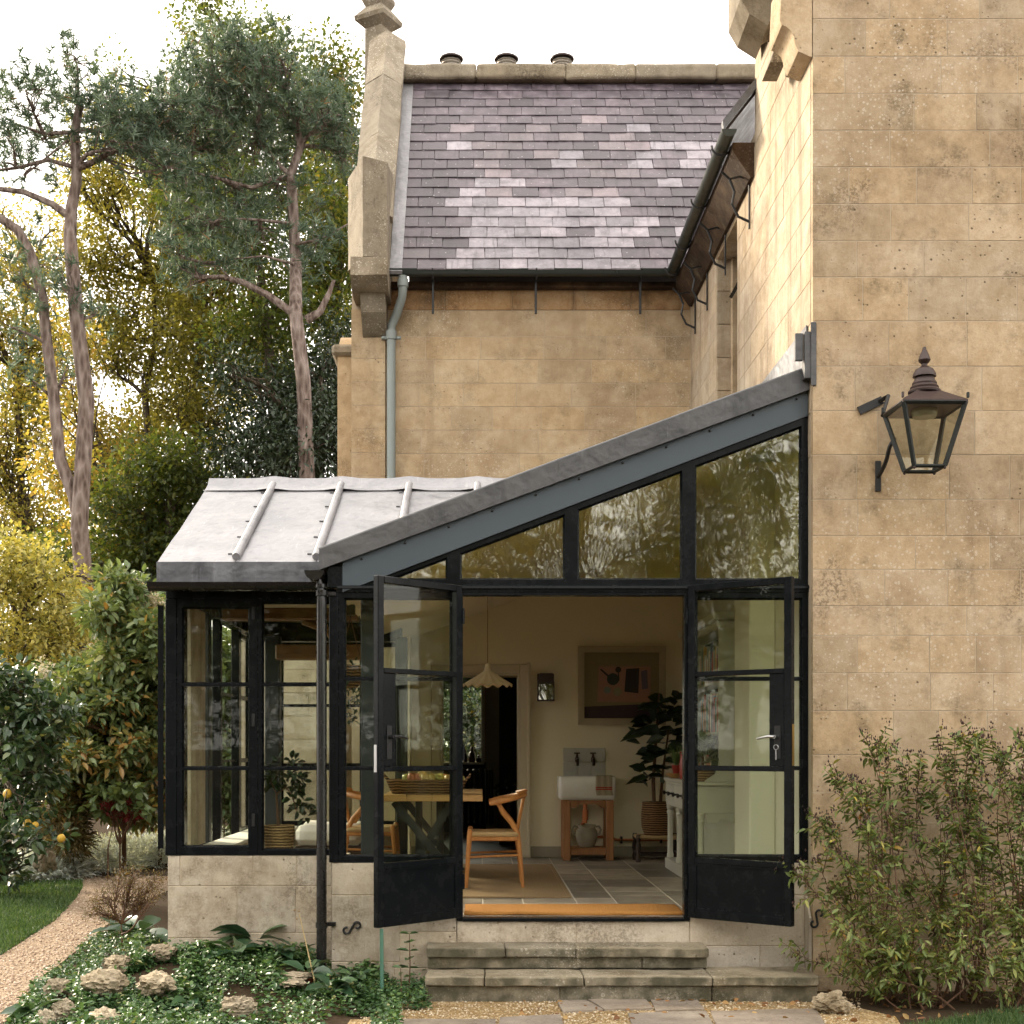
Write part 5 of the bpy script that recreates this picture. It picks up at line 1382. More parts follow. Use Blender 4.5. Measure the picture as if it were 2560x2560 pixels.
MB().lathe(coil([(.13,0),(.155,.08),(.16,.20),(.150,.30),(.152,.33)], .022, .006)+[(.135,.32)], (fx,YFG,.263), 26).build('basket', WICKER, fig, True)
MB().tube([(fx-.03,YFG,.55),(fx-.04,YFG,.80),(fx-.01,YFG,1.25),(fx+.02,YFG,1.68)], [.02,.018,.014,.008], 8).tube([(fx+.03,YFG,.55),(fx+.06,YFG+.02,.9),(fx+.12,YFG,1.35)], [.017,.013,.007], 8).build('stem', TWIG, fig, True)
pts=[]; axs=[]
for (px,py,dx_) in ((1598,1955,-1),(1585,1843,-1),(1590,1820,-1),(1605,1890,-1),(1600,1910,-1),(1620,1870,-1),(1640,1840,0),(1650,1880,1),(1625,1820,-1),(1660,1800,0),(1640,1780,0),(1680,1780,1),(1690,1740,1),(1700,1770,1),(1670,1830,1),(1690,1830,1),(1640,1860,1),(1622,1925,-1),(1655,1910,1),(1680,1870,1),(1700,1850,1),(1660,1760,-1),(1610,1800,-1),(1675,1750,0),(1705,1800,1),(1650,1940,1),(1615,1760,-1),(1635,1750,-1),(1690,1900,1)):
    for j in range(3):
        q = P(px+rgH.uniform(-14,14), py+rgH.uniform(-10,10), YFG+rgH.uniform(-.22,.22)); pts.append(tuple(q)); axs.append((dx_*.8+rgH.normal(0,.35), rgH.normal(0,.5), rgH.uniform(-.1,.5)))
pts = np.array(pts); axs = nrm(np.array(axs))
L = rgH.uniform(.15,.24,len(pts))
leaf_parts('leaf', rgH, pts-axs*L[:,None]*.5, axs, L, L*.62, rgH.random(len(pts)), L_HOUSE, fig, fold=.12, droop=.2, roll=.6)
# inner room furniture
rad = thing('radiator', 'dark ribbed radiator below the inner room window', 'radiator', (-.2,18.4,0))
for k in range(12): MB().cbox(-.72+.075*k,-.72+.075*k+.055,18.40,18.54,.12,.86,.02).build('column', RADI, rad, True)
sil = [(1163,18.55,.17,.03,'bottle'),(1180,18.6,.21,.045,'carved_figure'),(1197,18.58,.10,.035,'jar')]
for px,Y,h,r,nm in sil:
    X = XA(px,18.6); t = MB().lathe([(r,0),(r,h*.55),(r*.5,h*.7),(r*.55,h*.85),(r*.3,h)], (X,18.6,WB[2]), 14).build(nm, DARKWOOD, None, True)
    tag(t, {'bottle':'dark bottle on the inner room window sill behind the lamp','carved_figure':'tallest dark object on the inner window sill','jar':'small squat jar on the inner window sill'}[nm], {'bottle':'bottle','carved_figure':'ornament','jar':'jar'}[nm])
sv = thing('dark_flower_bunch', 'dark dried flower bunch in the inner room doorway', 'flowers', (.25,16.5,0))
clump_leaves('flower_heads', rgH, [P(1275,1985,16.5)+Vector((0,0,.0))], 140, .16, .06, .06, L_HOUSE, sv)
MB().lathe([(.12,0),(.14,.3),(.10,.5)], (.33,16.5,-.01), 16).build('pot', DARKWOOD, sv, True)
# side room: bench, cushion, potted lemon, hanging plant, scales
be = thing('window_bench', 'low dark bench with thick white cushion in the side room', 'bench', (-1.35,12.3,0))
MB().cbox(XA(745,12.3),XA(915,12.3),12.1,12.7,.20,.285,.006).build('frame', DARKWOOD, be)
for X in (XA(760,12.3),XA(895,12.3)): MB().cbox(X-.03,X+.03,12.15,12.65,0,.198,.004).build('leg', DARKWOOD, be)
cu = MB().cbox(XA(742,12.3),XA(908,12.3),12.08,12.72,.288,.46,.05)
me = noisy_mesh('cushion', cu, .03, 3.5, 6, sub=6, angle=80); mobj('cushion', me, CUSHION, be)
lem = thing('potted_bush', 'small leafy potted bush in seagrass pot behind the side window', 'plant', (XA(698,10.02),10.02,.372))
lx = XA(698,10.02)
MB().lathe(coil([(.095,0),(.107,.12),(.112,.205)], .012, .0035)+[(.10,.205),(.098,.18)], (lx,10.02,.373), 28).build('pot', SEAGRASS, lem, True)
MB().tube([(lx-.005,10.02,.55),(lx-.012,10.02,.66),(lx-.02,10.02,.80)], [.011,.010,.008], 8).tube([(lx-.02,10.02,.80),(lx+.05,10.02,.85),(lx+.10,10.0,.78),(lx+.13,10.0,.66)], [.007,.006,.005,.003], 6).tube([(lx-.02,10.02,.80),(lx-.06,10.0,.90)], .005, 6).build('stem', TWIG, lem, True)
cs = [P(px,py,10.02) for px,py in ((668,1910),(660,1930),(680,1925),(690,1940),(705,1935),(720,1935),(735,1920),(745,1940),(725,1950),(740,1960),(735,1985),(750,2000),(760,2015),(745,2020),(765,2035),(735,2000),(755,1955),(680,1950),(700,1905),(735,1905))]
_c = np.repeat(np.array([tuple(c) for c in cs]), 7, 0); _d = nrm(rgH.normal(0,1,_c.shape))
leaf_parts('leaf', rgH, _c+_d*.03, _d+rgH.normal(0,.4,_c.shape), rgH.uniform(.05,.085,len(_c)), rgH.uniform(.035,.05,len(_c)), rgH.uniform(.3,1,len(_c)), L_HOUSE, lem)
hp = thing('hanging_plant', 'trailing plant in a hanging basket behind the narrow side light', 'plant', (XA(876,10.4),10.4,1.6))
hx = XA(876,10.4)
MB().lathe([(.05,0),(.10,.06),(.12,.16),(.11,.165)], (hx,10.4,ZA(1720,10.4)), 16).build('basket', WICKER, hp, True)
for s in (-1,1): MB().tube([(hx,10.4,ZA(1545,10.4)),(hx+s*.09,10.4,ZA(1670,10.4))], .004, 6).build('cord', TWIG, hp)
MB().tube([(hx,10.4,2.42),(hx,10.4,ZA(1545,10.4))], .004, 6).build('hook', IRON, hp)
cs = [P(870+rgH.uniform(-12,30),py,10.4+rgH.uniform(-.1,.1)) for py in range(1665,1800,6)]
clump_leaves('leaf_cluster', rgH, cs, 7, .06, .05, .022, L_HOUSE, hp, (.4,1))
scb = thing('hanging_scales', 'black hanging scales with hook behind the side light', 'scales', (XA(877,10.2),10.2,2.0))
sx_ = XA(877,10.2)
MB().cbox(sx_-.032,sx_+.032,10.17,10.23,ZA(1538,10.2),ZA(1512,10.2),.004).build('body', IRON, scb)
MB().tube([(sx_+.06,10.2,ZA(1540,10.2)),(sx_+.07,10.2,ZA(1552,10.2)),(sx_+.055,10.2,ZA(1560,10.2)),(sx_+.042,10.2,ZA(1552,10.2))], .004, 6).tube([(sx_,10.2,ZA(1512,10.2)),(sx_,10.2,2.45)], .004, 6).build('hook', IRON, scb)
def smooth_path(pts, n=5):
    pts = [Vector(p) for p in pts]; o = []
    for i in range(len(pts)-1):
        a, b, c, d = pts[max(i-1,0)], pts[i], pts[i+1], pts[min(i+2,len(pts)-1)]
        for k in range(n):
            t = k/n; o.append(.5*((2*b)+(c-a)*t+(2*a-5*b+4*c-d)*t*t+(3*b-3*c+d-a)*t**3))
    return o+[pts[-1]]
# ------------------------------------------------------------------ outside fittings
lan = thing('wall_lantern', 'weathered copper topped glass lantern on an iron wall bracket', 'lantern', (XA(2312,8.75),8.75,2.8))
LX, LY = XA(2311,8.75), 8.75
s = 8.75/F
def lz(py): return ZA(py, LY)
ph = R(46)
def sq(h): return [(h*math.sqrt(2)*math.cos(ph+math.pi/2*k), h*math.sqrt(2)*math.sin(ph+math.pi/2*k)) for k in range(4)]
zt, zb = lz(1022), lz(1172); ht, hb = .19, .095
T = [Vector((LX+a,LY+b,zt)) for a,b in sq(ht)]; B = [Vector((LX+a,LY+b,zb)) for a,b in sq(hb)]
fr = MB()
for k in range(4):
    fr.tube([T[k],B[k]], .016, 4); fr.tube([T[k],T[(k+1)%4]], .017, 4); fr.tube([B[k],B[(k+1)%4]], .012, 4)
fr.build('frame', VERDI, lan)
for k in range(4):
    a,b,c,d = T[k],T[(k+1)%4],B[(k+1)%4],B[k]
    MB().add([a,b,c,d],[(0,1,2,3)]).build('pane', GLASS_LAMP, lan)
    MB().lathe([(.008,0),(.010,-.012),(.004,-.02)], tuple(B[k]), 8).build('drip_finial', RUSTY, lan, True)
    o = Vector((LX,LY,zt)); dd = (T[k]-o).normalized()
    MB().cbox(T[k].x+dd.x*.015-.008,T[k].x+dd.x*.015+.008,T[k].y+dd.y*.015-.008,T[k].y+dd.y*.015+.008,zt+.02,zt+.055,.003).build('corner_cresting', VERDI if k%2 else RUSTY, lan)
rf = MB()
rf.lathe([(ht*1.5,-.006),(ht*1.5,.012),(ht*1.40,.022),(.09,.105)], (LX,LY,zt), 4, True, ph)
rf.build('roof', RUSTY, lan)
MB().lathe([(.098,0),(.100,.012),(.085,.025),(.088,.035),(.074,.05),(.076,.06),(.062,.085),(.055,.10)], (LX,LY,zt+.098), 24).lathe([(.03,0),(.072,-.005),(.070,.012),(.055,.04),(.03,.055),(.018,.062),(.018,.075),(.03,.085),(.038,.10),(.034,.112),(.028,.13),(.012,.165),(.010,.18),(.003,.182)], (LX,LY,zt+.205), 24).build('chimney_finial', RUSTY, lan, True, 30)
MB().lathe([(.075,0),(.08,-.02),(.07,-.05),(.03,-.052)], (LX,LY,zt-.005), 20).build('burner', simple('lamp_glass', (.45,.45,.30), .2), lan, True)
by = YF-.004
MB().cbox(XA(2187,YF),XA(2201,YF),by-.014,by,ZA(1229,YF),ZA(1153,YF),.003).build('wall_plate', IRON, lan)
e = (B[2]+T[2])/2
p0 = Vector((XA(2194,YF),by-.012,ZA(1192,YF)))
cands = sorted([(T[k]*.55+B[k]*.45) for k in range(4)], key=lambda v: (v.x-v.y))
p3 = cands[0]
MB().tube(smooth_path([p0, P(2204,1178,9.08), P(2216,1150,9.0), P(2224,1118,8.95), P(2236,1098,8.92), p3], 6), .014, 8).build('bracket_arm', IRON, lan, True)
pa, pb = P(2147,1028,YF-.01), P(2205,1010,YF-.02)
arm = MB()
d = Vector((XA(2215,YF)-XA(2146,YF),0,ZA(1000,YF)-ZA(1032,YF))).normalized(); nz_ = Vector((-d.z,0,d.x))
c0 = Vector((XA(2146,YF),YF-.018,ZA(1028,YF)))
arm.add([c0-nz_*.026,c0+d*.17-nz_*.026,c0+d*.17+nz_*.026,c0+nz_*.026]+[v+Vector((0,.014,0)) for v in (c0-nz_*.026,c0+d*.17-nz_*.026,c0+d*.17+nz_*.026,c0+nz_*.026)], [(0,1,2,3),(4,7,6,5),(0,4,5,1),(1,5,6,2),(2,6,7,3),(3,7,4,0)])
tc = sorted(T, key=lambda v: (v.x-v.y))[0]
arm.tube([c0+d*.15, c0+d*.19+Vector((0,-.06,0)), tc+Vector((-.01,.02,.005))], [.016,.014,.012], 8)
arm.build('upper_bracket', IRON, lan)
# S shaped wall ties
def stie(px, py, Y, ang, label):
    up = [(.018+.024*(1-.25*k/14)*math.cos(R(205-285*k/14)), .034+.024*(1-.25*k/14)*math.sin(R(205-285*k/14))) for k in range(14,-1,-1)]
    pts = up+[(0,0)]+[(-a,-b) for a,b in reversed(up)]
    o = P(px,py,Y); ca, sa = math.cos(ang), math.sin(ang)
    w = [(o.x+x*ca-z*sa, Y-.012, o.z+x*sa+z*ca) for x,z in pts]
    t = MB().tube(w, .0075, 8).build('wall_tie', IRON, None, True)
    return tag(t, label, 'wall tie', 'S-shaped iron wall ties')
stie(880, 2319, YG, R(-38), 'S-shaped iron wall tie on the pale plinth beside the black downpipe')
stie(2041, 2296, YF, R(0), 'S-shaped iron wall tie on the house corner behind the right shrub')
# terracotta gully, green stake
gl = thing('terracotta_gully', 'square terracotta gully at the foot of the downpipe', 'gully', (XA(803,9.15),9.15,GZ))
gX = XA(803,9.15)
MB().ring([(gX-.08,9.04),(gX+.08,9.04),(gX+.08,9.24),(gX-.08,9.24)], .018, GZ+.0, -.345, 'z').build('rim', TERRA, gl)
MB().box(gX-.062,gX+.062,9.06,9.22,GZ,-.40).build('grate', TERRA, gl)
sk = MB().tube([(XA(955,8.70),8.70,ZA(2515,8.7)),(XA(954,8.72),8.72,ZA(2322,8.72))], .012, 8).build('green_stake', simple('green_paint', (.06,.16,.11), .5, 0, 30, .4), None, True)
tag(sk, 'green metal stake upright below the left door leaf', 'stake')
# ------------------------------------------------------------------ vegetation
def ellip(rg, n, shell=.35):
    d = nrm(rg.normal(0,1,(n,3))); return d*(shell+(1-shell)*rg.random((n,1)))**.5
def pad_tree(name, label, cat, seed, Y, trunk, tr_px, pads, depth, clump_px, per, crad, L, W, mat, bark, tint=(.05,.95), tfun=None, group=None, limbs=True, simple_=True, twigs=.6, fold=.2, droop=.15, part='crown', extra=None, kid=True):
    """tree or shrub: trunk through photo points at depth Y, foliage clumps in ellipsoid pads, limbs from trunk to pads.
    clump_px: area (px^2) of pad per clump"""
    rg = np.random.default_rng(seed); s = Y/F
    b = P(trunk[0][0], trunk[0][1], Y); gz_ = ground_z(b.x, Y)
    root = thing(name, label, cat, (b.x, Y, gz_), group)
    tp = [P(a,c,Y) for a,c in trunk]
    n = len(tp); yo = rg.normal(0,.12,n)
    tp = [Vector((p.x, Y+yo[i]*(i>0), p.z)) for i,p in enumerate(tp)]
    if tp[0].z > gz_: tp = [Vector((tp[0].x, Y, gz_-.1))]+tp
    m = MB(); rr = [tr_px*s*.5*(1.15-.75*i/(len(tp)-1)) for i in range(len(tp))]
    m.tube(tp, rr, 10)
    if extra:
        for ex in extra:
            ep = [P(a,c,Y) for a,c in ex[0]]; e0, e1 = ex[1]*s*.5, ex[2]*s*.5
            m.tube(ep, [e0+(e1-e0)*i/(len(ep)-1) for i in range(len(ep))], 8)
            tp = tp+ep
    cen = []
    TP = np.array([tuple(p) for p in tp]); TZ = TP[:,2]
    for pd in pads:
        px,py,rx,ry = pd[:4]; k = pd[4] if len(pd) > 4 else 1.0; dy = pd[5] if len(pd) > 5 else rg.normal(0,depth*.25)
        c = P(px,py,Y); c.y += dy
        nc = max(3, int(rx*ry*3.14/clump_px*k))
        E = ellip(rg, nc)*np.array([[rx*s,depth*.5*min(1,1.0),ry*s]])
        pc = np.array(tuple(c))[None]+E; cen.append(pc)
        if limbs:
            below = TP[TZ <= c.z+.2]
            if len(below) == 0: below = TP[:1]
            o = below[np.argmin(np.linalg.norm((below-np.array(tuple(c)))*np.array([[1,1,.6]]),axis=1))]
            lb = bend(rg, o, tuple(c), 6, .08, -.05); d = np.linalg.norm(np.array(lb[0])-np.array(lb[-1]))
            r0 = max(.016*Y/20, min(tr_px*s*.30, .030*d+.016))
            m.tube(lb, [r0*(1-.75*i/6) for i in range(7)], 6, False)
            for q in pc[rg.random(nc) < twigs]:
                st_ = np.array(lb[rg.integers(2,7)])
                m.tube(bend(rg, st_, q, 3, .10), [r0*.34,r0*.25,r0*.17,r0*.08], 4, False)
    m.build('trunk' if cat == 'tree' else 'stems', bark, root, True, 60)
    C = np.concatenate(cen)
    if part == 'needles':
        # tufts of needles
        ND = 15; N = len(C)*per
        c = np.repeat(C, per, 0)+rg.normal(0,crad,(len(C)*per,3))
        axis = nrm(rg.normal(0,.6,(N,3))+np.array([[0,0,.75]]))
        b0 = np.repeat(c, ND, 0); ax = np.repeat(axis, ND, 0)
        dr = nrm(ax*rg.uniform(.2,1.0,(len(ax),1))+nrm(rg.normal(0,1,ax.shape))*.85)
        b0 = b0+ax*rg.uniform(-.06,.06,(len(ax),1))
        sd_ = nrm(np.cross(dr, rg.normal(0,1,dr.shape)))*W*.5
        tip = b0+dr*L*rg.uniform(.7,1.2,(len(ax),1))
        V = np.stack([b0-sd_, b0+sd_, tip],1).reshape(-1,3)
        t = np.repeat(np.clip(rg.normal(.5,.2,N)+np.where(rg.random(N)<.02,.6,0),0,1), ND)
        t = np.clip(t+rg.normal(0,.1,len(t)),0,1)
        t = np.where(t > .93, np.where(rg.random(len(t)) < .3, 1.0, .9), t)
        mobj('crown', np_mesh('crown', V, [(0,1,2)], 3, t), mat, root)['kind'] = 'stuff'
    else:
        clump_leaves(part, rg, C, per, crad, L, W, mat, root, tint, tfun, simple_=simple_, fold=fold, droop=droop)
    return root

TG = 'trees behind the garden'
pad_tree('pine_tree', 'forked pine with pale bare trunk and flat crown', 'tree', 1, 24, [(225,1700),(215,1610),(208,1450),(205,1320),(212,1000),(190,800),(178,600),(175,520),(190,450),(185,330),(200,260)], 50,
    [(185,215,75,40),(90,265,95,38),(20,300,70,35),(265,255,85,40),(345,275,90,36),(430,262,70,38),(210,180,40,28),(95,330,80,26,.5),(300,330,110,28,.6),(20,420,60,40,.35),(360,330,80,40),(420,330,60,40),(330,390,90,35,.7),(410,420,60,40,.8),(250,330,80,30,.8),(150,300,80,25,.8),(30,360,70,30,.6),(110,430,60,40,.35),(60,700,60,40,.4),(20,640,50,40,.4),(150,900,50,50,.35),(80,640,70,30,.5),(60,560,50,30,.3),(130,760,60,50,.35),(40,830,50,40,.4),(190,700,40,40,.3),(230,760,60,35,.5),(70,950,60,50,.3)],
    1.6, 300, 2, .13, .20, .024, L_PINE, PINEBARK, group=TG, part='needles',
    extra=[([(202,1330),(185,1240),(150,1150),(135,1000),(118,860),(105,740),(75,630),(45,575),(0,545),(-60,520)],34,20),([(178,545),(130,510),(60,480),(-40,468)],20,12),([(195,420),(120,400),(40,420),(-40,430)],13,6),([(190,330),(110,335),(40,310)],12,5),([(205,325),(280,330),(380,312),(450,295)],14,6),([(190,420),(170,350),(60,440)],9,4)])
pad_tree('pine_tree', 'tall pine with pale trunk near the house gable', 'tree', 2, 25, [(772,1300),(768,1180),(760,960),(745,800),(735,640),(728,480),(727,440),(750,360),(738,300)], 40,
    [(540,190,110,50),(640,170,100,45),(720,200,90,50),(470,250,80,45),(590,260,130,50),(700,280,110,50),(800,300,80,50),(860,340,60,50),(500,340,100,45),(620,360,120,45),(460,440,80,40),(560,450,100,40),(690,440,70,35),(440,540,70,40),(530,560,80,35),(640,560,70,30),(780,590,70,35),(440,640,60,35),(480,690,50,30),(560,650,60,30),(740,640,40,30),(850,290,50,40),(400,380,60,40)],
    2.2, 300, 2, .15, .21, .025, L_PINE, PINEBARK, group=TG, part='needles',
    extra=[([(727,442),(680,450),(630,470),(560,450),(480,430)],16,6),([(730,440),(705,420),(690,400),(640,340),(560,300)],13,5),([(738,610),(800,600),(870,560)],9,4),([(735,560),(650,550),(560,545)],10,4),([(766,800),(800,780),(822,735),(835,700)],24,8),([(735,660),(660,640),(560,650)],8,3)])
GOLDTINT = lambda p,t,rg: t
# woodland behind, each tree with its own trunk and crown
bt = 'woodland trees beyond the pines'
def wood(label, seed, Y, trunk, tw, pads, mat, tint, clump=400, per=36, crad=.52, L=.115, W=.085, name='broadleaf_tree', depth=3.0, bark=DARKBARK):
    pad_tree(name, label, 'tree', seed, Y, trunk, tw, pads, depth, clump, per, crad, L, W, mat, bark, tint, None, bt)
wood('tall green oak crown rising highest above the pines', 3, 33, [(700,1300),(690,1000),(650,800),(600,550),(580,300),(560,180)], 38,
     [(545,110,70,45),(600,95,60,40),(655,120,60,45),(500,170,60,45),(720,150,45,50),(700,230,90,50),(600,220,110,50),(800,330,80,70),(520,330,90,60),(640,450,110,70),(780,480,80,60),(300,210,35,25),(330,235,40,20)], L_GREEN, (.1,.85), 380)
wood('green tree with dark trunk between the second pine and the gable', 4, 31, [(858,1300),(848,1000),(835,820),(845,600),(860,420)], 30,
     [(800,640,70,60),(770,800,60,60),(850,900,60,60),(880,620,40,60),(850,200,60,50),(810,260,70,60),(865,330,60,60),(800,430,70,60),(870,470,50,60),(820,560,80,60),(850,690,70,60),(790,700,60,50),(870,820,50,60)], L_GREEN, (.1,.95), 380)
wood('golden backlit beech left of the forked pine', 5, 36, [(60,1400),(50,1000),(70,700)], 26,
     [(60,620,70,50,.5),(20,560,60,40,.4),(130,560,60,50,.5),(130,700,70,60,.7),(130,850,70,70),(140,980,60,60),(40,700,90,70),(-40,800,90,80),(60,860,90,70),(20,980,90,70),(90,1080,80,70),(-30,1120,90,80),(30,1230,90,70),(120,1300,90,60),(20,1340,80,60)], L_GOLD, (.25,.9), 420)
wood('golden tree with forked dark limbs right of the forked pine', 6, 34, [(385,1450),(375,1200),(370,1000),(390,850),(380,700)], 24,
     [(260,400,60,40,.6),(330,400,70,50),(420,430,60,50),(240,520,60,60),(250,700,60,60),(240,800,60,60),(300,480,70,60),(380,520,80,60),(290,640,80,60),(390,660,80,60),(330,760,90,60),(440,760,80,60),(280,880,80,60),(380,900,90,60),(300,1010,80,60),(420,1020,80,60),(320,1130,90,60),(250,1220,80,60)], L_GOLD, (.15,.8), 430)
wood('thin golden birch between the two pines', 7, 33, [(498,1450),(492,1150),(490,950),(500,830),(480,700)], 26,
     [(440,380,70,50),(470,600,70,50),(430,500,60,50),(430,820,60,60),(540,800,70,60),(620,900,70,60),(500,520,70,50),(560,620,80,50),(470,680,70,50),(540,740,80,60),(600,820,80,60),(500,860,80,60),(580,930,80,60),(480,980,80,60),(560,1050,90,60),(470,1110,80,60),(620,700,70,50)], L_GOLD, (.1,.75), 430)
wood('dark leaved tree with leaning trunk behind the second pine', 8, 29, [(705,1350),(690,1050),(672,850),(655,700),(640,600)], 34,
     [(560,420,80,50),(480,480,80,50),(640,640,90,60),(560,600,70,50),(700,760,80,60),(620,860,80,60),(720,900,70,60)], L_GREEN, (.05,.7), 400)
wood('dark green yew at the foot of the second pine', 9, 27, [(800,1400),(800,1150),(805,950)], 30,
     [(840,870,60,60),(720,960,90,60),(820,980,70,70),(700,1070,90,60),(800,1090,90,60),(850,1150,60,60),(640,1150,90,60),(740,1190,100,60),(600,980,50,50)], L_DARK, (.1,.9), 300, 30, .5, .13, .06, 'yew_tree')
wood('dark holly mass behind the lead roof and left pine', 10, 28, [(420,1500),(425,1300),(420,1150)], 26,
     [(480,1180,100,60),(380,1180,80,60),(560,1230,90,60),(310,1280,80,60),(430,1280,90,60),(260,1350,60,50),(350,1380,90,60),(470,1370,80,60),(120,1420,60,60),(240,1440,80,60)], L_GREEN, (.0,.8), 300, 30, .5, .13, .08, 'holly_tree')
wood('orange tinged beech low behind the shrubs', 11, 30, [(300,1600),(300,1400),(290,1250)], 24,
     [(250,1240,70,50),(330,1280,70,50),(400,1350,70,50),(260,1370,80,50),(340,1430,80,50),(180,1180,80,60),(150,1000,60,60),(240,1080,60,60),(200,870,50,50)], L_GOLD, (.45,1), 420)
wood('evergreen hedge tree at the back of the garden', 12, 27, [(100,1900),(100,1750),(100,1600)], 20,
     [(40,1640,120,80),(160,1640,120,80),(300,1560,100,80),(400,1560,90,80),(60,1780,130,80),(200,1780,120,80),(330,1720,110,80),(420,1750,90,80),(80,1920,130,80),(230,1920,120,80),(360,1900,110,80),(520,1700,100,100),(560,1850,100,90),(480,1950,100,70)], L_DARK, (.1,.9), 420, 24, .5, .15, .08, 'yew_tree')

# shrubs beside the path
pad_tree('acer', 'small yellow leaved acer left of the pale pine trunk', 'tree', 21, 22, [(20,1800),(15,1650),(60,1550),(90,1450)], 18,
    [(50,1400,60,50),(110,1450,60,40),(20,1470,60,50),(80,1520,80,45),(150,1560,60,40),(30,1590,70,45),(120,1610,60,35),(205,1520,40,25),(215,1470,30,18),(60,1640,60,30),(150,1440,50,40,.5),(-20,1420,60,50,.6),(190,1600,50,30,.6)], 2.2, 230, 26, .34, .085, .065, L_YELLOW, DARKBARK, (.0,.75))
def mag_t(p, t, rg):
    # leaves turn orange lower down on this shrub
    h = np.clip((1.35-p[:,2])/1.7, 0, 1)
    return np.clip(.15+t*.40+np.where(rg.random(len(t)) < .08+.50*np.clip((1.9-p[:,2])/1.3,0,1), .38, 0), 0, 1)
pad_tree('broadleaf_shrub', 'large leafy shrub turning from green to orange beside the garden room', 'shrub', 22, 17.6, [(310,2080),(315,2000),(330,1850),(310,1650)], 12,
    [(170,1850,45,40),(160,1920,45,35),(190,1960,45,35),(215,1840,40,40),(180,1720,40,30),(405,1660,30,50),(410,1800,25,60),(410,1980,25,40),(255,1460,22,35),(300,1455,25,25),(270,1530,45,40),(330,1560,50,50),(385,1590,40,50),(250,1620,50,40),(310,1660,60,50),(380,1690,45,50),(240,1710,50,40),(310,1760,65,45),(380,1790,45,45),(200,1790,45,35),(260,1840,60,40),(350,1860,60,45),(395,1900,30,45),(290,1910,60,35),(225,1890,50,35),(345,1945,55,30),(290,1990,70,35),(370,2000,45,40),(230,1970,50,35),(330,2030,60,25)], 1.1, 130, 13, .14, .135, .06, L_MAG, TWIG, (0,1), mag_t, limbs=True, simple_=False, part='leaves', fold=.16)
pad_tree('broadleaf_shrub', 'pale green arching shrub with cream seed heads by the eaves', 'shrub', 23, 18.6, [(400,2080),(400,1900),(390,1600)], 10,
    [(360,1500,50,40),(420,1530,50,50),(330,1540,40,40),(440,1620,50,60),(180,1690,60,40),(120,1700,40,30),(450,1750,50,60)], 1.1, 170, 11, .18, .12, .06, L_MAG, TWIG, (.05,.45), None, part='leaves', simple_=False)
rgV = np.random.default_rng(77)
clm = thing('clematis', 'cream fluffy seed heads scrambling over the shrub by the eaves', 'climber', (-4.2,18.3,GZ))
cs = [P(px+rgV.normal(0,12),py+rgV.normal(0,14),18.0+rgV.uniform(-.3,.3)) for px,py in [(375,1480),(395,1500),(360,1510),(410,1520),(385,1540),(350,1470),(365,1560),(400,1575),(330,1480),(235,1620),(95,1690),(120,1680),(150,1700)] for _ in range(5)]
clump_leaves('seed_heads', rgV, cs, 16, .06, .05, .03, L_WHITEFL, clm, (0,1), simple_=True)
MB().tube([P(380,2080,18.0),P(385,1800,18.0),P(375,1500,18.0)], [.02,.015,.008], 6).build('stems', TWIG, clm)
qn = pad_tree('quince_tree', 'dark leaved quince with yellow fruit hanging over the path', 'tree', 24, 15.0, [(-40,2230),(-30,2000),(20,1850),(10,1700)], 22,
    [(30,1690,60,40),(80,1740,60,35),(20,1770,60,45),(100,1800,65,40),(50,1850,70,45),(130,1860,45,35),(20,1920,60,45),(100,1925,50,35),(60,1990,50,35),(10,2040,50,40),(110,2020,35,25),(140,2090,28,22),(30,2110,45,35),(10,2170,40,35),(150,1780,40,25)], 1.3, 230, 9, .14, .105, .068, L_QUINCE, DARKBARK, (0,.95), None, simple_=False)
qm = MB().lathe([(.004,-.045),(.025,-.04),(.042,-.015),(.042,.012),(.028,.04),(.014,.05),(.004,.048)], (0,0,0), 14).mesh('quince_fruit', True, 80); qm.materials.append(simple('quince_skin', (.62,.38,.04), .55, 0, 12, .25))
for k,(px,py,lab) in enumerate(((18,1985,'yellow quince hanging alone at the picture edge'),(68,2060,'half hidden yellow quince above the pitted rock'),(86,2066,'yellow quince behind leaves above the pitted rock'),(153,2096,'yellow quince hanging lowest over the silver plants'))):
    f = mobj('quince_fruit', qm, None, None, loc=P(px,py,14.35), rot=(.3*k,.2,k)); tag(f, lab, 'fruit', 'yellow quinces on the tree')
pad_tree('dry_grass_clump', 'straw coloured dry clump behind the pitted rock', 'shrub', 25, 17.2, [(165,2120),(165,2060)], 6,
    [(165,2030,35,45),(150,2080,40,40),(190,2080,35,40)], .6, 90, 22, .16, .14, .02, L_BRONZE, TWIG, (.2,1), None, part='leaves', limbs=True)
pad_tree('sedum', 'dark red flower heads under the orange shrub', 'plant', 26, 17.0, [(300,2110),(300,2050)], 5,
    [(255,1998,14,9),(275,2010,14,9),(305,2020,16,9),(335,2000,14,9),(345,2035,14,9),(290,2035,14,9),(320,2045,16,8)], .5, 40, 22, .05, .03, .03, L_RED, TWIG, (0,1), None, part='leaves')
pad_tree('broad_leaf_plant', 'pale broad leaves on thin stems below the orange shrub', 'plant', 27, 16.9, [(270,2120),(280,2050)], 4,
    [(190,2035,14,10),(165,2015,8,6),(245,2020,16,12),(265,2035,14,10),(255,1985,18,14),(320,1980,14,14),(345,1975,12,10),(300,1995,14,10),(355,2025,10,12)], .5, 80, 5, .05, .12, .11, L_MAG, TWIG, (.2,.45), None, part='leaves', simple_=False)
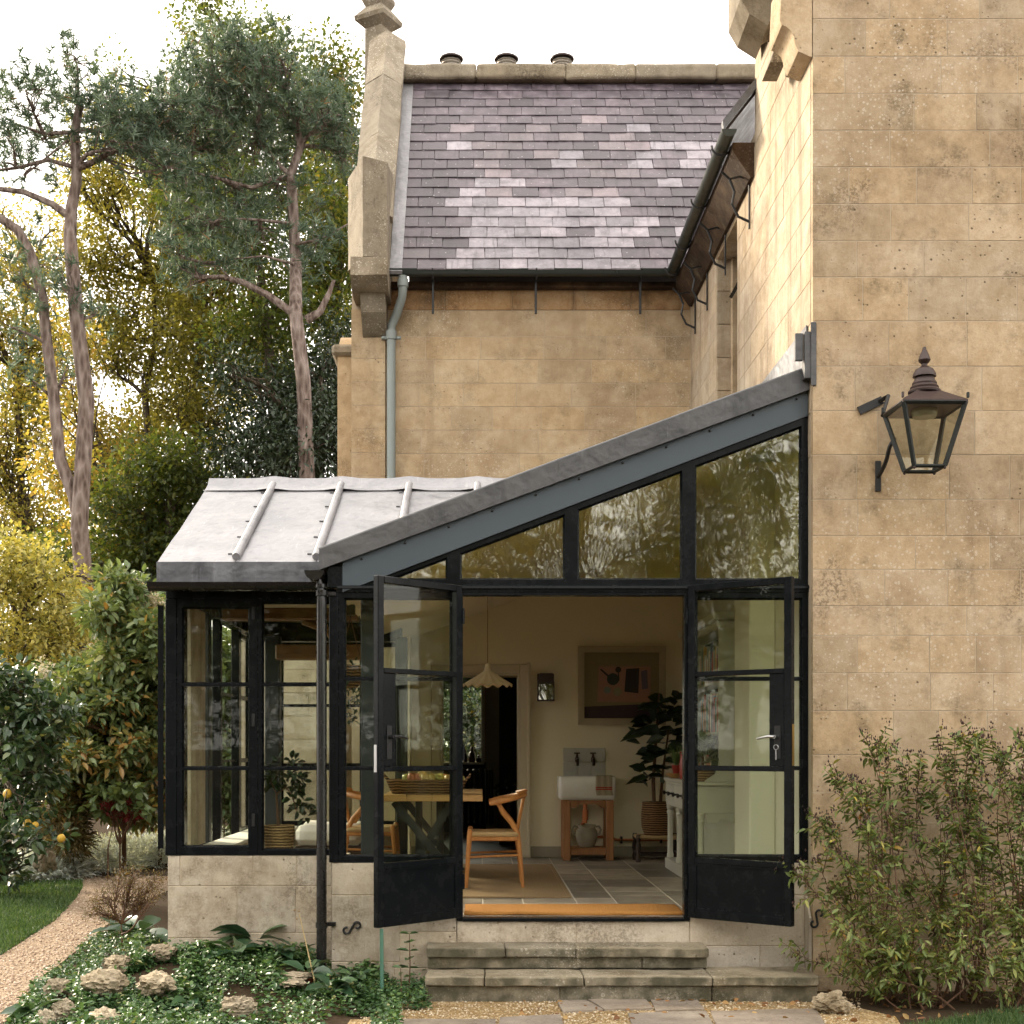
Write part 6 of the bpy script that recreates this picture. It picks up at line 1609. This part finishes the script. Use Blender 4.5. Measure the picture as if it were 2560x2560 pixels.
pad_tree('broadleaf_shrub', 'green shrub seen through the side room end window', 'shrub', 28, 16.3, [(560,2150),(560,2000)], 6,
    [(550,1640,60,50),(600,1700,60,60),(530,1740,60,60),(580,1800,70,60),(540,1880,60,50),(600,1920,60,60),(550,1990,60,50),(600,2050,60,40)], 1.0, 190, 13, .18, .11, .05, L_MAG, TWIG, (0,.5), None, part='leaves', simple_=False)
pad_tree('hedge', 'sunlit green hedge outside the inner room window', 'hedge', 29, 21.2, [(1180,2000),(1180,1900)], 6,
    [(1120,1790,60,50),(1180,1770,60,40),(1240,1790,50,50),(1150,1840,70,50),(1210,1850,60,50),(1160,1900,70,40),(1220,1910,60,40)], 1.0, 110, 14, .16, .08, .045, L_QUINCE, TWIG, (.3,1), None, part='leaves')
pad_tree('yew_tree', 'dark tree behind the hedge seen through the inner window', 'tree', 30, 25, [(1180,2000),(1180,1800)], 10,
    [(1140,1700,70,60),(1210,1690,70,60),(1180,1620,90,60),(1260,1750,60,60),(1100,1740,60,60)], 2.0, 220, 14, .4, .15, .08, L_DARK, DARKBARK, (0,1), None)
# silver foliage bank
def scatter(px0, px1, n, y0f, y1f, rg):
    x = rg.uniform(px0,px1,n); return x, rg.random(n)*(y1f(x)-y0f(x))+y0f(x)
sc_n, per_n = 95, 330
cxp = rgV.uniform(-140,600,sc_n); clo = np.interp(cxp,[-140,0,150,200,420,600],[2226,2214,2204,2194,2172,2166]); cd = rgV.random(sc_n)**1.2*1.3
cY = (ZE-GZ)*F/(clo-HY)+.22+cd; cX = (cxp-CX)*cY/F; cR = rgV.uniform(.20,.36,sc_n)*np.interp(cxp,[-140,60,180,420,600],[.75,.8,1.1,1.25,1.25])
dv = nrm(rgV.normal(0,1,(sc_n*per_n,3))); dv[:,2] = np.abs(dv[:,2])
rr_ = np.repeat(cR,per_n)[:,None]; pz = np.stack([np.repeat(cX,per_n),np.repeat(cY,per_n),np.full(sc_n*per_n,GZ+.02)],1)+dv*rr_*np.array([[1,1,1.15]])*rgV.uniform(.72,1.0,(sc_n*per_n,1))
sv_n = len(pz); ax = dv+rgV.normal(0,.35,dv.shape)
sv = mobj('silver_ground_cover', leaf_mesh('silver_ground_cover', rgV, pz, ax, rgV.uniform(.05,.12,sv_n), .024, rgV.random(sv_n), simple_=True), L_SILVER)
tag(sv, 'low bank of silver grey foliage along the far side of the path', 'ground cover', None, 'stuff')
# rocks
def rock(px, py, wpx, hpx, label, seed, Y=None, mat=STONE_ROCK, flat_=1.0, group='rockery stones in the planted bed'):
    from mathutils import noise
    if Y is None:
        z = GZ+.10; Y = (ZE-z)*F/(py+hpx*.5-HY)
        for _ in range(4): Y = (ZE-ground_z(XA(px,Y),Y)-.02)*F/(py+hpx*.5-HY)
    s = Y/F; c = P(px,py,Y)
    bm = bmesh.new(); bmesh.ops.create_icosphere(bm, subdivisions=4, radius=1.0)
    for v in bm.verts:
        d = v.co.normalized(); o_ = Vector((seed*3.7,seed*2.1,seed)); f = .95+.30*noise.noise(d*1.5+o_)+.42*abs(noise.noise(d*2.6-o_))-.25*abs(noise.noise(d*5.2+o_))+.12*noise.noise(d*9+o_)+.06*noise.noise(d*21+o_)
        q = d*f; v.co = Vector((q.x*wpx*s*.50, q.y*wpx*s*.38, q.z*hpx*s*.60*flat_))
    me = bpy.data.meshes.new('rock'); bm.to_mesh(me); bm.free(); me.shade_smooth(); me.set_sharp_from_angle(angle=R(22))
    o = mobj('rock', me, mat, None, loc=(c.x,c.y,c.z), rot=(0,0,seed))
    return tag(o, label, 'rock', group)
rock(403,2382,85,34,'pale flat rock nearest the side room plinth in the bed',1)
rock(294,2410,80,36,'pale rock in the upper left of the planted bed',2)
rock(262,2456,110,52,'large cream rock half buried in leaves left of the bed centre',3)
rock(147,2470,72,38,'mossy rock at the left edge of the bed by the path',4)
rock(390,2458,120,46,'wide jagged cream rock in the middle of the bed',5)
rock(600,2520,86,52,'rounded tan rock at the front of the bed',6)
rock(158,2526,58,44,'angular tan rock low in the left corner of the bed',7)
rock(262,2545,96,36,'grey rock at the bottom edge of the bed',8)
rock(116,2548,50,40,'small tan rock beside the angular one at the corner',9)
rock(735,2440,92,20,'upper flat pale slab of stone near the terracotta gully',10,flat_=.8)
rock(728,2456,92,18,'lower flat pale slab of stone near the terracotta gully',11,flat_=.8)
rock(2078,2506,88,42,'pale squared stone at the right end of the steps',12,group=None)
rock(112,2145,52,62,'pitted grey rock among the silver foliage by the quince',13,Y=15.9,mat=STONE_GREY,group=None)
ROCKS = [(403,2382,85,34),(294,2410,80,36),(262,2456,110,52),(147,2470,72,38),(390,2458,120,46),(600,2520,86,52),(158,2526,58,44),(262,2545,96,36),(116,2548,50,40),(735,2445,92,34)]
# bed planting
def bedz(x, y): return np.array([ground_z(a,b) for a,b in zip(x,y)])
def on_ground(px, py, n_it=5):
    z = np.full(len(px), GZ)
    for _ in range(n_it):
        Y = (ZE-z)*F/(py-HY); X = (px-CX)*Y/F; z = bedz(X,Y)
    return X, Y, z
n0 = 70000
qx = rgV.uniform(20,1068,n0); qy = rgV.uniform(2325,2640,n0)
lo_ = np.interp(qx,[20,60,95,140,262,345,420,600,830,835,960,1000,1068],[2560,2520,2470,2425,2335,2328,2340,2360,2420,2440,2440,2450,2485])
keep = qy > lo_; keep &= ~((qx > 640) & (qx < 900) & (qy > 2500) & (rgV.random(n0) < .75)); keep &= ~((qx > 1000) & (qy > 2530)); keep &= ~((qx > 820) & (qx < 930) & (qy > 2545))
for (rx_,ry_,rw_,rh_) in ROCKS: keep &= (((qx-rx_)/(rw_*.52))**2+((qy-ry_-rh_*.35)/(rh_*.75))**2 > 1) | (rgV.random(n0) < .04)
# open soil patches between clumps
cl = np.sin(qx*.021+1.3)*np.cos(qy*.033+qx*.008)+.5*np.sin(qx*.047-qy*.03)
keep &= (cl > -.95) | (rgV.random(n0) < .6)
qx, qy, cl = qx[keep], qy[keep], cl[keep]
X,Y,Z = on_ground(qx,qy); N = len(X)
hgt = np.clip(.03+.035*cl+rgV.normal(0,.028,N), .006, .14)
ax = rgV.normal(0,1,(N,3)); ax[:,2] = rgV.uniform(-.1,.7,N)
big = np.clip(cl*.5+.5,0,1)
gc = mobj('ground_cover', leaf_mesh('ground_cover', rgV, np.stack([X,Y,Z+hgt],1), ax, rgV.uniform(.014,.036,N)*(1+.9*(np.sin(qx*.03+qy*.02)>.6)), rgV.uniform(.016,.030,N), np.clip(.15+.5*rgV.random(N)+.25*(hgt/.12)+np.where(rgV.random(N)<.035,.5,0),0,1), fold=.15, droop=.2, roll=.45), L_COVER)
tag(gc, 'dense low green ground cover filling the rockery bed', 'ground cover', None, 'stuff')
def rosette(px, py, n, L, W, label, seed, name='broad_leaf_plant', mat=L_BROAD, up=.8):
    rg = np.random.default_rng(seed); X,Y,Z = on_ground(np.array([px],float),np.array([py],float))
    t = thing(name, label, 'plant', (X[0],Y[0],Z[0]), 'broad leaved plants in the bed')
    a = rg.uniform(0,6.28,n); ax = np.stack([np.cos(a),np.sin(a),rg.uniform(.15,1.0,n)*up],1)
    L *= 1.25; W *= 1.2
    p = np.array([[X[0],Y[0],Z[0]+.06]])+nrm(ax)*L*.15
    l = L*rg.uniform(.7,1.15,n)
    # broad blades with a curved midrib
    axn = nrm(ax); s = nrm(np.cross(axn, np.array([[0,0,1.]])+rg.normal(0,.25,(n,3)))); nn = nrm(np.cross(s,axn)); V=[]; 
    for i in range(n):
        for tt,ww in ((0,.10),(.22,.72),(.5,1.0),(.78,.72),(1.0,.04)):
            c = p[i]+axn[i]*l[i]*tt+np.array([0,0,-l[i]*.32*tt*tt])
            V += [c-s[i]*W*.5*ww+nn[i]*W*.14*ww, c, c+s[i]*W*.5*ww+nn[i]*W*.14*ww]
    f = []
    for k in range(4):
        b = k*3; f += [(b,b+1,b+4,b+3),(b+1,b+2,b+5,b+4)]
    V = np.array(V); tn = rg.random(n)
    for i in range(n):
        me = np_mesh('leaf', V[i*15:(i+1)*15], f, 15, tn[i:i+1]); me.shade_smooth(); mobj('leaf', me, mat, t)
    return t
for k,(px,py,n,L,W,lab) in enumerate(((535,2375,9,.26,.12,'broad leaved plant with one large upright leaf by the side room plinth'),(640,2385,9,.24,.09,'broad leaved plant with long pointed leaf under the second plinth stone'),
    (350,2352,11,.26,.10,'dark crinkled leaf clump at the left corner of the plinth'),(300,2345,8,.20,.08,'broad leaf clump beside the bronze twiggy shrub'),(590,2400,9,.18,.09,'broad leaf clump between the plinth and the middle rocks'),
    (770,2460,8,.17,.07,'broad leaf clump left of the terracotta gully'),(830,2500,10,.16,.07,'broad leaf clump in front of the downpipe'),(700,2400,8,.15,.06,'small broad leaf clump under the dry stalk'),
    (470,2530,7,.12,.06,'small broad leaf clump at the front of the bed centre'),(80,2560,8,.17,.08,'broad leaf clump at the bottom left corner of the bed'),(890,2470,9,.13,.06,'broad leaf clump left of the green stake'),(420,2380,8,.16,.07,'broad leaf clump touching the rock nearest the plinth'))):
    rosette(px,py,n,L,W,lab,200+k)
def upright(px, base_py, top_py, n, L, label, seed, mat=L_COVER, stemmat=TWIG, name='leafy_seedling'):
    rg = np.random.default_rng(seed); X,Y,Z = on_ground(np.array([px],float),np.array([base_py],float)); X,Y,Z = X[0],Y[0],Z[0]
    t = thing(name, label, 'plant', (X,Y,Z)); zt = ZA(top_py,Y)
    MB().tube([(X,Y,Z-.02),(X+.008,Y,(Z+zt)/2),(X+.004,Y,zt)], [.005,.004,.002], 6).build('stem', stemmat, t)
    ps=[];axs=[]
    for i in range(n):
        f = .2+.8*i/(n-1); z = Z+(zt-Z)*f; a = (i%2)*1.57+rg.normal(0,.3)
        for s in (0,3.14): ps.append((X+.004,Y,z)); axs.append((math.cos(a+s),math.sin(a+s),.35))
    leaf_parts('leaf', rg, np.array(ps), np.array(axs), rg.uniform(.7,1.1,len(ps))*L, L*.42, rg.uniform(.2,.7,len(ps)), mat, t, droop=.25, roll=.2)
upright(1022, 2495, 2335, 7, .085, 'upright seedling with paired leaves below the left door', 301)
upright(1000, 2510, 2420, 5, .07, 'short leafy seedling beside the left end of the steps', 302)
tw = pad_tree('twiggy_shrub', 'low bronze twiggy shrub at the corner of the side room', 'shrub', 31, 10.9, [(305,2335),(300,2310)], 5,
    [(290,2200,14,40),(330,2190,20,30),(260,2240,22,25),(240,2270,22,18),(310,2250,30,30),(350,2240,26,30),(380,2205,20,22),(395,2235,14,20),(280,2290,24,18),(235,2300,18,12)], 0.5, 40, 5, .05, .020, .010, L_BRONZE, TWIG, (.1,1), None, part='leaves', twigs=1.0)
st_ = thing('dry_stalk', 'tall straw coloured dry stalk in front of the side room plinth', 'stalk', (XA(790,9.0),9.0,GZ))
MB().tube([P(790,2470,8.9),P(770,2380,8.9),P(748,2285,8.9)], [.005,.004,.003], 6).build('stem', simple('straw', (.45,.34,.17), .8), st_)
for (px,py) in ((747,2278),(736,2276),(742,2297)): MB().lathe([(.002,-.008),(.008,0),(.002,.009)], tuple(P(px,py,8.9)), 8).build('seed_head', simple('straw_head', (.25,.17,.09), .9), st_, True)

# shrubs against the right wall
def wall_shrub(label, base, tips, seed, Y0, dens=1.0, low=0):
    rg = np.random.default_rng(seed)
    bpt = np.array(tuple(P(base[0],base[1],Y0))); bpt[2] = GZ-.02
    t = thing('flowering_shrub', label, 'shrub', tuple(bpt), 'leafy shrubs against the right wall')
    m = MB(); lp=[]; la=[]; bp=[]
    for (px,py) in tips:
        Yt = Y0+rg.uniform(-.28,.16); tip = np.array(tuple(P(px,py,Yt)))
        st0 = bpt+np.array([rg.normal(0,.08),rg.normal(0,.06),0])
        pts = np.array(bend(rg, st0, tip, 9, .05, -.03)); r0 = .005+.003*rg.random()
        m.tube([tuple(p) for p in pts], [r0*(1-.75*i/9) for i in range(10)], 6, False)
        Ls = np.linalg.norm(tip-st0)
        ntw = int(Ls/.10*dens)
        for j in range(ntw):
            f = .28+.72*rg.random()**.75; i = min(8,int(f*9)); q = pts[i]+(pts[i+1]-pts[i])*(f*9-i)
            d = (pts[i+1]-pts[i]); d /= np.linalg.norm(d)+1e-9
            dv = d*.7+rg.normal(0,.55,3)+np.array([0,0,.25]); dv /= np.linalg.norm(dv); ln_ = rg.uniform(.06,.20)
            tp = q+dv*ln_
            m.tube([tuple(q),tuple(q+dv*ln_*.5+np.array([0,0,.01])),tuple(tp)], [.0028,.002,.0012], 3, False)
            nl = rg.integers(3,7)
            for k in range(nl):
                c = q+dv*ln_*(k+.6)/nl; o = nrm(np.cross(dv,rg.normal(0,1,3))[None])[0]
                for s_ in (1,-1): lp.append(c); la.append(o*s_+dv*.5+np.array([0,0,-.1]))
            if f > .62 and rg.random() < .8: bp.append((tp,dv))
        bp += [(tip,d)]*2
    m.build('stems', TWIG, t, True)
    lp=np.array(lp); la=np.array(la); n=len(lp); l=rg.uniform(.038,.075,n)
    z = lp[:,2]
    tt = np.clip(rg.normal(.42,.2,n)+np.where(z < .25,.10,0), 0, .9); tt = np.where(rg.random(n) < .025, rg.uniform(.93,1,n), tt)
    mobj('leaves', leaf_mesh('leaves', rg, lp, la, l, l*.34, tt, fold=.18, droop=.25, roll=.5), L_HYP, t)['kind'] = 'stuff'
    V=[]; T=[]
    for (c,d) in bp:
        for k in range(rg.integers(4,9)):
            q = c+rg.normal(0,.016,3)+np.array(d)*rg.uniform(0,.03); r=.0055*rg.uniform(.8,1.4); h=r*1.9
            V += [q+np.array([r,0,0]),q+np.array([-r*.5,r*.87,0]),q+np.array([-r*.5,-r*.87,0]),q+np.array([0,0,h]),q-np.array([0,0,h*.7])]
            T.append(rg.random()*.6 if c[2] > .35 else rg.uniform(.4,1))
    me = np_mesh('seed_heads', np.array(V), [(0,1,3),(1,2,3),(2,0,3),(1,0,4),(2,1,4),(0,2,4)], 5, np.array(T))
    mobj('seed_heads', me, BERRY, t)['kind'] = 'stuff'
wall_shrub('leafy shrub with dark seed heads reaching left across the door leaf', (2230,2440), [(2165,1845),(2190,1860),(2215,1900),(2130,1950),(2095,1965),(2150,1990),(2040,2045),(2075,2065),(1990,2180),(2010,2200),(2050,2150),(2090,2230),(2120,2150),(2170,2080),(2000,2390),(2060,2400),(2230,2020),(2200,2150)], 41, 8.78)
wall_shrub('tall middle shrub with dark seed heads against the right wall', (2420,2450), [(2345,1870),(2300,1890),(2365,1900),(2430,1840),(2395,1850),(2450,1870),(2270,1950),(2330,1960),(2400,1960),(2350,2050),(2300,2100),(2450,2000),(2260,2210),(2380,2160),(2440,2110),(2320,2230),(2480,2200)], 42, 8.82)
wall_shrub('shrub with dark seed heads at the right picture edge', (2570,2450), [(2480,1860),(2510,1890),(2550,1840),(2590,1850),(2640,1870),(2500,1960),(2560,1950),(2620,1950),(2520,2080),(2580,2060),(2500,2180),(2560,2170),(2640,2100)], 43, 8.85)
wall_shrub('low bright green shrub in front of the tall ones', (2330,2490), [(2100,2330),(2150,2300),(2200,2280),(2250,2300),(2300,2280),(2350,2300),(2400,2290),(2120,2390),(2180,2380),(2240,2390),(2300,2370),(2360,2380),(2420,2370),(2460,2320),(2210,2440),(2290,2440),(2380,2440),(2450,2430),(2130,2460)], 44, 8.58, 1.9)
wall_shrub('low green shrub at the bottom right corner', (2540,2500), [(2480,2300),(2530,2290),(2580,2310),(2500,2380),(2560,2370),(2620,2350),(2480,2440),(2540,2440),(2600,2430)], 45, 8.55, 1.9)
# lobed vine leaves low among the shrubs
vn = thing('vine', 'vine with large lobed leaves low in the right shrubs', 'climber', (XA(2400,8.5),8.5,GZ))
ps = np.array([tuple(P(px,py,8.42)) for px,py in ((2395,2360),(2400,2410),(2385,2420),(2490,2400),(2530,2405),(2520,2420),(2160,2395),(2500,2330))])
ax = rgV.normal(0,.5,ps.shape); ax[:,0] += .6
leaf_parts('leaf', rgV, ps, ax, .07, .045, rgV.uniform(.4,.8,len(ps)), L_HYP, vn, up=(0,-1,.5))
MB().tube([tuple(P(2400,2480,8.5)),tuple(P(2420,2400,8.45)),tuple(P(2520,2410,8.45))], .004, 6).build('stem', TWIG, vn)
# grass
def grass(name, label, pxr, pyr, n, h, inside=None, rg=rgV):
    px = rg.uniform(*pxr,n); py = rg.uniform(*pyr,n)
    if inside is not None: k = inside(px,py); px,py = px[k],py[k]
    X,Y,Z = on_ground(px,py,1); N=len(X)
    ax = rg.normal(0,.35,(N,3)); ax[:,2] = 1; w=.004*Y/9
    p = np.stack([X,Y,Z],1); s = nrm(np.cross(ax,rg.normal(0,1,(N,3))))*w[:,None]; tip = p+ax*(h*rg.uniform(.6,1.3,(N,1)))
    me = np_mesh(name, np.stack([p-s,p+s,tip],1).reshape(-1,3), [(0,1,2)], 3, rg.random(N))
    return tag(mobj(name, me, L_GRASS), label, 'grass', None, 'stuff')
lawn_edge = lambda px,py: py < np.interp(px,[-900,-200,0,60,140,190,207,215],[2600,2490,2392,2354,2302,2248,2218,2190])
grass('lawn_grass', 'short mown grass of the lawn left of the gravel path', (-260,207), (2203,2480), 60000, .045, lawn_edge)
grass('rough_grass', 'short grass at the bottom right corner below the shrubs', (2140,2700), (2512,2640), 16000, .05, lambda px,py: py > 2600-(px-2100)*.16)
# loose pebbles and fallen leaves
def pebbles(name, label, pxr, pyr, n, r, mats, rg=rgV, inside=None, dz=.008):
    px = rg.uniform(*pxr,n); py = rg.uniform(*pyr,n)
    if inside is not None: k = inside(px,py); px,py=px[k],py[k]
    X,Y,_ = on_ground(px,py,1); N=len(X); rr=r*rg.uniform(.5,1.6,N)
    base = np.array([(1,0,0),(0,1,0),(-1,0,0),(0,-1,0),(0,0,.7),(0,0,-.7)])
    V = np.stack([X,Y,np.full(N,GZ+dz)],1)[:,None,:]+base[None]*rr[:,None,None]*rg.uniform(.6,1.3,(N,6,1))
    me = np_mesh(name, V.reshape(-1,3), [(0,1,4),(1,2,4),(2,3,4),(3,0,4),(1,0,5),(2,1,5),(3,2,5),(0,3,5)], 6, rg.random(N))
    return tag(mobj(name, me, mats), label, 'gravel', None, 'stuff')
L_PEB = leaf_mat('pebble_colours', [(0,(.20,.13,.06)),(.5,(.40,.30,.17)),(1,(.62,.54,.42))], .0, .9)
L_PEB2 = leaf_mat('pink_pebble_colours', [(0,(.22,.14,.09)),(.5,(.40,.29,.21)),(1,(.60,.50,.41))], .0, .9)
pebbles('loose_gravel', 'loose yellow gravel chips in front of the steps', (900,2150), (2500,2620), 7000, .007, L_PEB, inside=lambda px,py: (py > 2509-(px-1062)*.011) | (px < 1060))
pebbles('path_gravel', 'loose pink gravel chips on the curving path', (-200,440), (2185,2600), 12000, .009, L_PEB2, inside=lambda px,py: (~lawn_edge(px,py)) & (py < np.interp(px,[-200,20,95,140,262,345,440],[2640,2600,2495,2425,2322,2262,2222])))
nl = 150; px = np.concatenate([rgV.uniform(1300,2150,70), rgV.uniform(2050,2560,80)]); py = np.concatenate([rgV.uniform(2500,2560,70), rgV.uniform(2460,2560,80)])
X,Y,_ = on_ground(px,py,1); ax = rgV.normal(0,1,(nl,3)); ax[:,2] = rgV.uniform(0,.4,nl)
tag(mobj('fallen_leaves', leaf_mesh('fallen_leaves', rgV, np.stack([X,Y,np.full(nl,GZ+.015)],1), ax, rgV.uniform(.025,.06,nl), rgV.uniform(.015,.035,nl), rgV.random(nl)), L_DRY), 'scattered brown fallen leaves by the steps and shrubs', 'leaves', None, 'stuff')
# trees behind the viewer (they show in the panes)
def rear_tree(name, label, X, Y, h, seed, mat, tint, n=420):
    rg = np.random.default_rng(seed); t = thing(name, label, 'tree', (X,Y,GZ), 'trees mirrored in the panes')
    m = MB(); m.tube([(X,Y,GZ),(X+.2,Y,h*.35),(X-.1,Y,h*.6),(X,Y,h*.85)], [.28,.22,.15,.05], 8)
    E = ellip(rg, n, .25)*np.array([[h*.36,h*.36,h*.40]])+np.array([[X,Y,h*.58]])
    for q in E[::6]: m.tube(bend(rg,(X,Y,max(h*.22,q[2]-h*.2)),q,3,.08), [.06,.045,.03,.01], 4, False)
    m.build('trunk', DARKBARK, t)
    clump_leaves('crown', rg, E, 26, .75, .24, .16, mat, t, tint, simple_=True)
rear_tree('beech_tree', 'golden beech mirrored in the left top light', -3.0, -27, 13, 61, L_YELLOW, (.0,.8), 520)
rear_tree('beech_tree', 'yellow green beech mirrored in the middle top light', 3.2, -28, 13.5, 62, L_GOLD, (.1,.9), 520)
rear_tree('oak_tree', 'green oak mirrored in the tall right top light', 9.5, -27, 12.5, 63, L_GREEN, (.2,1), 420)
rear_tree('oak_tree', 'green oak mirrored in the side room panes', -8.0, -28, 12.5, 67, L_GREEN, (.1,.9))
rear_tree('oak_tree', 'dark oak mirrored at the far right', 18, -26, 12, 64, L_GREEN, (.1,.9))
rear_tree('oak_tree', 'dark oak mirrored in the right door leaf', -12, -24, 12, 65, L_GREEN, (.1,.9))
rear_tree('oak_tree', 'wide oak beyond the lawn mirrored in the right door leaf', -17, -10, 11, 66, L_GREEN, (.1,.9))
rear_tree('oak_tree', 'oak by the lawn mirrored in the right door panes', -15.5, 2.8, 10, 68, L_GREEN, (.0,.8))
rear_tree('oak_tree', 'second oak by the lawn mirrored in the right door panes', -14.5, -3.5, 10, 69, L_GREEN, (.0,.8))
rgR = np.random.default_rng(90)
rh = thing('hedge', 'long mixed hedge added behind the viewer to cover mirrored sky', 'hedge', (0,-22,GZ))  # unseen hedge, added so the lower panes mirror less bright sky
C_ = np.stack([rgR.uniform(-24,30,900), rgR.uniform(-23,-21,900), rgR.uniform(-.4,5.2,900)],1)
clump_leaves('leaves', rgR, C_, 30, .75, .24, .16, L_GREEN, rh, (.0,1), simple_=True)
MB().tube([(-24,-22,GZ),(-23,-22,2)], .05, 6).build('stems', DARKBARK, rh)
